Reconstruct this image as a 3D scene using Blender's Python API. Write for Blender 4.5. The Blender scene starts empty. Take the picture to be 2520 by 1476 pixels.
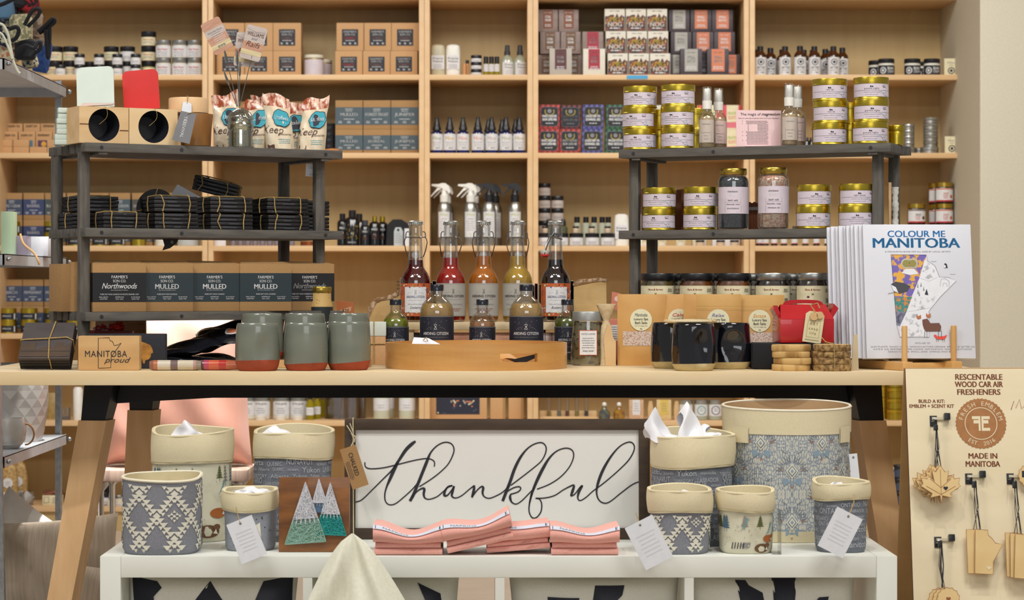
import bpy, bmesh, math, random
from mathutils import Matrix, Vector, Euler
from math import sin, cos, pi, radians as R

# ------------------------------------------------------------------ camera, world, lights
scn = bpy.context.scene
COL = scn.collection
F = 5680.0                    # focal length in pixels of a 2520 px wide picture
VX, VY, EYE = 1199.0, 700.0, 0.92
cam = bpy.data.cameras.new('camera')
cam.sensor_width = 36.0
cam.lens = 36.0*F/2520.0
cam.shift_x = (1260-VX)/2520.0
cam.shift_y = -(738-VY)/2520.0
cam.clip_start = 0.1
cam.clip_end = 40
cam.dof.use_dof = True
cam.dof.focus_distance = 4.95
cam.dof.aperture_fstop = 9.0
camo = bpy.data.objects.new('camera', cam)
camo.location = (0, 0, EYE)
camo.rotation_euler = (pi/2, 0, 0)
COL.objects.link(camo)
scn.camera = camo
scn.view_settings.view_transform = 'Standard'
scn.view_settings.look = 'None'
scn.view_settings.gamma = 1.0
scn.view_settings.exposure = -0.12
scn.view_settings.use_curve_mapping = False
scn.cycles.use_denoising = True
scn.cycles.max_bounces = 8
scn.cycles.transparent_max_bounces = 16
scn.cycles.caustics_reflective = False
scn.cycles.caustics_refractive = False
scn.cycles.sample_clamp_indirect = 4.0
w = bpy.data.worlds.new('world'); scn.world = w
w.use_nodes = True
w.node_tree.nodes['Background'].inputs[0].default_value = (1.0, 0.985, 0.965, 1)
w.node_tree.nodes['Background'].inputs[1].default_value = 0.30

def area(name, loc, rot, sx, sy, power, color=(1, .985, .95)):
    l = bpy.data.lights.new(name, 'AREA'); l.shape = 'RECTANGLE'; l.size = sx; l.size_y = sy
    l.energy = power; l.color = color
    o = bpy.data.objects.new(name, l); o.location = loc; o.rotation_euler = rot; COL.objects.link(o)
def spot(name, loc, target, power, ang, color=(1, .985, .95), rad=.03, blend=.6):
    l = bpy.data.lights.new(name, 'SPOT'); l.energy = power; l.color = color
    l.spot_size = R(ang); l.spot_blend = blend; l.shadow_soft_size = rad
    o = bpy.data.objects.new(name, l); o.location = loc
    o.rotation_euler = (Vector(target)-Vector(loc)).to_track_quat('-Z', 'Y').to_euler(); COL.objects.link(o)
area('ceiling_panel_light', (-1.6, 3.0, 2.96), (0, 0, 0), 1.2, .6, 44)
area('ceiling_panel_light', (1.4, 3.0, 2.96), (0, 0, 0), 1.2, .6, 44)
area('front_fill_light', (.3, -.6, 2.2), (R(68), 0, 0), 2.6, 1.2, 30, (.96, .985, 1))  # added soft fill from the camera side, brightens fronts and cubby cushions
area('ceiling_panel_light', (-1.3, 6.7, 2.96), (0, 0, 0), 1.2, .6, 37)
area('ceiling_panel_light', (1.3, 6.7, 2.96), (0, 0, 0), 1.2, .6, 37)
for i, x in enumerate((-1.2, -.4, .4, 1.2)):
    spot('track_light', (x, 3.6, 2.85), (x*1.0, 5.0, .9), 46, 70)
for i, x in enumerate((-1.5, -.5, .5, 1.5)):
    spot('track_light', (x, 6.2, 2.85), (x*1.05, 8.6, 1.1), 72, 72, rad=.3)
spot('track_light', (-.6, 5.6, 2.85), (-.78, 6.15, .75), 620, 17, rad=.05, blend=.35)
spot('track_light', (-.8, 5.45, 2.85), (-1.14, 5.97, .31), 600, 11, rad=.05, blend=.35)

# ------------------------------------------------------------------ materials
def lin(h, k=1.0):
    h = h.lstrip('#'); out = []
    for i in (0, 2, 4):
        c = int(h[i:i+2], 16)/255
        out.append(min(1, k*(c/12.92 if c <= .04045 else ((c+.055)/1.055)**2.4)))
    return tuple(out)+(1,)
MATS = {}
def nodes_of(name):
    m = bpy.data.materials.new(name); m.use_nodes = True
    nt = m.node_tree; b = nt.nodes['Principled BSDF']
    return m, nt, b
def setin(n, k, v):
    if k in n.inputs: n.inputs[k].default_value = v
def ramp(nt, stops):
    r = nt.nodes.new('ShaderNodeValToRGB')
    while len(r.color_ramp.elements) < len(stops): r.color_ramp.elements.new(.5)
    for e, (p, c) in zip(r.color_ramp.elements, stops): e.position = p; e.color = c
    return r
def coords(nt, scale=(1, 1, 1)):
    t = nt.nodes.new('ShaderNodeTexCoord'); mp = nt.nodes.new('ShaderNodeMapping')
    mp.inputs['Scale'].default_value = scale
    nt.links.new(t.outputs['Object'], mp.inputs['Vector']); return mp
def mat(name, hexc='808080', rough=.5, metal=0.0, hex2=None, scale=40, stretch=(1, 1, 1), bump=0.0, spec=.5,
        trans=0.0, alpha=1.0, coat=0.0, detail=3, p0=.35, p1=.7, kind='noise', emit=0, sub=0, sheen=0):
    """procedural principled material: a colour with a noise/wood/voronoi variation"""
    if name in MATS: return MATS[name]
    m, nt, b = nodes_of(name)
    c1 = lin(hexc); c2 = lin(hex2) if hex2 else tuple(x*.93 for x in c1[:3])+(1,)
    mp = coords(nt, stretch)
    if kind == 'voronoi':
        tx = nt.nodes.new('ShaderNodeTexVoronoi'); tx.inputs['Scale'].default_value = scale; out = tx.outputs['Distance']
    elif kind == 'wave':
        tx = nt.nodes.new('ShaderNodeTexWave'); tx.inputs['Scale'].default_value = scale
        tx.inputs['Distortion'].default_value = 3.0; tx.inputs['Detail'].default_value = 2.0; out = tx.outputs['Fac']
    else:
        tx = nt.nodes.new('ShaderNodeTexNoise'); tx.inputs['Scale'].default_value = scale
        tx.inputs['Detail'].default_value = detail; out = tx.outputs['Fac']
    nt.links.new(mp.outputs[0], tx.inputs['Vector'])
    rp = ramp(nt, [(p0, c1), (p1, c2)])
    nt.links.new(out, rp.inputs[0]); nt.links.new(rp.outputs[0], b.inputs['Base Color'])
    if bump:
        bp = nt.nodes.new('ShaderNodeBump'); bp.inputs['Strength'].default_value = bump; bp.inputs['Distance'].default_value = .002
        nt.links.new(out, bp.inputs['Height']); nt.links.new(bp.outputs[0], b.inputs['Normal'])
    setin(b, 'Roughness', rough); setin(b, 'Metallic', metal); setin(b, 'Specular IOR Level', spec)
    setin(b, 'Transmission Weight', trans); setin(b, 'Coat Weight', coat); setin(b, 'Alpha', alpha)
    setin(b, 'Sheen Weight', sheen)
    MATS[name] = m; return m
def thin_glass(name, tint=(1, 1, 1, 1), rough=.02, amount=.10):
    """thin clear glass: see-through with a fresnel reflection"""
    if name in MATS: return MATS[name]
    m, nt, b = nodes_of(name); nt.nodes.remove(b)
    out = nt.nodes['Material Output']
    t = nt.nodes.new('ShaderNodeBsdfTransparent'); t.inputs[0].default_value = tint
    g = nt.nodes.new('ShaderNodeBsdfGlossy'); g.inputs['Roughness'].default_value = rough
    lw = nt.nodes.new('ShaderNodeLayerWeight'); lw.inputs['Blend'].default_value = .35
    ad = nt.nodes.new('ShaderNodeMath'); ad.operation = 'MULTIPLY_ADD'; ad.inputs[1].default_value = .55; ad.inputs[2].default_value = amount*.5
    mx = nt.nodes.new('ShaderNodeMixShader')
    nt.links.new(lw.outputs['Fresnel'], ad.inputs[0]); nt.links.new(ad.outputs[0], mx.inputs[0])
    nt.links.new(t.outputs[0], mx.inputs[1]); nt.links.new(g.outputs[0], mx.inputs[2]); nt.links.new(mx.outputs[0], out.inputs[0])
    MATS[name] = m; return m
def liquid(name, hexc, tr=.6, rough=.05):
    """coloured liquid seen in a clear bottle: light passes through it tinted"""
    if name in MATS: return MATS[name]
    m, nt, b = nodes_of(name)
    c = lin(hexc); b.inputs['Base Color'].default_value = c
    setin(b, 'Roughness', rough); setin(b, 'Transmission Weight', tr); setin(b, 'IOR', 1.36)
    MATS[name] = m; return m
def woodm(name, h1, h2, scale=(1, 1, 1), rough=.5, bump=.1, freq=6, coat=0):
    return mat(name, h1, rough, 0, h2, freq, scale, bump, detail=6, p0=.3, p1=.75, coat=coat)

MAPLE_FRONT = woodm('maple_edge', 'deba8c', 'd4ad7e', (1, 1, 8), .45, .03, 3)
MAPLE_PANEL = woodm('maple_panel', 'c2a772', 'ba9d68', (14, 14, 1.2), .5, .02, 2)
MAPLE_TABLE = woodm('maple_tabletop', 'e4cfaa', 'd9bf92', (1.5, 9, 9), .42, .03, 2.5)
WHITE_LACQ = mat('white_lacquer', 'e6e8e0', .35, hex2='e0e2da', scale=3)
BLACK_METAL = mat('black_powder_coat', '0d0e16', .45, hex2='12141d', scale=300, spec=.35)
LEGWOOD = woodm('oak_leg', 'd8b285', 'c49c6c', (12, 12, 1.4), .5, .05, 3)
GREYWOOD = woodm('weathered_grey_wood', '67625b', '45413c', (20, 20, 3), .8, .3, 5)
GREYRAIL = woodm('weathered_grey_wood_rail', '625e58', '45423e', (3, 20, 20), .8, .3, 5)
GALV = mat('galvanised_steel', '9aa0a6', .38, 1.0, 'b4b9bd', 60, bump=.05)
GALV_SHELF = mat('galvanised_shelf', 'b2b6bc', .4, .35, 'bfc3c8', 25)
WALLP = mat('beige_wall_paint', 'cfc8b4', .8, hex2='cac2ad', scale=120, bump=.03)
FLOORM = woodm('pale_wood_floor', 'cdbfae', 'b8a898', (1.2, 12, 1), .35, .03, 3)
KRAFT = mat('kraft_card', 'c49a6c', .75, hex2='ba8f62', scale=120, stretch=(1, 1, 6))
KRAFT_D = mat('kraft_card_brown', 'a88254', .75, hex2='9a7547', scale=120, stretch=(1, 1, 14), bump=.06)
GOLD = mat('gold_tin', 'c4ab3c', .3, 1.0, 'd0b84a', 30)
GOLD_LID = mat('gold_lid', 'c3a64a', .25, .9, 'b49740', 40)
SILVER = mat('silver_lid', 'a9aba8', .3, .9, 'b9bab6', 50)
BLACKP = mat('black_plastic', '15151a', .35, hex2='1d1d22', scale=80)
WHITEP = mat('white_plastic', 'e9e7e0', .35, hex2='e2dfd6', scale=60)
LABELW = mat('white_label_paper', 'dcdbdc', .6, hex2='d4d2d3', scale=90)
LABELC = mat('cream_label_paper', 'e3dab8', .6, hex2='d9cfa9', scale=90)
INK = mat('black_ink', '1b1c24', .6, hex2='22232b', scale=90)
INKG = mat('grey_ink', '7d7c80', .7, hex2='85848a', scale=90)
INKW = mat('white_ink', 'd9dadb', .6, hex2='d0d1d3', scale=90)
NAVYL = mat('navy_label', '1c2030', .55, hex2='20253a', scale=90)
TWINE = mat('jute_twine', 'b79a5e', .9, hex2='8f7442', scale=400, bump=.4)
GLASS = thin_glass('clear_glass', (.965, .975, .965, 1), .03, .26)
AMBER = mat('amber_glass', '3a1c08', .12, hex2='5a2a0a', scale=20, coat=.5)
PINKL = mat('lilac_pink_label', 'cdc2c8', .6, hex2='c5b9c1', scale=40)
CANVAS = mat('natural_canvas', 'dcd0ae', .9, hex2='d7caa7', scale=300, bump=.06)
PAPER = mat('white_tissue_paper', 'e6e6ea', .7, hex2='dcdce2', scale=30, bump=.1)
TAGW = mat('white_card_tag', 'e2e4ea', .6, hex2='dcdfe6', scale=60)

# ------------------------------------------------------------------ mesh builder
TXT = {}
def text_mesh(s, bold=0.0, shear=0.0, sp=1.0):
    k = (s, shear, sp)
    if k in TXT: return TXT[k]
    cu = bpy.data.curves.new('t', 'FONT'); cu.body = s; cu.size = 1.0; cu.shear = shear
    cu.space_character = sp; cu.resolution_u = 3; cu.align_x = 'CENTER'
    o = bpy.data.objects.new('t', cu); me = o.to_mesh()
    v = [(p.co.x, p.co.y) for p in me.vertices]; f = [tuple(p.vertices) for p in me.polygons]
    o.to_mesh_clear(); bpy.data.objects.remove(o); bpy.data.curves.remove(cu)
    if v:
        x0 = min(p[0] for p in v); x1 = max(p[0] for p in v)
        v = [(p[0]-(x0+x1)/2, p[1]) for p in v]; wd = x1-x0
    else: wd = 1
    TXT[k] = (v, f, wd); return TXT[k]
def plane_map(y=0, rx=0.0):
    return lambda x, z: (x, y, z)
def cyl_map(r):
    return lambda x, z: (r*sin(x/r), -r*cos(x/r), z)
class MB:
    def __init__(s): s.v = []; s.f = []; s.m = []; s.mats = []; s.T = Matrix()
    def mi(s, m):
        if m not in s.mats: s.mats.append(m)
        return s.mats.index(m)
    def add(s, vs, fs, m):
        b = len(s.v); T = s.T
        s.v += [tuple(T @ Vector(p)) for p in vs]; i = s.mi(m)
        for f in fs: s.f.append(tuple(b+k for k in f)); s.m.append(i)
        return s
    def box(s, x0, x1, y0, y1, z0, z1, m, bev=0):
        if bev:
            bm = bmesh.new(); bmesh.ops.create_cube(bm, size=1)
            for q in bm.verts:
                q.co = ((x0+x1)/2+q.co.x*(x1-x0), (y0+y1)/2+q.co.y*(y1-y0), (z0+z1)/2+q.co.z*(z1-z0))
            bmesh.ops.bevel(bm, geom=bm.edges[:]+bm.verts[:], offset=bev, segments=2, profile=.6, affect='EDGES')
            bm.verts.index_update()
            s.add([tuple(q.co) for q in bm.verts], [[q.index for q in f.verts] for f in bm.faces], m); bm.free(); return s
        v = [(x0, y0, z0), (x1, y0, z0), (x1, y1, z0), (x0, y1, z0), (x0, y0, z1), (x1, y0, z1), (x1, y1, z1), (x0, y1, z1)]
        return s.add(v, [(3, 2, 1, 0), (4, 5, 6, 7), (0, 1, 5, 4), (1, 2, 6, 5), (2, 3, 7, 6), (3, 0, 4, 7)], m)
    def quad(s, a, b, c, d, m): return s.add([a, b, c, d], [(0, 1, 2, 3)], m)
    def lathe(s, prof, m, n=28, cx=0, cy=0, sq=None, ex=1.0, ey=1.0):
        vs = []; fs = []
        for r, z in prof:
            for i in range(n):
                a = 2*pi*i/n; c, d = cos(a), sin(a)
                if sq: c, d = math.copysign(abs(c)**sq, c), math.copysign(abs(d)**sq, d)
                vs.append((cx+r*c*ex, cy+r*d*ey, z))
        for j in range(len(prof)-1):
            for i in range(n):
                k = (i+1) % n; fs.append((j*n+i, j*n+k, (j+1)*n+k, (j+1)*n+i))
        if prof[0][0] > 1e-6: fs.append(tuple(range(n))[::-1])
        if prof[-1][0] > 1e-6: fs.append(tuple((len(prof)-1)*n+i for i in range(n)))
        return s.add(vs, fs, m)
    def ring(s, r0, r1, z0, z1, m, n=28, cx=0, cy=0):      # open tube wall, both sides
        vs = []; fs = []
        for r, z in ((r1, z0), (r1, z1), (r0, z1), (r0, z0)):
            for i in range(n): a = 2*pi*i/n; vs.append((cx+r*cos(a), cy+r*sin(a), z))
        for j in range(4):
            for i in range(n):
                k = (i+1) % n; jj = (j+1) % 4; fs.append((j*n+i, j*n+k, jj*n+k, jj*n+i))
        return s.add(vs, fs, m)
    def cylpatch(s, r, half, z0, z1, m, n=14, a0=0.0):     # label wrapped round a cylinder; half angle in rad
        vs = []; fs = []
        for i in range(n+1):
            a = a0-half+2*half*i/n
            for rr, z in ((r, z0), (r, z1)): vs.append((rr*sin(a), -rr*cos(a), z))
        for i in range(n): fs.append((2*i, 2*i+2, 2*i+3, 2*i+1))
        return s.add(vs, fs, m)
    def prism(s, poly, y0, y1, m):
        n = len(poly)
        a = sum(poly[i][0]*poly[(i+1) % n][1]-poly[(i+1) % n][0]*poly[i][1] for i in range(n))
        if a < 0: poly = poly[::-1]
        vs = [(x, y0, z) for x, z in poly]+[(x, y1, z) for x, z in poly]
        fs = [tuple(range(n)), tuple(range(2*n-1, n-1, -1))]
        for i in range(n): k = (i+1) % n; fs.append((i, n+i, n+k, k))
        return s.add(vs, fs, m)
    def tube(s, pts, r, m, n=7, closed=False):
        P = [Vector(p) for p in pts]; L = len(P); rr = r if isinstance(r, (list, tuple)) else [r]*L
        vs = []; fs = []; up = None
        for i in range(L):
            if closed: t = (P[(i+1) % L]-P[i-1])
            else: t = P[min(i+1, L-1)]-P[max(i-1, 0)]
            t = t.normalized() if t.length > 1e-9 else Vector((0, 0, 1))
            if up is None: up = t.orthogonal().normalized()
            a = up-t*up.dot(t); a = a.normalized() if a.length > 1e-6 else t.orthogonal().normalized()
            up = a; b = t.cross(a)
            for k in range(n):
                q = 2*pi*k/n; vs.append(tuple(P[i]+a*(rr[i]*cos(q))+b*(rr[i]*sin(q))))
        for i in range(L if closed else L-1):
            j = (i+1) % L
            for k in range(n): l = (k+1) % n; fs.append((i*n+k, i*n+l, j*n+l, j*n+k))
        if not closed: fs.append(tuple(range(n))[::-1]); fs.append(tuple((L-1)*n+k for k in range(n)))
        return s.add(vs, fs, m)
    def grid(s, fn, nu, nv, m, wrap=False):
        vs = []; fs = []
        for j in range(nv+1):
            for i in range(nu+1): vs.append(fn(i/nu, j/nv))
        for j in range(nv):
            for i in range(nu):
                a = j*(nu+1)+i; fs.append((a, a+1, a+nu+2, a+nu+1))
        return s.add(vs, fs, m)
    def sphere(s, c, r, m, n=14, sz=1.0):
        return s.grid(lambda u, v: (c[0]+r*sin(pi*v)*cos(2*pi*u), c[1]+r*sin(pi*v)*sin(2*pi*u), c[2]-r*sz*cos(pi*v)), n, n//2+1, m)
    def text(s, t, x, z, h, m, fn=None, fit=None, bold=0.0, shear=0.0, sp=1.0, align='C'):
        v, f, wd = text_mesh(t, bold, shear, sp)
        if not v: return s
        k = h/.70; kx = (fit/wd) if fit else k
        off = {'C': 0, 'L': wd*kx/2, 'R': -wd*kx/2}[align]
        fn = fn or plane_map()
        for q in ((-1, 0, 1) if bold > 0 else (0,)): s.add([fn(x+off+p[0]*kx+q*bold*h*.75, z+p[1]*k) for p in v], f, m)
        return s
    def bar(s, x0, x1, z0, z1, m, fn=None, n=1):           # flat printed bar
        fn = fn or plane_map(); vs = []; fs = []
        for i in range(n+1):
            x = x0+(x1-x0)*i/n; vs += [fn(x, z0), fn(x, z1)]
        for i in range(n): fs.append((2*i, 2*i+2, 2*i+3, 2*i+1))
        return s.add(vs, fs, m)
    def lines(s, x, z, wd, n, dz, th, m, fn=None):         # unreadable small print as fine broken lines
        rnd = random.Random(n*7+int(wd*9000))
        for i in range(n):
            ww = wd*(.7+.3*rnd.random()); xx = x-ww/2
            while xx < x+ww/2:
                l = th*(1.5+3*rnd.random()); s.bar(xx, min(xx+l, x+ww/2), z-i*dz, z-i*dz+th, m, fn); xx += l+th*.7
        return s
    def stroke(s, pts, wd, m, fn=None):                    # flat pen stroke; wd number or list
        fn = fn or plane_map(); L = len(pts); ww = wd if isinstance(wd, (list, tuple)) else [wd]*L
        vs = []; fs = []
        for i in range(L):
            a = pts[max(i-1, 0)]; b = pts[min(i+1, L-1)]; dx, dz = b[0]-a[0], b[1]-a[1]; d = math.hypot(dx, dz) or 1
            nx, nz = -dz/d*ww[i]/2, dx/d*ww[i]/2
            vs += [fn(pts[i][0]-nx, pts[i][1]-nz), fn(pts[i][0]+nx, pts[i][1]+nz)]
        for i in range(L-1): fs.append((2*i, 2*i+2, 2*i+3, 2*i+1))
        return s.add(vs, fs, m)
    def poly(s, pts, m, fn=None):
        fn = fn or plane_map(); return s.add([fn(*p) for p in pts], [tuple(range(len(pts)))], m)
    def disc(s, x, z, r, m, fn=None, n=20, r0=0):
        fn = fn or plane_map()
        P = [(x+r*cos(2*pi*i/n), z+r*sin(2*pi*i/n)) for i in range(n)]
        if r0 <= 0: return s.poly(P, m, fn)
        Q = [(x+r0*cos(2*pi*i/n), z+r0*sin(2*pi*i/n)) for i in range(n)]
        return s.add([fn(*p) for p in P+Q], [(i, (i+1) % n, n+(i+1) % n, n+i) for i in range(n)], m)
    def mesh(s, name, ang=38):
        me = bpy.data.meshes.new(name); me.from_pydata(s.v, [], s.f); me.update()
        for m in s.mats: me.materials.append(m)
        me.polygons.foreach_set('material_index', s.m)
        me.polygons.foreach_set('use_smooth', [True]*len(s.f))
        me.set_sharp_from_angle(angle=R(ang)); me.update()
        return me
def catmull(P, n=8, closed=False):
    out = []; L = len(P)
    rng = range(L if closed else L-1)
    for i in rng:
        g = (lambda k: P[k % L]) if closed else (lambda k: P[min(max(k, 0), L-1)])
        a, b, c, d = g(i-1), g(i), g(i+1), g(i+2)
        for j in range(n):
            t = j/n
            out.append(tuple(.5*((2*b[q])+(-a[q]+c[q])*t+(2*a[q]-5*b[q]+4*c[q]-d[q])*t*t+(-a[q]+3*b[q]-3*c[q]+d[q])*t**3) for q in range(len(b))))
    if not closed: out.append(tuple(P[-1]))
    return out

# ------------------------------------------------------------------ placing
def struct(name, mb, label=None):
    o = bpy.data.objects.new(name, mb.mesh(name)); o['kind'] = 'structure'
    if label: o['label'] = label
    COL.objects.link(o); return o
def put(name, spec, loc, label, cat, group=None, rz=0.0, tilt=None):
    """spec: a mesh, or a list of (part name, mesh, [(sub-part name, mesh), ...]).
    Every call makes a thing of its own whose parts are its own objects (mesh data may be shared)."""
    if isinstance(spec, list) and len(spec) == 1 and len(spec[0]) == 2: spec = spec[0][1]
    if isinstance(spec, MB): spec = spec.mesh(name)
    if isinstance(spec, bpy.types.Mesh): root = bpy.data.objects.new(name, spec)
    else: root = bpy.data.objects.new(name, None); root.empty_display_size = .02
    root.location = loc; root.rotation_euler = (tilt[0], tilt[1], rz) if tilt else (0, 0, rz)
    root['label'] = label; root['category'] = cat
    if group: root['group'] = group
    COL.objects.link(root)
    def kids(lst, par):
        for it in lst:
            nm, me = it[0], it[1]
            if isinstance(me, MB): me = me.mesh(nm)
            c = bpy.data.objects.new(nm, me); c.parent = par; COL.objects.link(c)
            if len(it) > 2 and it[2]:
                if isinstance(it[2], str): c['label'] = it[2]
                else: kids(it[2], c)
            if len(it) > 3 and it[3]: c['label'] = it[3]
    if not isinstance(spec, bpy.types.Mesh): kids(spec, root)
    return root
CACHE = {}
def freeze(spec):
    if isinstance(spec, MB): return spec.mesh('m')
    out = []
    for it in spec:
        it = list(it)
        if isinstance(it[1], MB): it[1] = it[1].mesh(it[0])
        if len(it) > 2 and isinstance(it[2], list): it[2] = freeze(it[2])
        out.append(tuple(it))
    return out
def cached(key, fn):
    if key not in CACHE: CACHE[key] = freeze(fn())
    return CACHE[key]
def px(x, Y): return (x-VX)*Y/F
def pz(y, Y): return EYE+(VY-y)*Y/F
ORD = ['first', 'second', 'third', 'fourth', 'fifth', 'sixth', 'seventh', 'eighth', 'ninth', 'tenth', 'eleventh', 'twelfth']

# ------------------------------------------------------------------ the setting
FLOORZ = 0.0
struct('floor', MB().box(-4, 4, -1.2, 9.3, -.05, 0, FLOORM))
struct('wall_back', MB().box(-4, 4, 8.98, 9.1, 0, 3.0, WALLP))
struct('wall_right', MB().box(px(2412, 8.2), 4, 8.2, 8.98, 0, 3.0, WALLP))
struct('ceiling', MB().box(-4, 4, -1.2, 9.3, 3.0, 3.06, mat('white_ceiling', 'd8d6d0', .9)))

# bookcases along the back wall
BY = 8.6; BD = .33
SHY = [-14, 183.5, 376, 604.5, 820.5, 1035, 1246]     # front top edges in the photograph, at the bookcase front
SHZ = [pz(y, BY) for y in SHY]
def bookcase(x0, x1, label, inner_l=True):
    a, b = px(x0, BY), px(x1, BY); t = .0195
    top = 2.32; zb = 0.0
    parts = []
    for k, (u, v) in enumerate(((a, a+t), (b-t, b))):
        parts.append(('side_panel', MB().box(u-(a+b)/2, v-(a+b)/2, 0, BD, zb, top, MAPLE_FRONT, .001)))
    hw = (b-a)/2
    parts.append(('back_panel', MB().box(-hw+t, hw-t, BD-.008, BD, zb, top-.02, MAPLE_PANEL)))
    parts.append(('top_panel', MB().box(-hw+t, hw-t, 0, BD-.008, top-.02, top, MAPLE_FRONT)))
    for z in SHZ:
        parts.append(('shelf', MB().box(-hw+t, hw-t, .001, BD-.008, z-.0195, z, MAPLE_FRONT, .0008)))
    parts.append(('plinth', MB().box(-hw+t, hw-t, .012, .03, 0, SHZ[-1]-.0195, MAPLE_PANEL)))
    put('bookcase', parts, ((a+b)/2, BY, 0), label, 'bookcase', 'maple bookcases along the back wall')
bookcase(-14, 510.5, 'maple bookcase bay furthest left, behind the galvanised rack')
bookcase(512, 1044, 'wide maple bookcase bay holding the kraft candle cubes')
bookcase(1044.6, 1311, 'narrow maple bookcase bay holding the white and black trigger sprays')
bookcase(1311.6, 1843.5, 'maple bookcase bay holding the patterned soap cartons')
bookcase(1845, 2372, 'maple bookcase bay furthest right beside the beige wall')
# ------------------------------------------------------------------ goods on the back shelves
SY = 8.66                        # depth plane of the fronts of most goods
PM = SY/F                        # metres per pixel there
def sx(x): return px(x, SY)
def m_(name, h, **k): return mat(name, h, **k)
RED_P = m_('red_print', 'c0262c'); GREENP = m_('green_print', '2c6b4a'); PURP = m_('plum_label', '43233b')
SLATE = m_('slate_label', '44545c'); SLATE2 = m_('blue_slate_label', '3c4760'); NAVY2 = m_('dusk_blue_label', '343f66')
GREYGREEN = m_('grey_green_label', '3f4a4c'); BROWNL = m_('brown_label', '6b4a2c'); TAUPE = m_('taupe_card', '8e7b74', hex2='7f6d68', scale=60)
CHAR = m_('charcoal_card', '45393f', hex2='3b3037', scale=60); ORNG = m_('salmon_label', 'cf7a55'); GREYLB = m_('pale_grey_label', 'a9a59c')
CREAMW = m_('ivory_card', 'd9d3c4'); COBALT = mat('cobalt_glass', '0c1240', .1, hex2='141d62', scale=12, coat=.6)
OIL = liquid('olive_oil', 'b5a520', .5); CLEARP = thin_glass('clear_plastic', (.95, .95, .95, 1), .1, .2)
WHITEWAX = m_('white_cream', 'dcd8cc', rough=.5); STEEL = mat('brushed_aluminium', 'b4b2ab', .35, .9, 'a3a19a', 40)

def jar(r, h, lid_h, body, lid, label=None, lz=(.15, .8), deco=None, half=1.2, lr=1.0, n=22, neck=.94, taper=1.0):
    b = MB(); bh = h-lid_h
    b.lathe([(0, 0), (r*.9*taper, 0), (r*taper, .03*h), (r, bh*.5), (r, bh*.9), (r*neck, bh*.97), (r*neck, bh+.001), (0, bh+.001)], body, n)
    l = MB(); R1 = r*lr
    l.lathe([(R1*.98, bh), (R1, bh+.0008), (R1, h-.0012), (R1*.96, h), (0, h)], lid, n)
    out = [('jar_body', b), ('lid', l)]
    if label:
        g = MB(); g.cylpatch(r+.0005, half, bh*lz[0], bh*lz[1], label, 12)
        if deco: deco(g, cyl_map(r+.0009), r, bh*lz[0], bh*lz[1])
        out.append(('label', g))
    return out
def deco_lines(col1, title=None, col2=None, th=.0022, nl=2, bold=.02):
    def d(g, fn, r, z0, z1):
        H = z1-z0
        if title: g.text(title, 0, z0+H*.62, H*.2, col1, fn, fit=r*1.35, bold=bold)
        g.lines(0, z0+H*.42, r*1.3, nl, H*.17, H*.07, col2 or INKG, fn)
    return d
def carton(w, d, h, card, name='label', deco=None, bev=.0008, flap=False):
    b = MB().box(-w/2, w/2, 0, d, 0, h, card, bev)
    if flap: b.prism([(-w*.45, 0), (-w*.3, .004), (w*.3, .004), (w*.45, 0)], .002, .0028, card); 
    out = [('carton', b)]
    if deco:
        g = MB(); deco(g, w, h, plane_map(-.0006)); out.append((name, g))
    return out
def row(spec_fn, key, xs, z, name, cat, group, labf, y=SY, dz=0, rzj=.03):
    """things of one kind in a row at the pixel columns xs"""
    rnd = random.Random(len(key)+int(z*100))
    for i, x in enumerate(xs):
        put(name, cached(key, spec_fn), (px(x, y), y, z+dz), labf(i, len(xs)), cat, group, rz=rnd.uniform(-rzj, rzj))
def oth(i, n, side='left'):
    if n == 1: return 'the only one'
    if i == 0: return 'leftmost'
    if i == n-1: return 'rightmost'
    return ORD[i]+' from left'

# --- bay 1, top row: small cosmetic jars
Z0, Z1, Z2, Z3, Z4, Z5 = SHZ[1:]
AMB = AMBER
def amb(h=.058): return jar(.0285, h, .020, AMB, BLACKP, LABELC, (.12, .95), deco_lines(RED_P, 'Natural', INKG))
def ambg(h=.058): return jar(.0285, h, .020, AMB, BLACKP, LABELC, (.12, .95), deco_lines(GREENP, 'Natural', INKG))
ah = .0565
stacks = [(136, 2, 'amb'), (174, 2, 'amb'), (274, 2, 'ambg'), (314, 2, 'ambw'), (366, 3, 'amb')]
for i, (x, n, k) in enumerate(stacks):
    for j in range(n):
        fn = {'amb': amb, 'ambg': ambg, 'ambw': lambda: jar(.0285, .058, .019, WHITEWAX, BLACKP, LABELW, (.1, .95), deco_lines(RED_P, None))}[k]
        lv = ['bottom', 'upper', 'topmost'][j]
        yy = SY+.05
        if x == 366 and j == 0:
            put('cosmetic_jar', cached('glassj', lambda: jar(.0275, .058, .019, m_('yellow_green_wax', '8f8a3a'), BLACKP, LABELC, (.4, .9), None)),
                (px(x, yy), yy, Z0), 'black-lidded glass jar of yellowish wax, bottom of the three-high jar stack', 'jar', 'amber jars on the top shelf'); continue
        put('cosmetic_jar', cached(k, fn), (px(x, yy), yy, Z0+j*ah),
            f'black-lidded amber jar with cream label, {lv} of {ORD[i]} stack from left' if k != 'ambw' else f'black-lidded white jar, {lv} in the stack behind the small tins', 'jar', 'amber jars on the top shelf')
put('cosmetic_jar', cached('amb', amb), (px(221, SY+.04), SY+.04, Z0-.002), 'single low amber jar with black lid between small white-labelled jar pairs', 'jar', 'amber jars on the top shelf')
sh = .0405
def smallj(): return jar(.0192, sh, .0135, WHITEWAX, BLACKP, LABELW, (.08, .92), deco_lines(INK, None, INKG))
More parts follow.
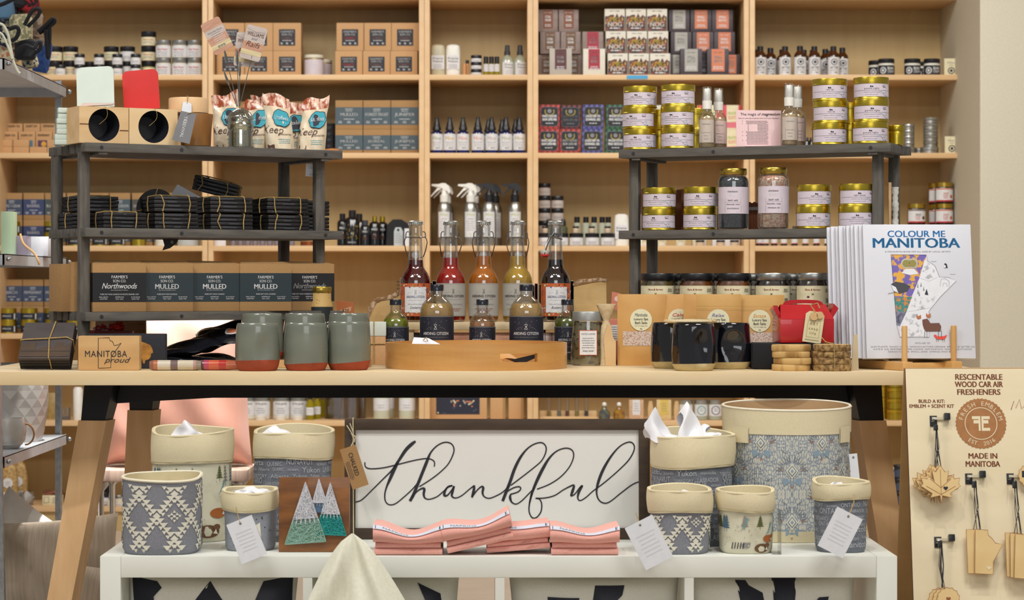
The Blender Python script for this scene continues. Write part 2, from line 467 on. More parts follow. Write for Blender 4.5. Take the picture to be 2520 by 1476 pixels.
for i, (x, n) in enumerate([(149, 1), (196, 2), (244, 2), (289, 2), (334, 2)]):
    for j in range(n):
        put('balm_pot', cached('small', smallj), (px(x, SY-.01), SY-.01, Z0+j*sh),
            f'tiny white balm pot, black lid, {["lower","upper"][j]} of {ORD[i]} front pile from left' if n > 1 else 'single tiny white balm pot with black lid in front of the amber jars', 'jar', 'small balm pots on the top shelf')
wh = .067
def whitej(): return jar(.0292, wh, .019, WHITEWAX, SILVER, LABELW, (.08, .9), deco_lines(RED_P, 'Body Butter', INKG, nl=3), lr=.97)
for i, x in enumerate((401.5, 441.5, 478)):
    for j in range(2):
        put('cream_jar', cached('whitej', whitej), (sx(x), SY+.01, Z0+j*wh), f'white cream jar, silver lid, {["lower","upper"][j]} row, {["left","middle","right"][i]} of three columns', 'jar', 'silver-lidded cream jars')
# --- bay 1, second row: kraft soap cartons
def soapdeco(title, c):
    def d(g, w, h, fn):
        g.text(title, 0, h*.72, h*.13, INK, fn, fit=w*.72, bold=.03); g.bar(-w*.36, w*.36, h*.1, h*.5, c, fn)
        g.disc(0, h*.28, h*.15, m_('sun_yellow', 'dba63a'), plane_map(-.001))
    return d
sc = [('GREEN TEA', '6fa35b'), ('SUNNY DAY', '3e7f9a'), ('PEPPERMINT', '5b3050'), ('CITRUS', '5f9a8b')]
for i, x in enumerate((23, 66, 108, 150)):
    put('soap_carton', carton(.062, .03, .066, KRAFT, 'label', soapdeco(sc[i][0], m_('soap_label_%d' % i, sc[i][1]))), (px(x, SY+.04), SY+.04, Z1+.02),
        'kraft soap carton with %s picture label, middle tier' % ['green', 'yellow and blue', 'purple', 'teal'][i], 'box', 'kraft soap cartons')
    put('soap_carton', carton(.062, .03, .100, KRAFT, 'label', lambda g, w, h, fn, s=sc[i][0]: g.text(s, 0, h*.86, h*.09, INK, fn, fit=w*.7, bold=.03)),
        (px(x+12, SY+.1), SY+.1, Z1+.02), 'kraft soap carton in rear tier, standing behind the %s picture one' % ['green', 'yellow and blue', 'purple', 'teal'][i], 'box', 'kraft soap cartons')
# stepped plain kraft trays in front
for i, (x, j) in enumerate([(13, 0), (50, 0), (94, 0), (137, 0), (13, 1), (50, 1), (137, 1)]):
    put('kraft_tray', cached('ktray', lambda: MB().box(-.032, .032, 0, .03, 0, .0258, KRAFT, .0006)), (px(x, SY), SY, Z1+j*.0263),
        f'small plain kraft carton, {["bottom","upper"][j]} row, {ORD[i if j==0 else i-4]} from left', 'box', 'plain kraft soap cartons in front')
put('shelf_riser', MB().box(-.15, .15, 0, .16, 0, .0195, KRAFT_D), (px(72, SY+.04), SY+.038, Z1), 'low kraft platform lifting the rear soap cartons', 'stand')

# --- candle cartons with wide label band (bay 1 and bay 2)
def bandbox(w, h, title, col, small=True, key=None, z0=.17, z1=.76, d=.1):
    def d_(g, ww, hh, fn):
        g.box(-ww/2-.0003, ww/2+.0003, -.0004, d*.9, hh*z0, hh*z1, col)
        f2 = plane_map(-.0012); H = hh
        g.text("FARMER'S", 0, H*.665, H*.052, INKW, f2, fit=ww*.28); g.text('SON CO.', 0, H*.60, H*.05, INKW, f2, fit=ww*.24)
        g.text(title, 0, H*.46, H*.105, INKW, f2, fit=ww*min(.84, .105*len(title)), bold=.03)
        g.lines(0, H*.34, ww*.5, 1, .01, H*.02, INKW, f2)
        for k in (-.32, 0, .32): g.lines(ww*k, H*.26, ww*.16, 2, H*.045, H*.018, INKW, f2)
    return carton(w, d, h, KRAFT_D, 'label_band', d_)
b1 = [(29, 'APPLE + CEDAR', SLATE2), (83, 'BARREL', NAVY2), (136, 'BLACKBERRY', GREYGREEN), (190, 'CRANBERRY', SLATE2), (242, 'MULLED', SLATE), (295, 'EVERGREEN', SLATE), (350, 'OAK + AMBER', m_('umber_label', '4c463f')), (404, 'SPICE', SLATE)]
for i, (x, t, c) in enumerate(b1):
    for j in range(2):
        put('candle_carton', cached('bb%s' % t, lambda: bandbox(.0775, .1005, t, c)), (px(x, SY+.06), SY+.06, Z2+j*.101),
            f'kraft candle carton with dark band, {["lower","upper"][j]} row, {ORD[i]} from left, below soap shelf', 'box', 'kraft candle cartons on the third shelf')
for i, (x, t, c) in enumerate([(29, 'BIRCH', SLATE2), (81, 'PEPPERMINT', SLATE2), (134, 'PEPPERMINT', SLATE2), (187, 'ROSEMARY', SLATE)]):
    for j in range(2):
        put('candle_carton', cached('bb%s4' % t, lambda: bandbox(.0775, .1005, t, c)), (px(x, SY+.06), SY+.06, Z3+j*.101),
            f'kraft candle carton with slate band, {["lower","upper"][j]} row, {ORD[i]} from left, behind coaster pack', 'box', 'kraft candle cartons on the fourth shelf')
def goldtin(r=.0285, h=.046):
    l = MB().lathe([(r*1.03, h*.62), (r*1.03, h-.001), (r*.98, h), (0, h)], GOLD, 24)
    b = MB().lathe([(0, 0), (r, 0), (r*1.02, .002), (r, .004), (r, h*.64)], GOLD, 24)
    g = MB().cylpatch(r+.0006, 1.25, h*.1, h*.6, INK, 12); g.text('SPRUCE', 0, h*.32, h*.12, INKW, cyl_map(r+.001), fit=r*1.1, bold=.03)
    g.bar(r*.95, r*1.15, h*.12, h*.58, INKW, cyl_map(r+.001))
    return [('tin_body', b), ('lid', l), ('label', g)]
gt = .0461
for i, (x, n) in enumerate([(31, 2), (127, 2), (186, 2), (246, 1), (289, 1)]):
    for j in range(n):
        put('candle_tin', cached('gt', goldtin), (px(x, SY-.01), SY-.01, Z2+j*gt), f'gold candle tin with black label, {["lower","upper"][j]}, {ORD[i]} from left before the third-shelf cartons', 'candle', 'gold tins before the cartons')
put('candle_tin', [('tin_body', jar(.028, .05, .02, GOLD, GOLD)[0][1]), ('lid', jar(.028, .05, .02, GOLD, GOLD)[1][1])], (px(341, SY-.01), SY-.01, Z2), 'unlabelled gold tin beside the white jar, under the slate bundles', 'candle', 'gold tins before the cartons')
put('cream_jar', jar(.03, .038, .008, WHITEWAX, WHITEP, None), (px(402, SY), SY, Z2), 'low white jar between gold tin and silvery glass jar', 'jar')
put('glass_candle', jar(.042, .04, .004, m_('frosted_glass', 'b9bcb9', rough=.3), SILVER, None), (px(464, SY), SY, Z2), 'low frosted glass jar at the right end of the third shelf', 'jar')
for i, (x, n) in enumerate([(20, 2), (72, 2), (131, 2), (183, 2)]):
    for j in range(n):
        put('candle_tin', cached('gt3', lambda: goldtin(.0312, .047)), (px(x, SY-.01), SY-.01, Z3+j*.047), f'gold candle tin, {["lower","upper"][j]}, {ORD[i]} from left, on the fourth shelf', 'candle', 'gold tins on the fourth shelf')
# --- bay 1 low rows
BAGT = m_('tan_packet', 'a58a4e', hex2='8c733e', scale=60)
put('snack_packet', MB().grid(lambda u, v: ((u-.5)*.05, -.018*math.sqrt(max(0, 1-(2*u-1)**2))*(1-v**3), v*.1), 10, 8, BAGT).box(-.024, .024, -.001, .001, 0, .1, BAGT), (px(122, SY), SY+.05, Z4), 'tan crinkled packet on the shelf behind the rack post', 'packet')
put('tumbler', MB().ring(.018, .0205, 0, .046, CLEARP).lathe([(0, .001), (.018, .001), (.018, .012), (0, .012)], m_('grey_sweets', '8b8278')), (px(160, SY), SY, Z4), 'small clear tumbler beside tan crinkled packet', 'glass')
put('white_canister', MB().lathe([(0, 0), (.017, 0), (.018, .004), (.018, .115), (.012, .123), (0, .123)], WHITEP), (px(192, SY), SY, Z4), 'tall white canister beside the left table bracket', 'canister')
def nutbag():
    nut = mat('packed_oats', 'c2a36a', .6, hex2='8f6c38', scale=120, bump=.3)
    b = MB().lathe([(0, 0), (.030, 0), (.034, .02), (.034, .1), (.024, .15), (.01, .17), (.004, .175)], nut, 20, sq=.8, ey=.6)
    g = MB().disc(0, .085, .019, LABELW, plane_map(-.0225)); g.bar(-.02, .02, .01, .05, LABELW, plane_map(-.0212))
    g.lines(0, .088, .022, 3, .006, .0015, INKG, plane_map(-.023))
    return [('packet_body', b), ('label', g)]
put('oat_packet', cached('nutbag', nutbag), (px(22, SY-.01), SY-.01, Z5), 'clear packet of oats with round white label, nearer the rack post', 'packet', 'oat packets')
put('oat_packet', cached('nutbag', nutbag), (px(46, SY+.05), SY+.05, Z5), 'clear packet of oats with round white label, tucked behind the other', 'packet', 'oat packets')
put('acrylic_bin', MB().ring(.026, .028, 0, .05, CLEARP, 4).lathe([(0, 0), (.028, 0), (.028, .003), (0, .003)], CLEARP, 4), (px(64, SY), SY, Z5), 'small clear acrylic bin holding a tilted white card', 'container')
put('white_card', MB().box(-.019, .019, 0, .0008, -.01, .025, LABELW), (px(64, SY), SY+.004, Z5+.022), 'small white card tilted inside the clear acrylic bin', 'card', tilt=(0, .7, 0))
def soapbar():
    b = MB().box(-.036, .036, 0, .04, 0, .036, LABELC, .001); f = plane_map(-.0008)
    b.stroke([(-.03, .008), (-.03, .03), (-.012, .03), (-.012, .008), (-.03, .008)], .0014, INK, f); b.lines(.014, .025, .03, 4, .006, .002, INKG, f)
    s = MB().box(-.035, .035, .002, .038, .036, .054, m_('dark_soap', '3b2b2b', hex2='a8633a', scale=30, stretch=(1, 1, 6)), .003)
    return [('sleeve', b), ('soap', s)]
put('soap_bar', soapbar(), (px(128, SY), SY, Z5), 'dark soap bar in a cream printed sleeve, left of the galvanised post', 'soap')
put('wooden_bowl', MB().lathe([(0, 0), (.025, 0), (.045, .03), (.042, .03), (.022, .006), (0, .006)], m_('dark_bowl_wood', '6b5020')), (px(140, SY+.13), SY+.12, Z5+.0), 'small dark bowl behind the soap bar', 'bowl')
def pot(lid, r=.022, h=.045): return jar(r, h, h*.33, COBALT if lid is BLACKP else WHITEWAX, lid, LABELW, (.1, .85), deco_lines(INK, None))
for i, (x, k, r, h, y) in enumerate([(254, 'b', .023, .05, SY), (262, 'b', .024, .07, SY+.07), (292, 's', .017, .033, SY+.04), (273, 'w', .015, .02, SY-.03), (294, 'w', .014, .02, SY-.03)]):
    put('balm_pot', freeze(pot({'b': BLACKP, 's': SILVER, 'w': LABELC}[k], r, h)), (px(x, y), y, Z5),
        ['cobalt pot with black lid nearest the left table leg', 'taller cobalt pot with black lid behind the nearest one', 'silver-lidded grey pot beside cobalt pots', 'tiny cream pot in front of the cobalt pots', 'tiny cream pot half hidden by geometric planter'][i], 'jar', 'pots on the bottom shelf')

# --- bay 2, top row: kraft cubes with a black square label
def cube(sub, red=False, w=.1025, h=.1035):
    def d_(g, ww, hh, fn):
        g.box(-.0305, .0305, -.0005, 0, hh*.18, hh*.77, INK); f2 = plane_map(-.001)
        g.text("FARMER'S", 0, hh*.645, hh*.075, INKW, f2, fit=.047, bold=.02); g.text('SON CO.', 0, hh*.545, hh*.075, INKW, f2, fit=.040, bold=.02)
        c = RED_P if red else m_('muted_rose_print', '8a5a50')
        g.stroke([(-.021, hh*.42), (.021, hh*.42), (.021, hh*.485), (-.021, hh*.485), (-.021, hh*.42)], .0008, c, f2)
        g.text(sub, 0, hh*.435, hh*.03, c, f2, fit=.02); g.lines(0, hh*.355, .036, 1, .01, hh*.02, INKW, f2)
        for k in (-.02, 0, .02): g.lines(k, hh*.27, .009, 2, hh*.035, hh*.02, INKW, f2)
    return carton(w, .1, h, KRAFT, 'square_label', d_)
for gi, (xs, w, nm, subs) in enumerate([((567, 637, 706.5), .1045, 'left', ('AMBER', 'CEDAR', 'APPLE')), ((861.5, 929.5, 997), .1015, 'right', ('RED WHEAT', 'OAK', 'SWEET GRASS'))]):
    for i, x in enumerate(xs):
        for j in range(2):
            h = .0945 if j == 0 else .1045
            put('candle_cube', cached('cube%s%d' % (subs[i], j), lambda: cube(subs[i], subs[i] == 'RED WHEAT', w, h)), (sx(x-3*(j == 0 and gi)), SY, Z0+j*.095),
                f'kraft candle cube, black square label, {["lower","upper"][j]} {["left","middle","right"][i]} of {nm} group', 'box', 'kraft candle cubes', rz=(.02, -.015, .01)[i]*(1 if j else -.5))
def lilacj(r): return jar(r, .08 if r > .03 else .071, .012, PINKL, m_('pale_cream_lid', 'd8d3c0'), None)+[('band', MB().lathe([(r*1.003, .062 if r > .03 else .056), (r*1.003, .066 if r > .03 else .059)], GOLD_LID, 22))]
j1 = lilacj(.036); j1.append(('label', MB().lines(0, .045, .04, 4, .009, .002, INKW, cyl_map(.0366))))
put('candle_jar', j1, (sx(772), SY+.02, Z0), 'lilac candle jar with pale lid beside the kraft cubes', 'candle', 'lilac candle jars')
put('candle_jar', lilacj(.03), (px(798, SY+.12), SY+.11, Z0), 'lilac candle jar standing behind its larger twin', 'candle', 'lilac candle jars')
# row 2
for i, x in enumerate((567, 637, 706.5)):
    for j in range(2):
        put('candle_carton', cached('plum', lambda: bandbox(.1045, .1, 'NORTHERN', PURP)), (sx(x), SY+.06, Z1+j*.1005), f'kraft carton with plum band, {["lower","upper"][j]} {["left","middle","right"][i]}, behind taffy bags', 'box', 'plum-banded cartons behind the taffy bags')
tt = [('MULLED', 'FOREST FROST', 'JUNIPER'), ('MULLED', 'BOREAL', 'JUNIPER')]
for i, x in enumerate((859, 927.5, 996)):
    for j in range(2):
        t = tt[1-j][i]; h = (.0915, .1085)[j]
        put('candle_carton', cached('bx%s%d' % (t, j), lambda: bandbox(.102, h, t, SLATE, z0=.15, z1=.76)), (sx(x), SY, Z1+j*.092), f'kraft candle carton with slate band, {["lower","upper"][j]} row, {["left","middle","right"][i]}, right of black tins', 'box', 'slate-banded cartons on the second shelf', rz=(.01, -.02, .015)[i])
for j in range(5):
    put('black_tin', cached('btin', lambda: jar(.025, .0228, .009, BLACKP, mat('black_gloss_lid', '1b1b20', .15, coat=.5), None)), (sx(808), SY+.02, Z1+j*.0229), f'round black tin, {ORD[j]} from bottom of stack beside slate-banded cartons', 'tin', 'black tins stacked in a column')
put('wooden_dish', MB().prism([(-.03, 0), (.03, 0), (.034, .014), (.01, .018), (-.034, .012)], 0, .05, m_('orange_wood', 'c07a35')), (px(812, SY-.03), SY-.04, Z1), 'small orange wooden piece in front of the black tins', 'dish')
# row 3
put('price_card', MB().box(-.026, .026, 0, .001, 0, .04, LABELW), (sx(540), SY-.02, Z2), 'blank white card at the left end below the slate bundles', 'card')
for i in range(9):
    put('nail_polish', cached('np', lambda: jar(.0105, .032, .012, m_('dusty_blue_pot', '6f7682', hex2='8b6a6a', scale=20), BLACKP)), (px(574+i*18, SY), SY, Z2), f'tiny grey-blue pot, {ORD[i]} from left under slate bundle shelf', 'jar', 'row of tiny pots')
put('storage_box', MB().box(-.115, .115, 0, .12, 0, .17, thin_glass('hazy_acrylic', (.85, .82, .84, 1), .2, .25), .002), (px(640, SY+.1), SY+.1, Z2), 'hazy clear acrylic box behind the slate bundles', 'box')
put('copper_tin', jar(.032, .018, .006, m_('copper_tin', 'b0653f', metal=.9, rough=.3), m_('copper_lid', 'c07a52', metal=.9, rough=.3)), (sx(760), SY, Z2), 'low copper tin left of the black bottles', 'tin')
BLKG = mat('black_bottle_glass', '101013', .12, hex2='18181c', scale=20, coat=.4)
GOLDP = m_('dull_gold_print', '7d6a2a')
def blkbottle(r, h, capr, caph, band=None, prn=None, shoulder=.72):
    b = MB().lathe([(0, 0), (r, 0), (r, h*shoulder), (r*.8, h*(shoulder+.06)), (capr*.8, h*(shoulder+.1)), (capr*.8, h-caph+.001), (0, h-caph+.001)], BLKG, 20)
    c = MB().lathe([(capr, h-caph), (capr, h-.001), (capr*.9, h), (0, h)], band or BLACKP, 18)
    g = MB(); fn = cyl_map(r+.0006)
    if prn: 
        rnd = random.Random(4)
        for k in range(26): x = rnd.uniform(-r*.9, r*.9); z = rnd.uniform(h*.16, h*.6); g.bar(x, x+.003, z, z+.006, prn, fn)
        g.text('BEARD OIL', 0, h*.08, h*.04, INKW, fn, fit=r*1.1)
    else: g.text('WILD', 0, h*.52, h*.07, INKW, fn, fit=r*1.1, bold=.04); g.lines(0, h*.36, r, 3, h*.06, h*.02, m_('brown_print', '7b4a35'), fn)
    return [('bottle_body', b), ('cap', c), ('print', g)]
put('black_bottle', blkbottle(.0285, .134, .0135, .037, None, GOLDP), (sx(867), SY, Z2), 'black bottle with gold speckled print, tallest beside the rack post', 'bottle', 'black grooming bottles')
put('black_bottle', blkbottle(.02, .122, .011, .03), (sx(842), SY+.02, Z2), 'black bottle half behind the right rack post', 'bottle', 'black grooming bottles')
put('black_bottle', blkbottle(.024, .124, .012, .03), (px(884, SY+.1), SY+.1, Z2), 'black bottle behind the gold speckled one', 'bottle', 'black grooming bottles')
put('black_bottle', blkbottle(.018, .096, .011, .03, m_('smoke_cap', '3a3a40')), (sx(899), SY-.01, Z2), 'small black spray with smoky cap', 'bottle', 'black grooming bottles')
put('black_bottle', blkbottle(.021, .112, .009, .02, GOLD), (sx(922), SY, Z2), 'black dropper bottle with gold collar, left of two', 'bottle', 'black grooming bottles')
put('black_bottle', blkbottle(.02, .112, .010, .02, GOLD), (px(941, SY+.05), SY+.05, Z2), 'black dropper bottle with gold collar, right of two', 'bottle', 'black grooming bottles')
def blkbag():
    b = MB().prism([(-.046, 0), (.046, 0), (.047, .05), (.035, .085), (.012, .1), (-.02, .1), (-.042, .08)], 0, .04, m_('black_pouch_cloth', '19191d', rough=.8))
    t = MB().prism([(-.016, .0), (.018, .0), (.018, .055), (.01, .07), (-.01, .07), (-.016, .055)], -.0015, -.0005, m_('pale_blue_tag', 'b9c0c4')); t.disc(0, .06, .005, INK, plane_map(-.002))
    t.lines(0, .045, .026, 5, .008, .0018, INKG, plane_map(-.002))
    return [('pouch', b), ('hang_tag', t)]
put('gift_pouch', blkbag(), (sx(980), SY, Z2), 'black cloth pouch with pale tag next to the bookcase upright', 'pouch')
put('price_card', MB().box(-.009, .009, 0, .001, 0, .065, LABELW), (sx(1002), SY-.03, Z2), 'narrow white card leaning before the black pouch', 'card')
# --- bay 2 low: jars in the gap under the table
def goods(): 
    j = jar(.032, .085, .015, WHITEWAX, SILVER, LABELW, (.22, .95), None)
    g = j[2][1]; fn = cyl_map(.0332); g.text('all the goods', 0, .056, .0085, INKG, fn, fit=.045, bold=.02); g.lines(0, .04, .035, 3, .008, .002, INKG, fn)
    return j
for i, x in enumerate((605, 641, 690, 732)):
    put('cream_jar', cached('goods', goods), (sx(x), SY+.05, Z4), f'white cream jar with grey lettering seen under the table, {oth(i,4)} of four', 'jar', 'white cream jars under the table')
    if i: put('tealight_cup', cached('cup', lambda: MB().lathe([(0, 0), (.019, 0), (.022, .014), (.019, .0145), (.017, .004), (0, .004)], WHITEP, 20)), (sx(x+1), SY-.005, Z4), f'small white cup before the white cream jar, {["","left","middle","right"][i]} of three', 'cup', 'small white cups')
def oilb(): 
    return [('bottle_body', MB().lathe([(0, 0), (.0155, 0), (.0155, .06), (.008, .07), (.008, .078), (0, .078)], OIL, 18)), ('cap', MB().lathe([(.009, .078), (.009, .095), (0, .095)], BLACKP, 14)), ('label', MB().cylpatch(.0158, 1.2, .018, .047, LABELW).lines(0, .036, .018, 2, .008, .002, INKG, cyl_map(.0162)))]
put('oil_bottle', cached('oilb', oilb), (sx(763), SY, Z4), 'small bottle of golden oil, left of a pair', 'bottle', 'golden oil bottles')
put('oil_bottle', cached('oilb', oilb), (px(780, SY+.06), SY+.06, Z4), 'small bottle of golden oil, right rear of a pair', 'bottle', 'golden oil bottles')
put('glass_jug', [('vessel', MB().ring(.072, .078, .002, .12, thin_glass('cut_glass', (.93, .9, .92, 1), .03, .5), 32)), ('foot', MB().lathe([(0, 0), (.078, 0), (.078, .008), (0, .008)], thin_glass('cut_glass', (.93, .9, .92, 1), .03, .5), 32))], (sx(846), SY+.09, Z4), 'wide clear glass vessel seen just under the table beam', 'vase')
put('oil_jar', jar(.03, .08, .012, OIL, SILVER), (px(802, SY+.22), SY+.2, Z4), 'yellow-green jar behind the clear glass vessel', 'jar')
def wcan(): return [('glass', MB().lathe([(0, 0), (.029, 0), (.031, .004), (.031, .09), (0, .09)], mat('milky_glass', 'c9cbb8', .12, hex2='c1c4ae', scale=10, coat=.5), 24)), ('label', MB().cylpatch(.0315, 1.3, .036, .08, LABELW).lines(0, .055, .034, 2, .009, .002, INKG, cyl_map(.0319)))]
put('candle_jar', cached('wcan', wcan), (sx(939), SY, Z4), 'milky glass candle with white label, left of two under the table', 'candle', 'milky glass candles')
put('candle_jar', cached('wcan', wcan), (sx(1002), SY, Z4), 'milky glass candle with white label, right of two under the table', 'candle', 'milky glass candles')
put('candle_jar', cached('wcan', wcan), (px(951, SY+.13), SY+.13, Z4), 'milky glass candle hidden behind the left one', 'candle', 'milky glass candles')

# --- bay 3
def deod(body, top):
    b = MB().lathe([(0, 0), (.0255, 0), (.0268, .006), (.0268, .098), (.024, .115), (.014, .12), (0, .12)], body, 20, sq=.75, ey=.55)
    g = MB().box(-.024, .024, -.0158, -.0152, .026, .078, LABELW); f = plane_map(-.0165)
    g.text('Prairie', 0, .063, .008, INK, f, fit=.038); g.text('Potions', 0, .052, .008, INK, f, fit=.036); g.lines(0, .042, .036, 3, .006, .0016, INKG, f)
    return [('stick_body', b), ('label', g)]
put('deodorant_stick', deod(mat('frosted_clear_plastic', 'b9b6a8', .3, hex2='cfc18c', scale=8), 0), (sx(1077.5), SY+.02, Z0), 'frosted deodorant stick with white label, left of two', 'deodorant', 'deodorant sticks')
put('deodorant_stick', deod(WHITEP, 0), (sx(1115), SY+.02, Z0), 'opaque white deodorant stick, right of two', 'deodorant', 'deodorant sticks')
for i, (x, h, c) in enumerate([(1143, .047, m_('peach_tube', 'c78f5c')), (1150, .061, m_('peach_tube', 'c78f5c'))]):
    put('lip_balm', [('tube_body', MB().lathe([(0, 0), (.0065, 0), (.0065, h*.78), (0, h*.78)], c, 12)), ('cap', MB().lathe([(.0065, h*.78), (.0065, h), (0, h)], BLACKP if i else c, 12))], (sx(x), SY+.02*i, Z0), ['shorter peach lip balm tube', 'taller peach lip balm tube with black cap'][i], 'lip balm', 'lip balm tubes')
for j in range(3):
    put('black_jar', cached('bj3', lambda: jar(.0205, .0263, .011, BLACKP, BLACKP, LABELW, (.05, .9), deco_lines(INK, None))), (sx(1172), SY+.02, Z0+j*.0265), f'small black-lidded jar, {["bottom","middle","top"][j]} of three beside roll-ons', 'jar', 'stack of three black jars')
def rollon(): return [('bottle_body', MB().lathe([(0, 0), (.0098, 0), (.0098, .048), (0, .048)], OIL, 14)), ('cap', MB().lathe([(.0092, .048), (.0092, .0735), (.008, .0745), (0, .0745)], BLACKP, 14)), ('label', MB().cylpatch(.0101, 1.4, .018, .046, LABELW).lines(0, .038, .013, 3, .007, .0015, INKG, cyl_map(.0104)))]
for i, x in enumerate((1196, 1209.5, 1223)):
    put('rollon_bottle', cached('rollon', rollon), (sx(x), SY+.02, Z0), f'tiny roll-on bottle with black cap, {["left","middle","right"][i]} of three', 'bottle', 'roll-on bottles')
def mist():
    b = MB().lathe([(0, 0), (.0235, 0), (.0245, .004), (.0245, .06), (.019, .072), (.010, .078), (.010, .082), (0, .082)], mat('misty_glass', 'a3a797', .1, hex2='b5b48e', scale=10, coat=.6), 20)
    c = MB().lathe([(.0115, .081), (.0115, .095), (.0095, .096), (.0085, .117), (.006, .119), (0, .119)], m_('smoky_sprayer', '33343a'), 16)
    g = MB().cylpatch(.025, 1.05, .006, .054, LABELW, a0=.25); f = cyl_map(.0254)
    g.text('Prairie', .007, .04, .0075, INK, f, fit=.032); g.text('Potions', .007, .03, .0075, INK, f, fit=.031); g.lines(.007, .022, .03, 3, .006, .0015, INKG, f)
    return [('bottle_body', b), ('sprayer', c), ('label', g)]
for i, x in enumerate((1248.5, 1280)):
    put('spray_bottle', cached('mist', mist), (sx(x), SY+.03, Z0), f'clear glass mist bottle with smoky sprayer, {["left","right"][i]} of two', 'bottle', 'glass mist bottles')
def cob(c):
    def f_():
        b = MB().lathe([(0, 0), (.0235, 0), (.024, .003), (.024, .068), (.019, .081), (.011, .085), (.011, .088), (0, .088)], COBALT, 20)
        s = MB().lathe([(.016, .087), (.016, .096), (.0125, .102), (.0115, .112), (.007, .124), (.0066, .136), (0, .137)], BLACKP, 16)
        g = MB().cylpatch(.0244, 1.3, .012, .073, LABELW); f = cyl_map(.0248)
        g.text('Mint', 0, .05, .013, m_('mint_print_'+c, c), f, fit=.036, shear=.2, bold=.02); g.lines(0, .04, .034, 3, .007, .002, INKG, f)
        g.lines(.004, .018, .02, 1, .01, .003, INK, f)
        return [('bottle_body', b), ('sprayer', s), ('label', g)]
    return f_
cc = ['9aa07a', 'd0a63a', 'd9907a', 'd99680', 'b9a0a0', 'a7a77c', 'b0a45e']; cn = ['sage', 'mustard', 'pink', 'coral', 'mauve', 'olive', 'khaki']
for i, x in enumerate((1075, 1107, 1139.5, 1176, 1210, 1245, 1278)):
    put('spray_bottle', cached('cob%s' % i, cob(cc[i])), (sx(x), SY-.01, Z1+(.0 if i != 3 else .0)), f'cobalt bottle with black sprayer and {cn[i]} lettering, {oth(i,7)}', 'bottle', 'cobalt spray bottles')
for i, x in enumerate((1176, 1202, 1236, 1269)):
    put('spray_bottle', cached('cob0', cob(cc[0])), (px(x, SY+.1), SY+.1, Z1), f'cobalt spray bottle in the rear row, {["first","second","third","last"][i]} from left', 'bottle', 'cobalt spray bottles')
def trig(head):
    def f_():
        b = MB().lathe([(0, 0), (.0245, 0), (.0255, .004), (.0255, .135), (.022, .152), (.016, .164), (.013, .167), (0, .167)], STEEL, 24)
        h = MB().lathe([(.0155, .165), (.0158, .190), (.012, .192), (.010, .198), (.009, .212), (0, .212)], head, 18)
        P = [(-.048, .226), (-.046, .232), (-.02, .232), (-.008, .236), (.006, .235), (.018, .224), (.024, .205), (.02, .196), (.012, .206), (.004, .208), (-.008, .216), (-.022, .222), (-.034, .222)]
        h.prism(P, -.009, .009, head)
        t = MB(); t.prism([(-.022, .224), (-.03, .212), (-.052, .186), (-.049, .184), (-.026, .206), (-.012, .214), (-.008, .22)], -.005, .005, head)
        g = MB().cylpatch(.0259, .95, .033, .128, LABELW); f = cyl_map(.0263)
        g.text('Mint', 0, .112, .011, m_('lime_print', 'b9c273'), f, fit=.03, shear=.2, bold=.02); g.text('spray', 0, .099, .006, INKG, f, fit=.02); g.lines(0, .09, .034, 5, .008, .0018, INKG, f); g.disc(0, .042, .003, m_('lime_print', 'b9c273'), f)
        return [('bottle_body', b), ('spray_head', h, [('trigger', t)]), ('label', g)]
    return f_
for i, (x, hm, nm, y) in enumerate([(1093, 'w', 'white trigger, leftmost', 0), (1158, 'w', 'white trigger, second from left', 0), (1203.5, 'k', 'black trigger, left of black-headed pair', 0), (1267.5, 'k', 'black trigger, rightmost beside the upright', 0), (1168, 'w', 'white trigger, hidden behind another', .11), (1219, 'k', 'black trigger, half hidden behind another', .11), (1100, 'w', 'white trigger, behind the leftmost', .13)]):
    put('trigger_spray', cached('trig'+hm, trig(WHITEP if hm == 'w' else BLACKP)), (px(x, SY+y), SY+y, Z2), f'aluminium spray bottle with {nm}', 'spray bottle', 'aluminium trigger sprays')
def winbox():
    b = MB().box(-.107, .107, 0, .05, 0, .09, KRAFT, .001); g = MB(); f = plane_map(-.0008)
    g.bar(-.083, .08, .021, .085, NAVYL, f); rnd = random.Random(2); f = plane_map(-.0012)
    for k in range(14):
        x = rnd.uniform(-.08, .06); z = rnd.uniform(.024, .07); g.stroke([(x, z), (x+rnd.uniform(-.03, .03), z+rnd.uniform(0, .014))], .005, [ORNG, LABELC, GREYLB, SLATE2][k % 4], f)
    return [('carton', b), ('picture_label', g)]
put('gift_carton', winbox(), (sx(1128), SY-.01, Z4), 'flat kraft gift carton with a blue picture window', 'box')
for i, x in enumerate((1225, 1270)):
    put('kraft_carton', MB().box(-.028, .028, 0, .05, 0, .09, KRAFT, .001).box(.0285-.01, .0285, -.0005, .001, 0, .09, KRAFT_D), (sx(x), SY, Z4), f'narrow plain kraft carton under the table, {["left","right"][i]} of two', 'box', 'narrow kraft cartons')

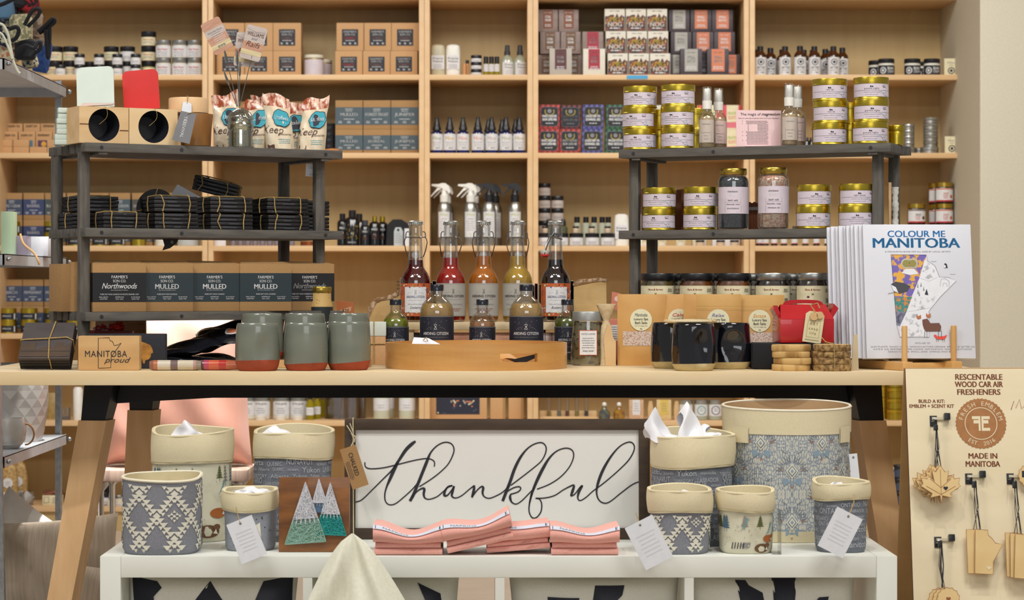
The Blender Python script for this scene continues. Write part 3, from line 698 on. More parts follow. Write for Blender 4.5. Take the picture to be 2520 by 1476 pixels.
# --- bay 4: soap cartons
def soap(card, lab, title, w=.074, h=.083, cov=.5, tall=.86, tc=None, d=.05):
    def d_(g, ww, hh, fn):
        g.bar(-ww*cov/2, ww*cov/2, hh*(1-tall), hh*.985, lab, fn); f2 = plane_map(-.001)
        g.text('oak + cedar', 0, hh*.84, hh*.045, tc or INKW, f2, fit=ww*.4, bold=.03)
        for k, t in enumerate(title): g.text(t, 0, hh*(.62-.15*k), hh*.11, tc or INKW, f2, fit=ww*cov*.6, bold=.05)
        g.lines(0, hh*.3, ww*cov*.8, 2, hh*.07, hh*.03, tc or INKW, f2)
    return carton(w, d, h, card, 'label', d_)
def nog():
    def d_(g, ww, hh, fn):
        rnd = random.Random(9); f2 = plane_map(-.0009); f3 = plane_map(-.0013)
        P = [(-ww*.48, 0), (ww*.48, 0), (ww*.48, hh*.66)]
        n = 9
        for k in range(n): P.append((ww*.48-ww*.96*(k+.5)/n, hh*(.58+.16*rnd.random()+.08*(k % 2))))
        P.append((-ww*.48, hh*.66)); g.poly(P, m_('nog_dark', '2a1c1c', hex2='7b3c22', scale=90, p0=.45, p1=.6), fn)
        for k in range(26):
            x = rnd.uniform(-.44, .44)*ww; z = rnd.uniform(.3, .7)*hh; s = ww*.04
            g.poly([(x-s, z), (x+s, z), (x+s*.5, z+s*2.2), (x-s*.5, z+s*2)], [m_('nog_orange', 'b5622c'), m_('nog_red', '8c2f22'), m_('nog_tan', 'c59a54')][k % 3], f2)
        g.text('PIG', 0, hh*.42, hh*.2, m_('nog_yellow', 'cdb52e'), f3, fit=ww*.5, bold=.05)
        g.text('NOG', 0, hh*.2, hh*.21, m_('nog_white', 'f0ece2'), f3, fit=ww*.68, bold=.05)
        g.text('oak + cedar', 0, hh*.88, hh*.05, INK, f3, fit=ww*.5, bold=.03); g.lines(0, hh*.1, ww*.6, 1, .01, hh*.05, INKW, f3)
    return carton(.0755, .05, .083, CREAMW, 'label', d_)
rw = ['bottom', 'middle', 'top']
SH_ = .0835
for j in range(3):      # j=0 bottom
    z = Z0+j*SH_+(.002 if j else 0)
    dx = {0: 9, 1: 5, 2: 0}[j]
    for i, x in enumerate((1513, 1565, 1617)):
        put('soap_carton', cached('nog', nog), (sx(x+dx*.5+(2 if j == 0 else 0)), SY-.02*(j == 0), z), f'cream soap carton with dark flame picture and NOG lettering, {rw[j]} row, {["left","middle","right"][i]}', 'soap box', 'soap cartons with flame picture')
    for i, x in enumerate((1349, 1400)):
        if j == 0: continue
        put('soap_carton', cached('brown%d' % j, lambda: soap(TAUPE, BROWNL if j == 1 else m_('rust_label', '7d4524'), ('COAL', 'SUGAR'))), (sx(x+dx), SY+.02, z), f'taupe soap carton with brown label, {rw[j]} row, {["left","right"][i]}', 'soap box', 'taupe soap cartons')
    for i, (x, l, nm) in enumerate(((1673, GREYLB, 'pale grey'), (1727, ORNG, 'salmon'), (1780, ORNG, 'salmon'))):
        if j == 0: continue
        put('soap_carton', cached('char'+nm+str(j), lambda: soap(CHAR, l, ('SMALL', 'BATCH'), w=.0785, cov=.6)), (sx(x+dx), SY+.03, z), f'charcoal soap carton with {nm} label, {rw[j]} row, {["left","middle","right"][i]} of three', 'soap box', 'charcoal soap cartons')
put('soap_carton', soap(TAUPE, m_('crimson_label', 'a01c33'), ('THE', 'SOAP'), cov=.55, w=.078), (sx(1459), SY, Z0+SH_), 'taupe soap carton with crimson label, middle row', 'soap box', 'taupe soap cartons')
put('soap_carton', soap(CREAMW, m_('crimson_label', 'a01c33'), ('THE', 'SOAP'), w=.082, h=.0985, cov=.52, tall=.78), (sx(1461), SY-.04, Z0), 'cream soap carton with crimson label, bottom row', 'soap box', 'cream soap cartons')
put('soap_carton', soap(m_('pale_taupe_card', 'b3aba0'), m_('plum_brown_label', '57262a'), ('COAL', 'SUGAR'), w=.083, h=.0985, cov=.52, tall=.78), (sx(1379), SY-.04, Z0), 'pale taupe soap carton with plum label standing forward, bottom row', 'soap box', 'cream soap cartons')
for i, x in enumerate((1346, 1412)):
    put('soap_carton', cached('bb0', lambda: soap(TAUPE, BROWNL, ('COAL', 'SUGAR'))), (sx(x), SY+.03, Z0), f'taupe soap carton partly hidden in bottom row, {["left","right"][i]} of plum-labelled one', 'soap box', 'taupe soap cartons')
for i, (x, l, y) in enumerate(((1701, GREYLB, -.04), (1767, ORNG, -.04), (1672, GREYLB, .02), (1735, CHAR, .02), (1796, ORNG, .02))):
    put('soap_carton', freeze(soap(CHAR, l, ('SMALL', 'BATCH'), w=.081, h=.0985 if y < 0 else .083, cov=.6, tall=.86)), (px(x, SY+y), SY+y, Z0), ['charcoal carton with pale grey label standing forward, bottom row', 'charcoal carton with salmon label standing forward, bottom row', 'charcoal carton hidden left of the forward grey-labelled one', 'charcoal carton hidden between the two forward ones', 'charcoal carton hidden right of the forward salmon-labelled one'][i], 'soap box', 'charcoal soap cartons')
put('shelf_sticker', MB().box(-.039, .039, -.0008, -.0002, 0, .0135, m_('blue_tape', '3f9ccb')), (px(1568, BY), BY-.0005, SHZ[1]-.0165), 'blue tape label stuck on the shelf edge', 'label')
def plaid(c1, c2, title, tcol, w=.077, h=.091, inner=INK):
    def d_(g, ww, hh, fn):
        n = 8
        for a in range(n):
            for b in range(n):
                if (a+b) % 2: g.bar(-ww/2+ww*a/n, -ww/2+ww*(a+1)/n, hh*b/n, hh*(b+1)/n, c2, fn)
        f2 = plane_map(-.0009); f3 = plane_map(-.0013)
        r = .009; W, H0, H1 = ww*.41, hh*.12, hh*.9
        P = []
        for cx_, cz_, a0 in ((W-r, H1-r, 0), (-W+r, H1-r, 90), (-W+r, H0+r, 180), (W-r, H0+r, 270)):
            for k in range(4): a = R(a0+30*k); P.append((cx_+r*cos(a), cz_+r*sin(a)))
        g.poly([(x*1.03, hh*.51+(z-hh*.51)*1.03) for x, z in P], INKG, f2); g.poly(P, inner, f3); f4 = plane_map(-.0017)
        g.stroke([(.017*cos(R(a)), hh*.72+.014*sin(R(a))) for a in range(150, 391, 24)], .003, m_('antler_yellow', 'b3a13a'), f4); g.disc(0, hh*.74, .008, INKG, f4)
        for k, t in enumerate(title): g.text(t, 0, hh*(.48-.14*k), hh*.105, tcol, f4, fit=ww*.7, bold=.05)
        g.lines(0, hh*.22, ww*.5, 1, .01, hh*.03, tcol, f4)
    return carton(w, .05, h, c1, 'label', d_)
RP, RK = m_('plaid_red', 'b83a34'), m_('plaid_dark_red', '7a201f')
pl = [('red plaid', RP, RK, ('MAPLE LIQUORS', 'SNOW CAPPED PINE'), INKW, 1352), ('dark red plaid', m_('plaid_oxblood', '7c2424'), INK, ('MAPLE LIQUORS', 'SNOW CAPPED PINE'), INKG, 1404), ('violet plaid', m_('plaid_violet', '5c5aa6'), m_('plaid_dark_violet', '34325f'), ('LODGE LEAF TEA', 'DOWNHILL SKIS'), INKW, 1459), ('green plaid', m_('plaid_green', '2f6b4a'), m_('plaid_dark_green', '163627'), ('WOOD STOVE', 'PINE NEEDLES'), INKW, 1516)]
for i, (nm, c1, c2, t, tc, x) in enumerate(pl):
    for j in range(2):
        c = (RP, RK) if (i == 1 and j == 0) else (c1, c2)
        put('soap_carton', cached('plaid%d%d' % (i, j and i == 1), lambda: plaid(c[0], c[1], t, INKW if j == 0 else tc)), (sx(x+(-2 if j == 0 else 0)), SY-.02*(i != 1 or j == 0), Z1+j*.0915), f'{nm if (i,j)!=(1,0) else "bright red plaid"} soap carton with antler crest, {["lower","upper"][j]} row, {ORD[i]} column', 'soap box', 'plaid soap cartons')
def fruites():
    def d_(g, ww, hh, fn):
        for k in range(4): g.bar(-ww*.5+k*ww*.055, -ww*.5+k*ww*.055+ww*.03, 0, hh, RED_P if k % 2 else GOLD_LID, fn)
        g.bar(-ww*.18, ww*.36, 0, hh, LABELC, fn); f2 = plane_map(-.001)
        g.text('FRUITES', ww*.09, hh*.6, hh*.12, m_('lime_green_print', '9fae4f'), f2, fit=ww*.44, bold=.03); g.text('SUITS', ww*.09, hh*.42, hh*.13, ORNG, f2, fit=ww*.4, bold=.03)
        g.bar(-ww*.18, ww*.36, hh*.06, hh*.3, m_('pink_print', 'd9707f'), f2)
    return carton(.083, .05, .091, m_('pink_card', 'd2435a'), 'label', d_)
for i, x in enumerate((1743, 1798)):
    for j in range(2):
        put('soap_carton', cached('fruites', fruites), (sx(x), SY, Z1+j*.0915), f'pink striped soap carton with cream label, {["lower","upper"][j]} {["left","right"][i]}, behind pink card', 'soap box', 'pink soap cartons')
for j in range(2): put('soap_carton', cached('tealb', lambda: soap(m_('teal_card', '86b5b0'), CREAMW, ('SPRUCE', 'MINT'), h=.091, tc=GREENP)), (sx(1622), SY, Z1+j*.0915), f'pale teal soap carton, {["lower","upper"][j]}, behind the gold tins', 'soap box', 'teal soap cartons')
# bay 4 third row
def bjar(r=.0235, h=.0475): return jar(r, h, .0165, m_('pale_scrub', 'b7aca6'), BLACKP, m_('greige_label', 'c5b9b2'), (.1, .95), deco_lines(INKG, None, INKG))
for i, (x, n) in enumerate([(1341, 5), (1373.5, 4)]):
    for j in range(n):
        put('scrub_jar', cached('bjar', bjar), (sx(x), SY+.09, Z2+j*.0478), f'black-lidded scrub jar, {ORD[j]} from bottom of {["taller left","shorter right"][i]} column', 'jar', 'black-lidded scrub jar columns')
for i, x in enumerate((1340, 1381, 1418, 1457, 1495)):
    put('scrub_jar', cached('bj2', lambda: jar(.0265, .0475, .0155, m_('grey_scrub', 'b3aeb0'), BLACKP, LABELW, (.1, .95), deco_lines(INK, None, INKG, nl=3))), (sx(x), SY-.01, Z2), f'wide black-lidded jar in the front row, {oth(i,5)}', 'jar', 'front row of wide black-lidded jars')
for i, x in enumerate((1341, 1417, 1456, 1495)):
    put('mini_jar', cached('mj', lambda: jar(.0115, .0262, .0075, m_('peach_mini', 'cdb59a'), BLACKP)), (sx(x), SY-.01, Z2+.0478), f'mini jar standing on a wide black-lidded jar, {oth(i,4)}', 'jar', 'mini jars on top')
for i, x in enumerate((1420, 1442, 1462, 1482, 1497)):
    put('lotion_bottle', cached('lb', lambda: [('bottle_body', MB().lathe([(0, 0), (.014, 0), (.014, .085), (.009, .09), (0, .09)], m_('pale_lotion', 'b9bba5'), 16)), ('cap', MB().lathe([(.0105, .09), (.0105, .112), (0, .112)], BLACKP, 14))]), (px(x, SY+.1), SY+.1, Z2), f'slim lotion bottle with black cap behind mini jars, {oth(i,5)}', 'bottle', 'slim lotion bottles')
for i, x in enumerate((1350, 1386)):
    put('mist_bottle', cached('mb', lambda: [('bottle_body', MB().lathe([(0, 0), (.017, 0), (.017, .07), (.009, .077), (0, .077)], OIL if 0 else m_('smoke_green', '55583c'), 16)), ('sprayer', MB().lathe([(.01, .077), (.01, .092), (.006, .103), (0, .103)], BLACKP, 14))]), (px(x, SY+.04), SY+.04, Z2), f'short mist bottle behind the wide jars, {["left","right"][i]}', 'bottle', 'short mist bottles')
def wdeo(): return deod(WHITEP, 0)
for i, x in enumerate((1529, 1575)):
    put('deodorant_stick', cached('wd', wdeo), (sx(x), SY, Z2), f'white deodorant stick {["left of","behind"][i]} the right rack front post', 'deodorant', 'white sticks by the right rack')
for i, x in enumerate((1587, 1628, 1675, 1716)):
    put('lotion_jar', cached('lj', lambda: jar(.019, .055, .012, WHITEWAX, WHITEP, LABELC, (.2, .8), deco_lines(INK, 'cream', INKG))), (sx(x), SY, Z2), f'cream lotion jar glimpsed under the right rack shelf, {oth(i,4)}', 'jar', 'cream lotion jars')
for i, x in enumerate((1722, 1772, 1806)):
    put('mini_jar', cached('mj2', lambda: jar(.0165, .022, .008, m_('peach_mini', 'cdb59a'), BLACKP)), (sx(x), SY-.02, Z2), f'low black-lidded jar under the right rack shelf, {["left","middle","right"][i]}', 'jar', 'low black-lidded jars')
    put('white_carton', cached('wcx', lambda: MB().box(-.026, .026, 0, .03, 0, .06, LABELW, .001)), (sx(x), SY+.03, Z2), f'white carton behind low black-lidded jar, {["left","middle","right"][i]}', 'box', 'white cartons')
# bay 4 low
WT = woodm('pale_pine', 'd3b283', 'c7a372', (2, 10, 10), .5, .03, 3)
put('vial_rack', [('base', MB().box(-.107, .107, -.03, 0, 0, .014, WT, .001)), ('back_step', MB().box(-.107, .107, .0, .02, 0, .034, WT, .001))], (sx(1398), SY, Z4), 'pale wooden vial rack on the shelf under the table', 'rack')
for i, x in enumerate((1351, 1376, 1396, 1420, 1443)):
    c = ['b0872b', '8b8a80', '7a2430', 'b49a44', '34343c'][i]
    put('glass_vial', [('vial', MB().lathe([(0, 0), (.0075, 0), (.0075, .07), (0, .07)], thin_glass('clear_glass'), 12)), ('contents', MB().lathe([(0, .001), (.0066, .001), (.0066, .02), (0, .02)], m_('vial_fill_%d' % i, c), 12))], (px(x, SY-.015), SY-.015, Z4+.0142), f'small glass vial with {["golden","pale","crimson","yellow","black"][i]} contents on the wooden rack', 'vial', 'vials on the wooden rack')
for i, x in enumerate((1487, 1523)):
    put('perfume_bottle', [('bottle_body', MB().lathe([(0, 0), (.019, .001), (.0225, .014), (.021, .03), (.009, .042), (.008, .05), (0, .05)], mat('botanical_glass_%d' % i, ['6f6f4c', '7c4a2c'][i], .1, hex2=['33405c', 'a9852c'][i], scale=60, coat=.6), 18)), ('stopper', MB().sphere((0, 0, .058), .009, WHITEP, 12))], (sx(x), SY-.01, Z4), f'botanical bottle with white ball stopper, {["left bluish","right reddish"][i]}', 'bottle', 'ball-stoppered botanical bottles')
def saltbag(lab, c):
    b = MB().box(-.028, .028, 0, .022, 0, .075, c, .004); g = MB().box(-.014, .014, -.0006, 0, .018, .075, lab).lines(0, .06, .02, 4, .009, .002, INKG, plane_map(-.0011))
    return [('packet_body', b), ('label', g)]
put('salt_packet', saltbag(LABELW, mat('petal_salt', 'b78a63', .6, hex2='d9c0a2', scale=200)), (sx(1566), SY, Z4), 'packet of petal salt with white label', 'packet', 'salt packets')
put('salt_packet', saltbag(m_('yellow_label', 'd6b95a'), mat('yellow_salt', 'c9a86a', .6, hex2='e0d0a4', scale=200)), (sx(1634), SY, Z4), 'packet of salt with yellow label', 'packet', 'salt packets')
for i, x in enumerate((1601, 1665)): put('wooden_scoop', MB().prism([(-.008, 0), (.008, 0), (.01, .04), (.006, .07), (-.006, .07), (-.01, .04)], 0, .01, WT), (sx(x), SY, Z4), f'wooden scoop beside the {["white","yellow"][i]}-labelled salt packet', 'scoop', 'wooden scoops')
for i, x in enumerate((1688, 1725, 1760)):
    c = [GREENP, m_('teal_print', '3b8f85'), NAVYL][i]
    put('mint_jar', jar(.0255, .075, .014, mat('sage_glass', 'a9ab98', .15, coat=.5), SILVER, LABELW, (.25, .95), lambda g, fn, r, z0, z1: g.disc(0, (z0+z1)/2, .017, c, fn, r0=.014).lines(0, (z0+z1)/2+.004, .018, 2, .007, .002, c, fn)), (sx(x), SY, Z4), f'jar with {["green","teal","navy"][i]} ring label under the table', 'jar', 'ring-label jars')

# --- bay 5
def after(tw='AFTER'):
    b = MB().lathe([(0, 0), (.022, 0), (.0228, .003), (.0228, .072), (.0195, .083), (.0125, .09), (.0115, .094), (0, .094)], AMBER, 22)
    c = MB().lathe([(.0112, .093), (.0112, .11), (.0102, .111), (0, .111)], BLACKP, 16)
    g = MB().cylpatch(.0232, 1.3, .003, .069, LABELW); f = cyl_map(.0236)
    g.disc(0, .051, .0125, INK, f, r0=.0095).disc(0, .051, .0055, INK, f); g.text('AFTER', 0, .026, .009, INK, f, fit=.03, bold=.03); g.text('SHAVE', 0, .0175, .006, INKG, f, fit=.03); g.lines(0, .01, .03, 1, .01, .0035, NAVYL, f)
    return [('bottle_body', b), ('cap', c), ('label', g)]
fr = [(1871, 0), (1896, .06), (1932, 0), (1968.5, -.01), (2004, 0), (2051, 0), (2073, .05), (1864, .12), (1925, .12), (1978, .13), (2000, .14), (2031, .1), (2040, .16)]
for i, (x, y) in enumerate(fr):
    front = y <= 0
    fi = [q for q, (a, b) in enumerate(fr) if (b <= 0) == front].index(i)
    put('aftershave_bottle', cached('after', after), (px(x, SY+y), SY+y, Z0), f'amber aftershave bottle with white ring label, {"front" if front else "rear"} row, {ORD[fi]}', 'bottle', 'amber aftershave bottles')
def beard(c):
    def f_():
        def dd(g, fn, r, z0, z1):
            g.disc(-.018, (z0+z1)/2, .0125, INKW, fn, r0=.009).disc(-.018, (z0+z1)/2, .005, INKW, fn)
            g.bar(0, r*1.2, z1-.005, z1-.001, c, fn); g.text('BEARD', .014, z0+.022, .010, INKW, fn, fit=.028, bold=.05); g.text('CREAM', .014, z0+.01, .010, INKW, fn, fit=.028, bold=.02)
        j = jar(.0305, .0635, .017, WHITEWAX, BLACKP, INK, (.0, .82), dd, half=1.4)
        return j
    return f_
for i, (x, y, c, n) in enumerate([(2181, 0, 'e0a23a', 'orange'), (2245, 0, '5f9a4a', 'green'), (2293, 0, '5f9a4a', 'green'), (2157, .07, '3f8fb5', 'blue'), (2268, .12, '5f9a4a', 'green')]):
    put('beard_cream_jar', cached('beard'+n, beard(m_('stripe_'+n, c))), (px(x, SY+y), SY+y, Z0), ['black-lidded beard cream jar with orange stripe', 'green-striped beard cream jar, left of front pair', 'green-striped beard cream jar, right of front pair', 'blue-striped beard cream jar behind the orange one', 'beard cream jar hidden between the green-striped pair'][i], 'jar', 'beard cream jars')
def card():
    g = MB().box(-.0265, .0265, 0, .0015, 0, .064, LABELC); f = plane_map(-.0006)
    g.text('Makers', 0, .045, .007, INKG, f, fit=.03, shear=.4); g.lines(0, .038, .02, 1, .01, .0018, INKG, f); g.disc(0, .0185, .013, NAVYL, f, r0=.0095).disc(0, .0185, .0055, NAVYL, f)
    return g
put('maker_card', cached('card', card), (sx(2338.5), SY-.02, Z0), 'small cream card with ring emblem on the top shelf', 'card', 'ring emblem cards')
put('maker_card', cached('card', card), (sx(2340), SY-.02, Z1), 'small cream card with ring emblem on the second shelf', 'card', 'ring emblem cards')
def stin(r, h): return lambda: jar(r, h, h*.45, STEEL, SILVER, None, lr=1.03)
for i, (x, n, r) in enumerate([(2237, 5, .0215), (2291, 6, .0315)]):
    put('round_tin', cached('stb%d' % i, stin(.030 if i == 0 else .034, .024)), (sx(x-4), SY, Z1), f'wide silver tin at the bottom of the {["shorter","taller"][i]} tin column', 'tin', 'silver tin columns')
    for j in range(n-1):
        put('round_tin', cached('st%d' % i, stin(r if i == 0 else .0275, .0215 if i == 0 else .0222)), (sx(x), SY+.01, Z1+.0242+j*(.0217 if i == 0 else .0224)), f'silver tin, {ORD[j+1]} from bottom of the {["shorter","taller"][i]} tin column', 'tin', 'silver tin columns')
put('round_tin', cached('stb1', stin(.034, .024)), (px(2262, SY+.07), SY+.07, Z1), 'wide silver tin lying between the two tin columns', 'tin', 'silver tin columns')
for i, x in enumerate((1985, 1999)):
    put('blue_label_bottle', cached('blb', lambda: blkbottle(.014, .062, .007, .018)[:2]+[('label', MB().cylpatch(.0144, 1.3, .006, .025, m_('sky_label', '7fb2d8')))]), (sx(x), SY+.02*i, Z1), f'tiny black dropper with sky blue label, {["left","right"][i]}', 'bottle', 'tiny droppers')
def honey(acc, acn):
    def f_():
        def dd(g, fn, r, z0, z1):
            g.bar(-r*1.2, r*1.2, z0, z0+.005, RED_P, fn, 8); g.bar(-r*1.2, r*1.2, z1-.005, z1-.001, acc, fn, 8); g.text('BEE', .002, z0+.026, .007, acc, fn, fit=.02, bold=.03); g.lines(0, z0+.021, .022, 3, .005, .002, RED_P, fn)
            g.disc(.024, z0+.018, .007, acc, fn)
        return jar(.0335, .079, .0175, mat('dark_preserve', '2b1512', .2, coat=.4), GOLD_LID, LABELW, (.12, .92), dd, half=1.25)
    return f_
hj = [(2323, 2, 0, 'orange', 'c8642c'), (2323, 1, 0, 'orange', 'c8642c'), (2323, 0, 0, 'orange', 'c8642c'), (2255, 1, 0, 'brown', '5a3322'), (2255, 0, 0, 'brown', '5a3322'), (2306, 2, .08, 'orange', 'c8642c'), (2306, 1, .08, 'orange', 'c8642c'), (2306, 0, .08, 'orange', 'c8642c')]
for i, (x, j, y, n, c) in enumerate(hj):
    zz = Z2-.0+j*.0795 - (.0 if 1 else 0)
    put('preserve_jar', cached('hon'+n, honey(m_('accent_'+n, c), n)), (px(x, SY+y), SY+y, zz-.0), f'gold-lidded preserve jar with {n} accents, {["bottom","middle","top"][j]}{" of column behind" if y else ""}', 'jar', 'gold-lidded preserve jars')
for i, x in enumerate((1868, 1884, 1905, 1929, 1955, 1982, 2009, 2036)):
    c = [RED_P, ORNG][i % 2]
    put('tincture_bottle', cached('tinc%d' % (i % 2), lambda: blkbottle(.0125, .075, .007, .02)[:2]+[('label', MB().cylpatch(.0129, 1.3, .008, .035, LABELW).bar(-.012, .012, .008, .011, c, cyl_map(.0133), 5))]), (sx(x), SY, Z2), f'dark tincture bottle with {["red","orange"][i%2]}-edged label under the rack, {oth(i,8)}', 'bottle', 'tincture bottles')
for i, (x, n) in enumerate([(2201, 4), (2173, 4)]):
    for j in range(n): put('gold_tin', cached('gt5', lambda: jar(.0275, .0405, .013, GOLD, GOLD, None, lr=1.03)), (px(x, SY+.07*i), SY+.07*i, Z4+j*.0408), f'plain gold tin, {ORD[j]} from bottom of {["front","rear"][i]} column beside the hanging board', 'tin', 'plain gold tin columns')
for i, (x, n, y) in enumerate([(2186, 3, 0), (2104, 3, 0)]):
    for j in range(n): put('sauce_jar', cached('sj', lambda: jar(.022, .047, .011, mat('dark_preserve', '2b1512'), WHITEP, LABELW, (.1, .9), lambda g, fn, r, z0, z1: g.disc(.008, (z0+z1)/2, .007, RED_P, fn))), (px(x, SY+y), SY+y, Z5+.0+j*.0475), f'white-lidded sauce jar, {["bottom","middle","top"][j]} of {["right","left"][i]} column behind the table leg', 'jar', 'white-lidded sauce jars')
for j in range(3): put('black_jar', cached('bkj', lambda: jar(.022, .05, .014, BLACKP, BLACKP, m_('slate_small_label', '3c4458'), (.15, .85))), (sx(2213), SY, Z5+j*.0505), f'dark jar, {["bottom","middle","top"][j]} of the column beside the hanging board', 'jar', 'dark jar column')
# ------------------------------------------------------------------ display table
TZ = .7463; TF = 4.61; TB = 5.30; TL, TR = -1.04, 1.012
def leg(top, bot, r, m, ang=.5, z0=None):
    """tapered square leg between two points"""
    g = MB(); n = 4; vs = []
    for c, rr in ((Vector(bot), r*.8), (Vector(top), r)):
        for i in range(n): a = ang+pi/2*i; vs.append((c.x+rr*cos(a), c.y+rr*sin(a), c.z))
    g.add(vs, [(0, 1, 5, 4), (1, 2, 6, 5), (2, 3, 7, 6), (3, 0, 4, 7), (3, 2, 1, 0), (4, 5, 6, 7)], m); return g
tab = [('tabletop', MB().box(TL, TR, TF, TB, TZ-.0276, TZ, MAPLE_TABLE, .0015))]
for sgn, xt, xb, yt, yb in ((-1, -.808, -.915, 4.78, 4.70), (-1, -.768, -.82, 5.17, 5.26), (1, .788, .875, 4.78, 4.70), (1, .75, .80, 5.17, 5.26)):
    k = (TZ-.03)/1.0; zj = .632
    f = lambda z: (xb+(xt-xb)*z/.64, yb+(yt-yb)*z/.64, z)
    tab.append(('leg', leg(f(.64), f(0), .042, LEGWOOD, .62 if sgn < 0 else pi/2-.62)))
    tab.append(('leg_bracket', leg(f(TZ-.0285), f(.632), .0445, BLACK_METAL, .62 if sgn < 0 else pi/2-.62)))
beam = MB()
bz = TZ-.0282
beam.prism([(-.80, bz), (.775, bz), (.775, bz-.045), (.70, bz-.042), (.55, bz-.0335), (-.57, bz-.0335), (-.72, bz-.042), (-.80, bz-.047)], 4.80, 4.84, BLACK_METAL)
beam.box(-.77, -.73, 4.84, 5.16, bz-.04, bz, BLACK_METAL).box(.72, .76, 4.84, 5.16, bz-.04, bz, BLACK_METAL)
beam.box(px(1152, 4.79), px(1206, 4.79), 4.78, 4.80, bz-.016, bz, BLACK_METAL)
tab.append(('support_beam', beam))
put('display_table', tab, (0, 0, 0), 'long pale maple table with black brackets and splayed oak legs', 'table')

# ------------------------------------------------------------------ galvanised rack on the left
gr = []
for (x, y) in ((-1.133, 5.42), (-1.150, 6.24)):
    gr.append(('post', MB().box(x-.018, x, y-.001, y+.002, 0, 1.47, GALV).box(x-.002, x+.001, y-.016, y, 0, 1.47, GALV).box(x-.018, x-.002, y+.002, y+.004, 0, 1.47, GALV)))
for (x, y) in ((-1.9, 5.42), (-1.9, 6.24)):
    gr.append(('post', MB().box(x, x+.018, y, y+.003, 0, 1.47, GALV)))
for z in (1.452, .992, .515, .06):
    s = MB().box(-1.9, -1.136, 5.425, 6.235, z-.002, z, GALV_SHELF).box(-1.9, -1.136, 6.229, 6.235, z-.026, z, GALV_SHELF).box(-1.9, -1.136, 5.425, 5.431, z-.026, z, GALV_SHELF)
    s.box(-1.1395, -1.136, 5.425, 6.235, z-.026, z+.001, GALV_SHELF)
    s.sphere((-1.128, 6.232, z-.012), .006, GALV).sphere((-1.128, 5.44, z-.012), .006, GALV)
    gr.append(('shelf', s))
for q in (0,):
    gr[q][1].v = [(x-.020*(z-.25), y, z) for x, y, z in gr[q][1].v]
put('galvanised_rack', gr, (0, 0, 0), 'open galvanised steel shelf rack at the far left', 'rack')

# ------------------------------------------------------------------ weathered wooden display racks
class Rack:
    def __init__(s, O, ang, L, D, lv): s.lv = lv; s.O = O; s.a = R(ang); s.L = L; s.D = D; s.u = (cos(s.a), sin(s.a)); s.v = (-sin(s.a), cos(s.a))
    def at(s, x, v):
        k = (x-VX)/F
        t = (k*(s.O[1]+v*s.v[1])-s.O[0]-v*s.v[0])/(s.u[0]-k*s.u[1])
        return (s.O[0]+t*s.u[0]+v*s.v[0], s.O[1]+t*s.u[1]+v*s.v[1])
LV = {'top': 1.2127, 'mid': 1.037, 'low': .863}
def rack(rk, posts, label, levels=('top', 'mid', 'low')):
    parts = []; D = rk.D
    for nm in levels:
        z = rk.lv[nm]
        n = 6; 
        for i in range(n):
            v0 = i*(D-.03)/(n-1)
            g = MB().box((0 if i in (0, n-1) else .004), rk.L-(0 if i in (0, n-1) else .004), v0, v0+.030, z-.0185, z, GREYRAIL, .0012)
            if i == 0:
                for t in (.035, rk.L*.36, rk.L*.93): g.lathe([(.004, 0), (.004, .001), (0, .001)], m_('nail_head', '26262a'), 10) if 0 else g.disc(t, z-.0095, .004, m_('nail_head', '26262a'), plane_map(-.0008), 12)
            parts.append(('slat', g))
    for (u, v) in posts:
        g = MB(); g.lathe([(.0115, TZ+.0005), (.0125, TZ+.1), (.012, .95), (.0125, 1.1), (.012, rk.lv['top']-.0185)], GREYWOOD, 10, u, v, sq=.7); parts.append(('post', g))
    parts.append(('crosspiece', MB().box(.03, .05, .003, D-.003, rk.lv['top']-.0235, rk.lv['top']-.0187, GREYWOOD)))
    parts.append(('crosspiece', MB().box(rk.L-.05, rk.L-.03, .003, D-.003, rk.lv['top']-.0235, rk.lv['top']-.0187, GREYWOOD)))
    put('display_rack', parts, (rk.O[0], rk.O[1], 0), label, 'rack', 'weathered grey slatted racks on the table', rz=rk.a)
RL = Rack((-.827, 4.75), 30, .59, .225, LV)
LVR = {'top': 1.2178, 'mid': 1.0393, 'low': .862}
RR = Rack((.2905, 5.105), -25, .614, .17, LVR)
rack(RL, [(.012, .043), (.012, .207), (.553, .043), (.545, .207)], 'grey slatted wooden rack on left of the table, holding slate bundles')
rack(RR, [(.022, .043), (.02, .155), (.575, .043), (.58, .155)], 'grey slatted wooden rack on right of the table, holding gold tins')

def onr(rk, x, v, lvl, dz=0.0): X, Y = rk.at(x, v); return (X, Y, rk.lv[lvl]+dz+.0004)
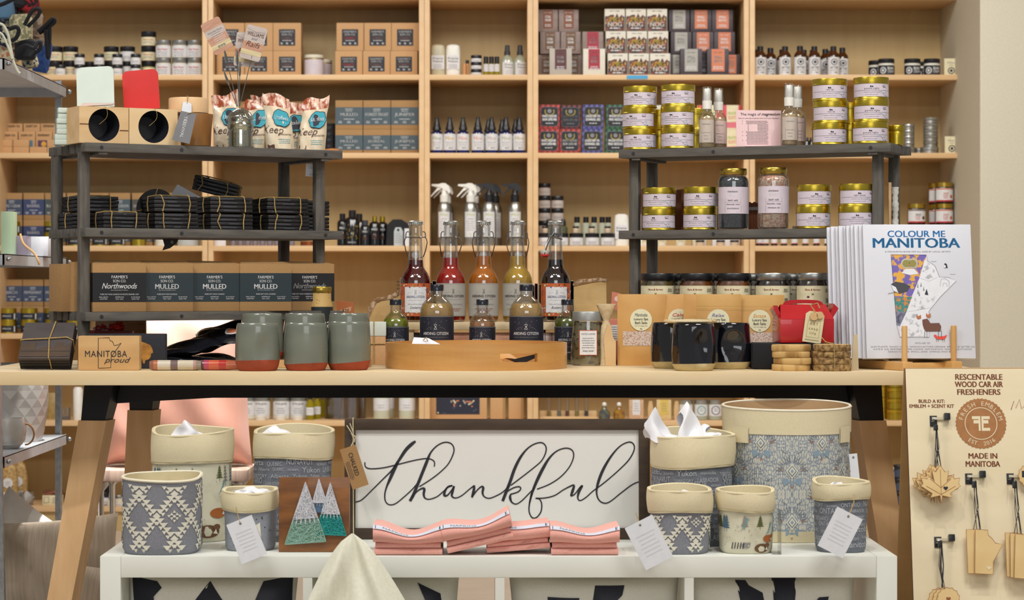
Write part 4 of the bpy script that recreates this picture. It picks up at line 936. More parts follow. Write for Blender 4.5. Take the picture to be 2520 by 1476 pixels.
# phone speakers
AMPW = woodm('amp_wood', 'dfbf92', 'c79e68', (1.5, 8, 8), .5, .03, 3); AMPW2 = woodm('amp_wood_plain', 'e2c79c', 'd8b584', (3, 6, 6), .5, .03, 3)
DARKH = mat('dark_hole_shade', '14161e', .5)  # near-black colour stands in for shade inside the hole and top slot
def amp(wd, m, w=.108, h=.076, d=.075, r=.034):
    g = MB(); n = 32; hz = h*.5
    out = []; cir = []
    for i in range(n):
        a = 2*pi*i/n; c, s_ = cos(a), sin(a); k = min((w/2)/abs(c) if abs(c) > 1e-9 else 9, (h/2)/abs(s_) if abs(s_) > 1e-9 else 9)
        out.append((k*c, 0, hz+k*s_)); cir.append((r*c, 0, hz+r*s_))
    for j, (sx_, sz_) in enumerate(((1, 1), (-1, 1), (-1, -1), (1, -1))):
        i = min(range(n), key=lambda q: (out[q][0]-sx_*w/2)**2+(out[q][2]-hz-sz_*h/2)**2); out[i] = (sx_*w/2, 0, hz+sz_*h/2)
    g.add(out+cir, [(i, n+i, n+(i+1) % n, (i+1) % n) for i in range(n)], m)
    b = MB().box(-w/2, w/2, .0002, d, 0, h, m); del b.f[2]; del b.m[2]; g.add(b.v, b.f, m)
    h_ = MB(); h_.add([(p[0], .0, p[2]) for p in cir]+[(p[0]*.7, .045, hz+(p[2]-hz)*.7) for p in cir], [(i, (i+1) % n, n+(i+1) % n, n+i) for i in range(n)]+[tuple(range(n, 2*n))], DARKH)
    if wd: g.box(-w/2+.001, -r, -.0006, 0, hz+.0, hz+.002, m_('amp_groove', '6b4526')).box(r, w/2-.001, -.0006, 0, hz-.011, hz-.009, m_('amp_groove', '6b4526'))
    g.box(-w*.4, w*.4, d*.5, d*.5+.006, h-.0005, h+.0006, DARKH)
    s = MB().tube(catmull([(0, -.003, h+.001), (.006, -.003, h*.88), (.004, -.003, h*.7), (-.01, .0, h*.52)], 5), .0005, TWINE, 4)
    return [('speaker_body', g), ('sound_hole', h_), ('string', s)]
for i, (x, m, wd) in enumerate(((256, AMPW, True), (378, AMPW2, False))):
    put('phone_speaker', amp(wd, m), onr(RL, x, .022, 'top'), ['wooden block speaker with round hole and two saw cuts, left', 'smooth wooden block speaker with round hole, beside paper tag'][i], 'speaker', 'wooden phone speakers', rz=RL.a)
def board(c, col, w=.078, h=.088):
    P = []
    for cx_, cz_, a0 in ((w/2-.012, h-.012, 0), (-w/2+.012, h-.012, 90)):
        for k in range(5): a = R(a0+22.5*k); P.append((cx_+.012*cos(a), cz_+.012*sin(a)))
    P += [(-w/2, 0), (w/2, 0)]
    return MB().prism(P, -.002, .002, col)
X, Y, Z = onr(RL, 236, .062, 'top'); put('painted_panel', board(0, mat('pale_mint_paint', 'c9d4cb', .4, hex2='c0ccc2', scale=15)), (X, Y, Z+.0765), 'pale mint rounded panel standing in the left wooden speaker', 'panel', 'painted panels', tilt=(R(-10), R(-3), RL.a*.3))
X, Y, Z = onr(RL, 350, .062, 'top'); put('painted_panel', board(0, mat('gloss_red_paint', 'c8150c', .3, hex2='bb120a', scale=15), w=.076, h=.086), (X, Y, Z+.0765), 'bright red rounded panel standing in the right wooden speaker', 'panel', 'painted panels', tilt=(R(-10), R(-5), RL.a*.3))
X, Y, Z = onr(RL, 240, .03, 'top'); put('folded_card', MB().prism([(-.035, 0), (.03, .004), (.036, .008), (-.03, .007)], 0, .02, m_('pale_pink_card', 'd8c4bd')), (X, Y, Z+.0768), 'folded pale card lying on the left wooden speaker', 'card', rz=RL.a*.3)
# stack of pale boards left of the speaker
for j in range(7):
    X, Y, Z = onr(RL, 176-(j < 2)*5-(j > 4)*-3, .10+.002*(j % 2), 'top')
    put('painted_slab', [('slab', MB().box(-.03, .03, 0, .03, 0, .0108, mat('pale_mint_paint', 'c9d4cb'), .001)), ('backing', MB().box(-.0, .0301, -.0004, .0304, .001, .0102, m_('rosewood_backing', '9b6a52')))] if j > 3 else MB().box(-.03, .03, 0, .03, 0, .0108, mat('pale_mint_paint', 'c9d4cb'), .001),
        (X, Y, Z+j*.0111), f'pale mint wooden slab, {ORD[j]} from bottom of the stack at rack left end', 'slab', 'stack of pale slabs', rz=RL.a-.25)
# turned wooden cup pieces
def cup(r, h, m, lip=.9): return MB().lathe([(0, 0), (r*.8, 0), (r*.86, .002), (r*lip+.0, h*.5), (r, h-.002), (r*.985, h), (r*.93, h), (r*.9, h-.004), (r*.78, .006), (0, .006)], m, 30)
CUPD = woodm('dark_turned_wood', '9a6c33', '75491d', (8, 8, 2), .4, .05, 5); CUPL = woodm('light_turned_wood', 'e0bd93', 'd6ae80', (3, 3, 2), .5, .02, 3)
put('turned_cup', cup(.037, .07, CUPD), onr(RL, 482, .05, 'top'), 'dark grained turned wooden cup with a pale cup stacked on it', 'cup')
cl = [('cup', MB().lathe([(0, 0), (.040, 0), (.0425, .002), (.0425, .031), (.041, .034), (.02, .0355), (0, .036)], CUPL, 30)), ('tag', MB().prism([(-.011, -.008), (.012, -.004), (.012, .018), (.004, .024), (-.006, .022)], -.0445, -.044, TAGW)), ('string', MB().tube([(.0, -.04, .035), (.004, -.044, .036), (.003, -.045, .02)], .0008, TWINE, 5))]
X, Y, Z = onr(RL, 464, .06, 'top'); put('turned_cup', cl, (X, Y, Z+.0703), 'pale turned wooden cup with small white tag, on top of the dark one', 'cup')
tg = MB().prism([(-.019, -.032), (.019, -.032), (.019, .032), (.0, .032), (-.014, .032)], 0, .0008, m_('grey_card', '77777c')); f = plane_map(-.0005)
tg.T = Matrix.Rotation(R(90), 4, 'Y'); tg.text('TREEVIVAL', -.0, -.004, .0065, INKW, f, fit=.046); tg.T = Matrix(); tg.disc(.0, .012, .004, INKW, f, r0=.0034)
X, Y, Z = onr(RL, 453, -.005, 'top'); put('maker_tag', [('tag_card', tg), ('string', MB().tube([(0, 0, .028), (.006, -.002, .032), (.012, .003, .034), (.016, .01, .031)], .0007, TWINE, 5))], (X, Y, Z+.038), 'grey paper tag hanging tilted beside the right wooden speaker', 'tag', tilt=(0, R(13), RL.a*.3))
# glass insulator card holder
G2 = thin_glass('insulator_glass', (.88, .9, .82, 1), .02, .55)
ins = MB().lathe([(0, .0), (.026, 0), (.0262, .03), (.0255, .04), (.0285, .044), (.029, .052), (.0265, .056), (.0265, .060), (.0285, .064), (.0275, .070), (.022, .078), (.012, .086), (0, .088)], G2, 36)
ins.lathe([(.024, .0), (.0235, .035), (.022, .06), (.012, .075), (0, .078)], thin_glass('insulator_inner', (.93, .95, .88, 1), .02, .5), 24)
for k in range(26): a = 2*pi*k/26; ins.sphere((.0255*cos(a), .0255*sin(a), .003), .0026, G2, 6)
X, Y, Z = onr(RL, 592, .055, 'top')
WIRE = mat('steel_wire', '8d9190', .3, .9)
def P3(x, y, dy=0.0): return ((x-VX)*(Y+dy)/F-X, dy, EYE+(VY-y)*(Y+dy)/F-Z)
wires = []
wd = [((577, 225), (556, 135), (500, 85)), ((585, 228), (584, 150), None), ((588, 228), (591, 160), None), ((592, 228), (618, 148), None), ((578, 232), (562, 200), None)]
tops = [(558, 148), (583.5, 152), (590, 182), (617, 150), (562, 205)]
for k, (bx, tp) in enumerate(zip((585, 588, 589, 590, 583), tops)):
    a = P3(bx, 262, 0); b = P3(tp[0], tp[1], (-.002, .004, 0, -.006, -.004)[k]); 
    wires.append(('wire', MB().tube([a, tuple((a[q]*.5+b[q]*.5+(0, 0, 0)[q]) for q in range(3)), b], .0009, WIRE, 6)))
    d = Vector(b)-Vector(a); d.normalize(); c = Vector(b)
    wires.append(('clip', MB().tube([tuple(c-d*.004), tuple(c+d*.006), tuple(c+d*.016), tuple(c+d*.026)], [.0018, .003, .0024, .0014], WIRE, 6)))
put('card_holder', [('glass_base', ins)]+wires, (X, Y, Z), 'clear glass insulator with wire clips holding cards', 'card holder')
CP = mat('driftwood_print', 'b98f78', .5, hex2='a87a62', scale=30, stretch=(1, 1, 12)); CP2 = mat('pale_driftwood_print', 'b9ada6', .5, hex2='a89a92', scale=30, stretch=(1, 1, 12)); CP3 = mat('yellow_driftwood_print', 'c9bb92', .5, hex2='b9a981', scale=30, stretch=(1, 1, 12))
def wcard(front=True, w=.045, h=.074):
    r = .005; P = []
    for cx_, cz_, a0 in ((w/2-r, h/2-r, 0), (-w/2+r, h/2-r, 90), (-w/2+r, -h/2+r, 180), (w/2-r, -h/2+r, 270)):
        for k in range(4): a = R(a0+30*k); P.append((cx_+r*cos(a), cz_+r*sin(a)))
    g = MB().prism(P, 0, .0008, CP2 if front else CP); f = plane_map(-.0004); f2 = plane_map(-.0008)
    g.bar(-w/2, w/2, -h*.36, -h*.22, CP3, f).bar(-w/2, w/2, -h*.22, h*.02, CP if front else CP, f)
    if not front: g.bar(-w/2, w/2, h*.02, h*.24, CP2, f)
    if front:
        g.text('WILLIAMS', 0, h*.2, .0085, m_('rust_brown_ink', '5b3325'), f2, fit=.037); g.text('and', 0, h*.09, .006, INKG, f2, shear=.4); g.text('Raifs', 0, -h*.12, .0115, m_('rust_brown_ink', '5b3325'), f2, shear=.3)
        g.stroke([(-w*.45, h*.38), (0, h*.33), (w*.45, h*.37)], .0005, INKG, f2)
    else:
        g.text('Alexis Rae Howie', 0, h*.13, .004, INKG, f2, fit=.034); g.lines(0, h*.08, .03, 2, .005, .001, INKG, f2); g.lines(.003, -h*.02, .03, 4, .0045, .001, INKW, f2)
        for k in (-.006, 0, .006): g.disc(k, -h*.31, .0024, SLATE2, f2, r0=.0014)
    return g
for i, (cx_, cy_, tl, fr, dy) in enumerate([(534, 88, -27, False, -.004), (604, 122, 6, True, .006), (624, 106, 15, True, -.009)]):
    X, Y, Z = onr(RL, cx_, .055, 'top'); Y0 = onr(RL, 592, .055, 'top')[1]+dy
    put('business_card', wcard(fr), (px(cx_, Y0), Y0, pz(cy_, Y0)), ['brown plank-print card clipped leftmost, tilted left', 'lower pale plank-print card clipped in the middle', 'pale plank-print card clipped rightmost, tilted right'][i], 'card', 'clipped business cards', tilt=(0, R(tl), 0))
# taffy bags
TAF = mat('caramel_swirl_print', 'e8c4ae', .25, hex2='a04a2a', scale=85, stretch=(1, 1, .45), coat=.3, p0=.46, p1=.56, kind='noise', detail=3)
TAFB = mat('cream_satin_film', 'e6d8c0', .25, hex2='d6c09c', scale=14, stretch=(2, 1, .5), coat=.4)
TEAL = m_('turquoise_print', '2a9db0')
def taffy(seed, w=.066, h=.118, lean=0):
    rnd = random.Random(seed); p = [rnd.uniform(-.004, .004) for _ in range(6)]
    def fx(u, v, s, o=0):
        x = (u-.5)*w*(1-.10*math.exp(-((v-.62)/.13)**2)-.05*v); t = .017*math.sqrt(max(0, 1-abs(2*u-1)**3))*(1-v**1.6)
        wr = .0018*sin(9*u*(1+seed*.1)+v*21+seed)*(.3+v)
        return (x+p[0]*v*3+lean*v*v*h, -s*(t+o)+wr, v*h+p[1]*(u-.5)*2*v*2.5+.004*sin(u*7+seed)*v**6)
    g = MB()
    for s in (1, -1):
        g.grid(lambda u, v: fx(u, v*.78, s), 10, 12, TAFB); g.grid(lambda u, v: fx(u, .78+v*.22, s), 10, 6, TAF)
    f = lambda x, z: fx(min(1, max(0, x/w+.5)), z/h, 1, .0008)
    f2 = lambda x, z: fx(min(1, max(0, x/w+.5)), z/h, 1, .0014)
    lab = MB(); C = (.010, h*.58); f = lambda x, z: fx(min(1, max(0, x/w+.5)), z/h, 1, .0028); f2 = lambda x, z: fx(min(1, max(0, x/w+.5)), z/h, 1, .0038)
    lab.poly([(C[0]+(.0215+.0012*cos(8*a))*cos(a), C[1]+(.0195+.0012*cos(6*a+1))*sin(a)) for a in [2*pi*k/40 for k in range(40)]], NAVYL, f)
    lab.poly([(C[0]+(.020+.0012*cos(8*a))*cos(a), C[1]+(.018+.0012*cos(6*a+1))*sin(a)) for a in [2*pi*k/40 for k in range(40)]], TEAL, f2)
    lab.text('Utoffeea', C[0], C[1]-.003, .009, INKW, lambda x, z: fx(min(1, max(0, x/w+.5)), z/h, 1, .0046), fit=.032, shear=.2)
    pr = MB(); f3 = lambda x, z: fx(min(1, max(0, x/w+.5)), z/h, 1, .0008)
    pr.text('Keep', -.012, h*.30, .016, m_('cocoa_ink', '5c3f33'), f3, shear=.3); pr.text('HANDCRAFTED', .014, h*.27, .0035, m_('cocoa_ink', '5c3f33'), f3, fit=.028, bold=.03)
    pr.lines(.012, h*.19, .03, 3, .004, .001, TEAL, f3); pr.bar(-.026, -.010, h*.03, h*.1, m_('cocoa_ink', '5c3f33'), f3)
    return [('bag_film', g), ('badge', lab), ('print', pr)]
for i, (x, v, h, ry, rz) in enumerate([(565, .13, .124, -.02, 10), (618, .11, .118, .05, 25), (634, .16, .105, .05, 30), (690, .07, .122, -.03, 35), (716, .12, .108, .0, 40), (765, .07, .118, .04, 18), (667, .13, .12, -.1, 60)]):
    put('taffy_bag', freeze(taffy(i+1, .062, h)), onr(RL, x, v, 'top'), 'cream and caramel taffy bag with turquoise badge, '+['leftmost, behind the glass insulator', 'just right of the insulator', 'low one half hidden right of insulator', 'fourth from left with folded corner', 'short one behind its neighbours', 'rightmost on the rack', 'narrow one seen edge-on in the middle'][i], 'bag', 'taffy bags on the left rack', tilt=(0, ry, R(rz)*.6))
Xp, Yp = RL.at(770, .06)
put('price_tag', [('tag_card', MB().prism([(-.0165, -.014), (.0165, -.016), (.018, .012), (-.015, .014)], 0, .0006, TAGW).lines(0, .006, .02, 2, .003, .0008, INKG, plane_map(-.0005)).lines(0, -.011, .018, 1, .003, .0012, INKG, plane_map(-.0005))), ('string', MB().tube([(0, 0, .012), (0, .0, .02)], .0006, TWINE, 5))], (Xp, Yp-.0, LV['top']-.0405), 'small white price tag hanging under the left rack top', 'tag', rz=.1)

# --- slate coaster bundles
SLAT = mat('black_slate', '0f0e12', .5, hex2='1a1719', scale=60, stretch=(1, 1, 6), bump=.3)
def bundle(seed, n=4, w=.098, th=.0083, d=.095, loops=((-.62, 0), (.55, 0)), cross=True):
    rnd = random.Random(seed); parts = []; z = 0
    for k in range(n):
        dx = rnd.uniform(-.0015, .0015); g = MB()
        g.box(-w/2+dx, w/2+dx, dx, d+dx, z, z+th-.0006, SLAT, .0022)
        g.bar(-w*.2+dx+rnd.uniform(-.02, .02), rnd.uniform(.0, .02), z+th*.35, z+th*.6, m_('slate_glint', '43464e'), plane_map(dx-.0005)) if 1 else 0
        parts.append(('slate', g)); z += th
    H = z; tw = MB()
    for q, off in loops:
        x = q*w/2; j = [rnd.uniform(-.004, .004) for _ in range(4)]
        tw.tube([(x+j[0], -.0018, -.0002+.001), (x+j[1], -.0026, H*.5), (x+j[2], -.0018, H-.001), (x+j[2], .004, H+.0016), (x+j[3], d*.5, H+.0016), (x+j[3], d-.002, H+.0014), (x, d+.002, H*.5), (x, d+.001, .001)], .0013, TWINE, 6)
    if cross: tw.tube([(-w/2-.0016, d*.4, .001), (-w/2-.0024, d*.42, H*.5), (-w/2-.001, d*.42, H-.001), (-w*.3, d*.45, H+.0026), (w*.3, d*.5, H+.0028), (w/2+.001, d*.5, H-.001), (w/2+.0024, d*.5, H*.5), (w/2+.0016, d*.5, .001)], .0013, TWINE, 6)
    parts.append(('twine', tw)); return parts, H
bl = [  # px centre, v, base dz, n, w, rz deg, tilt y, label
 (232, .11, 0, 4, .098, 30, 0, 'lower slate coaster bundle at the left end behind the post'),
 (238, .11, 1, 4, .098, 30, 0, 'upper slate coaster bundle at the left end'),
 (308, .025, 0, 4, .098, 30, 0, 'low front slate coaster bundle, second along the shelf'),
 (435, .025, 0, 4, .098, 30, 0, 'lower slate coaster bundle below the white triangle card'),
 (434, .025, 1, 4, .098, 30, 0, 'upper slate coaster bundle in front of the white triangle card'),
 (525, .13, 0, 4, .098, 30, 0, 'lower rear slate bundle beneath the tilted one'),
 (522, .13, 1, 4, .098, 30, 0, 'upper rear slate bundle beneath the tilted one'),
 (571, .02, 0, 4, .098, 30, 0, 'lower slate bundle in the middle with brown top bundle over it'),
 (570, .02, 1, 4, .098, 30, 0, 'upper slate bundle in the middle with brownish top'),
 (640, .14, 0, 4, .09, 30, 0, 'lower slate bundle in the gap right of the middle pair'),
 (640, .14, 1, 3, .09, 30, 0, 'upper slate bundle in the gap right of the middle pair'),
 (711, .02, 0, 4, .098, 30, 0, 'lower slate bundle before the rear rack post'),
 (708, .02, 1, 4, .098, 30, 0, 'upper slate bundle before the rear rack post'),
 (772, .125, 0, 4, .078, 30, 0, 'lower slate bundle at the right end by the post'),
 (772, .125, 1, 4, .078, 30, 0, 'upper slate bundle at the right end by the post'),
]
for i, (x, v, lv, n, w_, rz, ty, lab) in enumerate(bl):
    pr, H = bundle(i+3, n, w_, d=.085)
    X, Y = RL.at(x, v); put('slate_bundle', freeze(pr), (X, Y, LV['mid']+.0006+lv*.0362), lab, 'coasters', 'twine-tied slate coaster bundles', rz=R(rz)+random.Random(i).uniform(-.04, .04))
pr, H = bundle(77, 4, .098, d=.085); X, Y = RL.at(524, .13)
put('slate_bundle', freeze(pr), (X, Y, LV['mid']+.0795), 'tilted slate bundle lying topmost of the pile', 'coasters', 'twine-tied slate coaster bundles', tilt=(0, R(14), R(30)))
rd = MB().lathe([(0, 0), (.042, 0), (.042, .012), (0, .012)], SLAT, 32); rtw = MB()
for q in (-.012, 0): rtw.tube([(.043*sin(a), q-.001*0+.006*0, .043*cos(a)) for a in [2*pi*k/24 for k in range(24)]], .0012, TWINE, 5, True)
RD = MB(); RD.T = Matrix.Rotation(R(90), 4, 'X'); RD.lathe([(0, 0), (.042, 0), (.042, .014), (0, .014)], SLAT, 36); RT = MB()
RT.T = Matrix.Rotation(R(20), 4, 'Y'); RT.tube([(-.012, -.0155, -.041), (-.010, -.0158, 0), (-.012, -.0155, .041), (-.012, .0015, .043), (-.012, .0015, -.043)], .0012, TWINE, 5, True)
RT.T = Matrix.Rotation(R(80), 4, 'Y'); RT.tube([(0, -.0155, -.042), (0, -.0158, 0), (0, -.0155, .042), (0, .0015, .043), (0, .0015, -.043)], .0012, TWINE, 5, True)
X, Y = RL.at(386, .10); put('round_slate_bundle', [('slate_disc', RD), ('twine', RT)], (X, Y, LV['mid']+.0435), 'round slate coaster bundle standing on edge behind the others', 'coasters', tilt=(R(-12), 0, R(25)))
X, Y = RL.at(437, .15); put('paper_sheet', MB().prism([(-.03, -.02), (.05, .0), (.0, .028)], 0, .0006, TAGW), (X, Y, pz(485, Y)), 'white paper corner poking above the slate bundles', 'paper')
X, Y = RL.at(414, .07); put('slate_ornament', MB().prism([(-.012, .004), (.022, .004), (.018, -.005), (.004, -.016), (-.013, -.021), (-.008, -.01)], 0, .002, SLAT).disc(.008, -.003, .0035, INKG, plane_map(-.0006)), (X, Y, LV['mid']-.0195-.004), 'pointed black slate ornament hanging below the middle rack shelf', 'ornament')
# --- candle cartons in the low bay of the left rack
def fcarton(script, w=.1, h=.101, d=.085):
    col = m_('northwoods_black', '15161c') if script else m_('mulled_green_black', '27343a')
    g = MB().box(-w/2, w/2, 0, d, 0, h, KRAFT_D, .0007); L = MB().box(-w/2-.0003, w/2+.0003, -.0004, d*.9, h*.20, h*.80, col)
    L2 = MB(); f = plane_map(-.0009)
    L2.text("FARMER'S", 0, h*.685, h*.06, INKW, f, fit=w*.30); L2.text('SON CO.', 0, h*.605, h*.055, INKW, f, fit=w*.245)
    if script: L2.text('Northwoods', 0, h*.475, h*.115, INKW, f, fit=w*.66, shear=.35, bold=.02)
    else: L2.text('MULLED', 0, h*.47, h*.1, INKW, f, fit=w*.45, bold=.035)
    L2.text('RED WINE CRANBERRY SPICE' if not script else 'BLACK SPRUCE BIRCH TAMARAC', 0, h*.435, h*.014, INKW, f, fit=w*.32)
    L2.text('PURE SOY WAX CANDLE'+(' IN RUSTIC ENAMEL CUP' if script else ''), 0, h*.345, h*.026, INKW, f, fit=w*(.72 if script else .38))
    for k, (a, b) in zip((-.3, 0, .3), (('SMALL BATCH', 'CRAFTED'), ('APPROX', '8OZ / 226G'), ('45-50 HOUR', 'BURN TIME'))):
        L2.text(a, k*w, h*.29, h*.022, INKW, f, fit=w*.17); L2.text(b, k*w, h*.25, h*.022, INKW, f, fit=w*.14)
    fl = MB().add([(-w/2+.004, .002, h+.0003), (w/2-.004, .002, h+.0003), (w/2-.008, d*.55, h+.005), (-w/2+.008, d*.55, h+.006)], [(0, 1, 2, 3)], KRAFT_D)
    return [('carton', g), ('label_band', L), ('lettering', L2), ('lid_flap', fl)]
for i, (x, sc_, y) in enumerate(((294, 1, .02), (411, 0, .02), (528, 0, .02), (654, 0, .0), (762, 1, .02))):
    put('candle_carton', cached('fc%d' % sc_, lambda: fcarton(sc_, .113, .1015)), onr(RL, x, y, 'low'), ['kraft candle carton with script Northwoods label, left end of rack', 'kraft MULLED candle carton, left of three', 'kraft MULLED candle carton, middle of three', 'kraft MULLED candle carton, right of three', 'kraft candle carton with script label behind mustard jar'][i], 'box', 'large kraft candle cartons in the left rack', rz=RL.a-(.18 if i == 3 else .12))
put('candle_carton', MB().box(-.03, .03, 0, .08, 0, .1, KRAFT_D, .0007).ring(.012, .0135, .0, .104, KRAFT_D, 14), onr(RL, 186, .1, 'low'), 'plain kraft carton turned sideways at the rack left end', 'box', rz=RL.a)

# --- right rack goods
LIL = mat('lilac_label', 'd3c7d0', .55, hex2='ccc0cb', scale=60)
def tin(name, sub, r=.0375, h=.0475, ang=0.0):
    b = MB().lathe([(0, 0), (r*.985, 0), (r, .0015), (r*.975, .004), (r*.975, h*.72), (0, h*.72)], GOLD, 40)
    l = MB().lathe([(r*.99, h*.70), (r*1.015, h*.71), (r*1.015, h*.745), (r, h*.76), (r, h-.002), (r*.99, h-.0005), (r*.95, h-.0005), (r*.93, h-.0015), (0, h-.0015)], GOLD, 40)
    R_ = r*.985; g = MB().cylpatch(R_, 1.45, .0055, h*.69, LIL, 26); f0 = cyl_map(R_+.0004)
    f = lambda x, z: f0(x+ang*r, z)
    g.disc(-.006, h*.565, .0018, INK, f, 8).disc(-.0025, h*.56, .0016, INK, f, 8).bar(-.004, -.0005, h*.535, h*.55, INK, f, 2)
    g.text(name, -.004, h*.445, h*.075, INK, f, fit=.0022*len(name)*1.05, sp=1.2); g.bar(-R_*1.3, R_*1.3, h*.385, h*.393, INK, f0, 20)
    g.text(sub, -.004, h*.29, h*.05, INKG, f, fit=.034); g.text('hot scented soy candle', -.004, h*.19, h*.045, INKG, f, fit=.028)
    g.text('port and', .026, h*.6, h*.045, INK, f, fit=.009); g.text('Maker', .026, h*.52, h*.06, INK, f, fit=.009, bold=.03)
    fl = m_('pale_teal_flower', 'a7bfc4')
    g.stroke([(.016, h*.36), (.022, h*.26), (.028, h*.13)], .0004, INK, f).stroke([(.022, h*.26), (.032, h*.3)], .0004, INK, f).disc(.015, h*.35, .0022, fl, f, 8).disc(.031, h*.3, .0022, fl, f, 8).disc(.03, h*.18, .002, fl, f, 8).disc(.034, h*.14, .0012, INK, f, 6)
    return [('tin_body', b), ('lid', l), ('label', g)]
tn = [('ruby tuesday', 'ruby red grapefruit', 1574, .045, -.35, 'ruby'), ('kitchin citron', 'sweet lemon sweet cream', 1669, .04, -.3, 'kit'), ('root 66', 'rootbeer vanilla ice cream', 2042, .045, .05, 'root'), ('guavana nights', 'strawberry guava lemonade', 2142, .045, .0, 'guav')]
for i, (nm, sb, x, v, an, k) in enumerate(tn):
    for j in range(3):
        X, Y = RR.at(x, v); off = random.Random(i*7+j).uniform(-.0015, .0015)
        put('candle_tin', cached('tin'+k, lambda: tin(nm, sb)), (X+off, Y, LVR['top']+.0005+j*.0468), f'gold tin with lilac {["grapefruit","lemon","root beer","guava"][i]} scent label, {["bottom","middle","top"][j]} of its stack', 'candle', 'gold candle tins on the rack top', rz=an+random.Random(i*3+j).uniform(-.15, .15))
for i, (x, nm, sb, k) in enumerate(((1622, 'haiku', 'lily peach melon', 'hk1'), (1723, 'haiku', 'lily peach melon', 'hk1'), (2001, 'night moves', 'jasmine rose lilac greens', 'nm1'), (2106, 'night moves', 'jasmine rose lilac greens', 'nm1'))):
    for j in range(2):
        X, Y = RR.at(x, .045)
        put('candle_tin', cached('tin'+k, lambda: tin(nm, sb)), (X+(.001 if j else 0), Y, LVR['mid']+.0005+j*.0468), f'gold tin with lilac {["lily and peach","jasmine and rose"][i//2]} label on middle shelf, {["lower","upper"][j]} in {["left","right"][i%2]} pair', 'candle', 'gold candle tins on the middle rack shelf', rz=(-.3, -.25, .05, .05)[i]+.1*j)
for i, (x, v, j) in enumerate(((1624, .13, 0), (1624, .13, 1), (1710, .13, 0), (1710, .13, 1), (2092, .12, 0), (2092, .12, 1))):
    X, Y = RR.at(x, v); put('candle_tin', cached('tinplain', lambda: tin('root 66', 'vanilla')[:2]), (X, Y, LVR['top']+.0005+j*.0468), f'gold tin in the rear row behind {["the grapefruit stack","the lemon stack","the root beer stack"][i//2]}, {["lower","upper"][j]}', 'candle', 'rear gold tins on the rack top')
X, Y = RR.at(2206, .10); put('tall_gold_tin', jar(.0165, .042, .012, GOLD, GOLD, None, lr=1.04), (X, Y, LVR['top']+.0005), 'tall plain gold tin at the right end of the rack top', 'tin')
PEACHL = liquid('peach_spray', 'f2d0a4', .3)
def mspray(pink=True):
    r = .0185
    b = MB().lathe([(0, 0), (r*.9, 0), (r, .003), (r, .062), (r*.93, .070), (r*.6, .079), (r*.42, .082), (r*.42, .088), (0, .088)], GLASS, 26)
    l = MB().lathe([(0, .002), (r*.86, .002), (r*.92, .005), (r*.92, .062), (r*.8, .069), (0, .069)], PEACHL, 22)
    c = MB().lathe([(.0105, .086), (.0108, .104), (.0085, .105), (.0085, .112), (.0078, .130), (.007, .131), (0, .131)], WHITEP, 20)
    ov = MB().lathe([(.0105, .104), (.0102, .133), (.009, .135), (0, .135)], thin_glass('overcap_plastic', (.98, .98, .98, 1), .05, .04), 20)
    g = MB().cylpatch(r+.0004, 1.0, .012, .062, m_('dusty_pink_label', 'cdb3ab') if pink else m_('grey_pink_label', 'bfb2a6')); f = cyl_map(r+.0008)
    g.text('charleston', 0, .051, .0032, INKG, f, fit=.018); g.stroke([(-.011, .014), (.011, .014), (.011, .038), (-.011, .038), (-.011, .014)], .0004, INKG, f)
    g.text('magnesium spray', 0, .033, .0022, INKG, f, fit=.018); g.text('hibiscus', 0, .026, .0022, INKG, f, fit=.01); g.text('lavender', 0, .019, .0022, INKG, f, fit=.01)
    return [('glass_bottle', b), ('spray_liquid', l), ('sprayer', c, [('clear_overcap', ov)]), ('label', g)]
for i, (x, v, rz) in enumerate(((1740, .04, -.2), (1768, .085, .1), (1942, .03, .0), (1962, .075, .2))):
    put('magnesium_spray', cached('msp%d' % (i in (1, 3)), lambda: mspray(i in (1, 3))), onr(RR, x, v, 'top'), f'small glass spray bottle with white sprayer, {["front","rear"][i%2]} one {["left","right"][i//2]} of the pink card', 'spray bottle', 'magnesium sprays', rz=rz)
def sign():
    w, h = .098, .08; g = MB().prism([(-w/2, 0), (w/2, -.001), (w/2, h-.001), (-w/2, h)], 0, .0012, m_('pale_pink_card_stock', 'e0bfc0')); f = plane_map(-.0006)
    g.text('The magic of', -w*.18, h*.85, .0058, INK, f, fit=.044); g.text('magnesium', w*.27, h*.85, .0062, INK, f, fit=.041, shear=.4, bold=.03)
    g.text('Here are some tips to get the most out of your magnesium', 0, h*.76, .0026, INK, f, fit=.088)
    zz = h*.69; rnd = random.Random(5)
    for k in range(20):
        ind = .006 if k in (0, 2, 9, 12, 16) else (.02 if 3 <= k <= 8 else .008)
        g.lines(-w/2+.012+ind+.026, zz, .05 if ind < .02 else .026, 1, .01, .0007, INK, f)
        if k in (0, 2, 3, 4, 5, 6, 7, 8, 9, 12, 16): g.disc(-w/2+.008+ind*.9, zz+.0006, .0007, INK, f, 8)
        zz -= h*.033
    return g
X, Y = RR.at(1868, .035); put('info_card', sign(), (X, Y, LVR['top']+.0015), 'pink printed card about magnesium standing between the spray bottles', 'card', tilt=(R(-6), 0, R(-4)))
put('info_card', MB().box(-.06, .03, -.03, .0, 0, .0008, m_('pale_pink_card_stock', 'e0bfc0')), (X+.03, Y-.003, LVR['top']+.0005), 'pink card lying flat at the foot of the standing one', 'card', rz=R(-12))
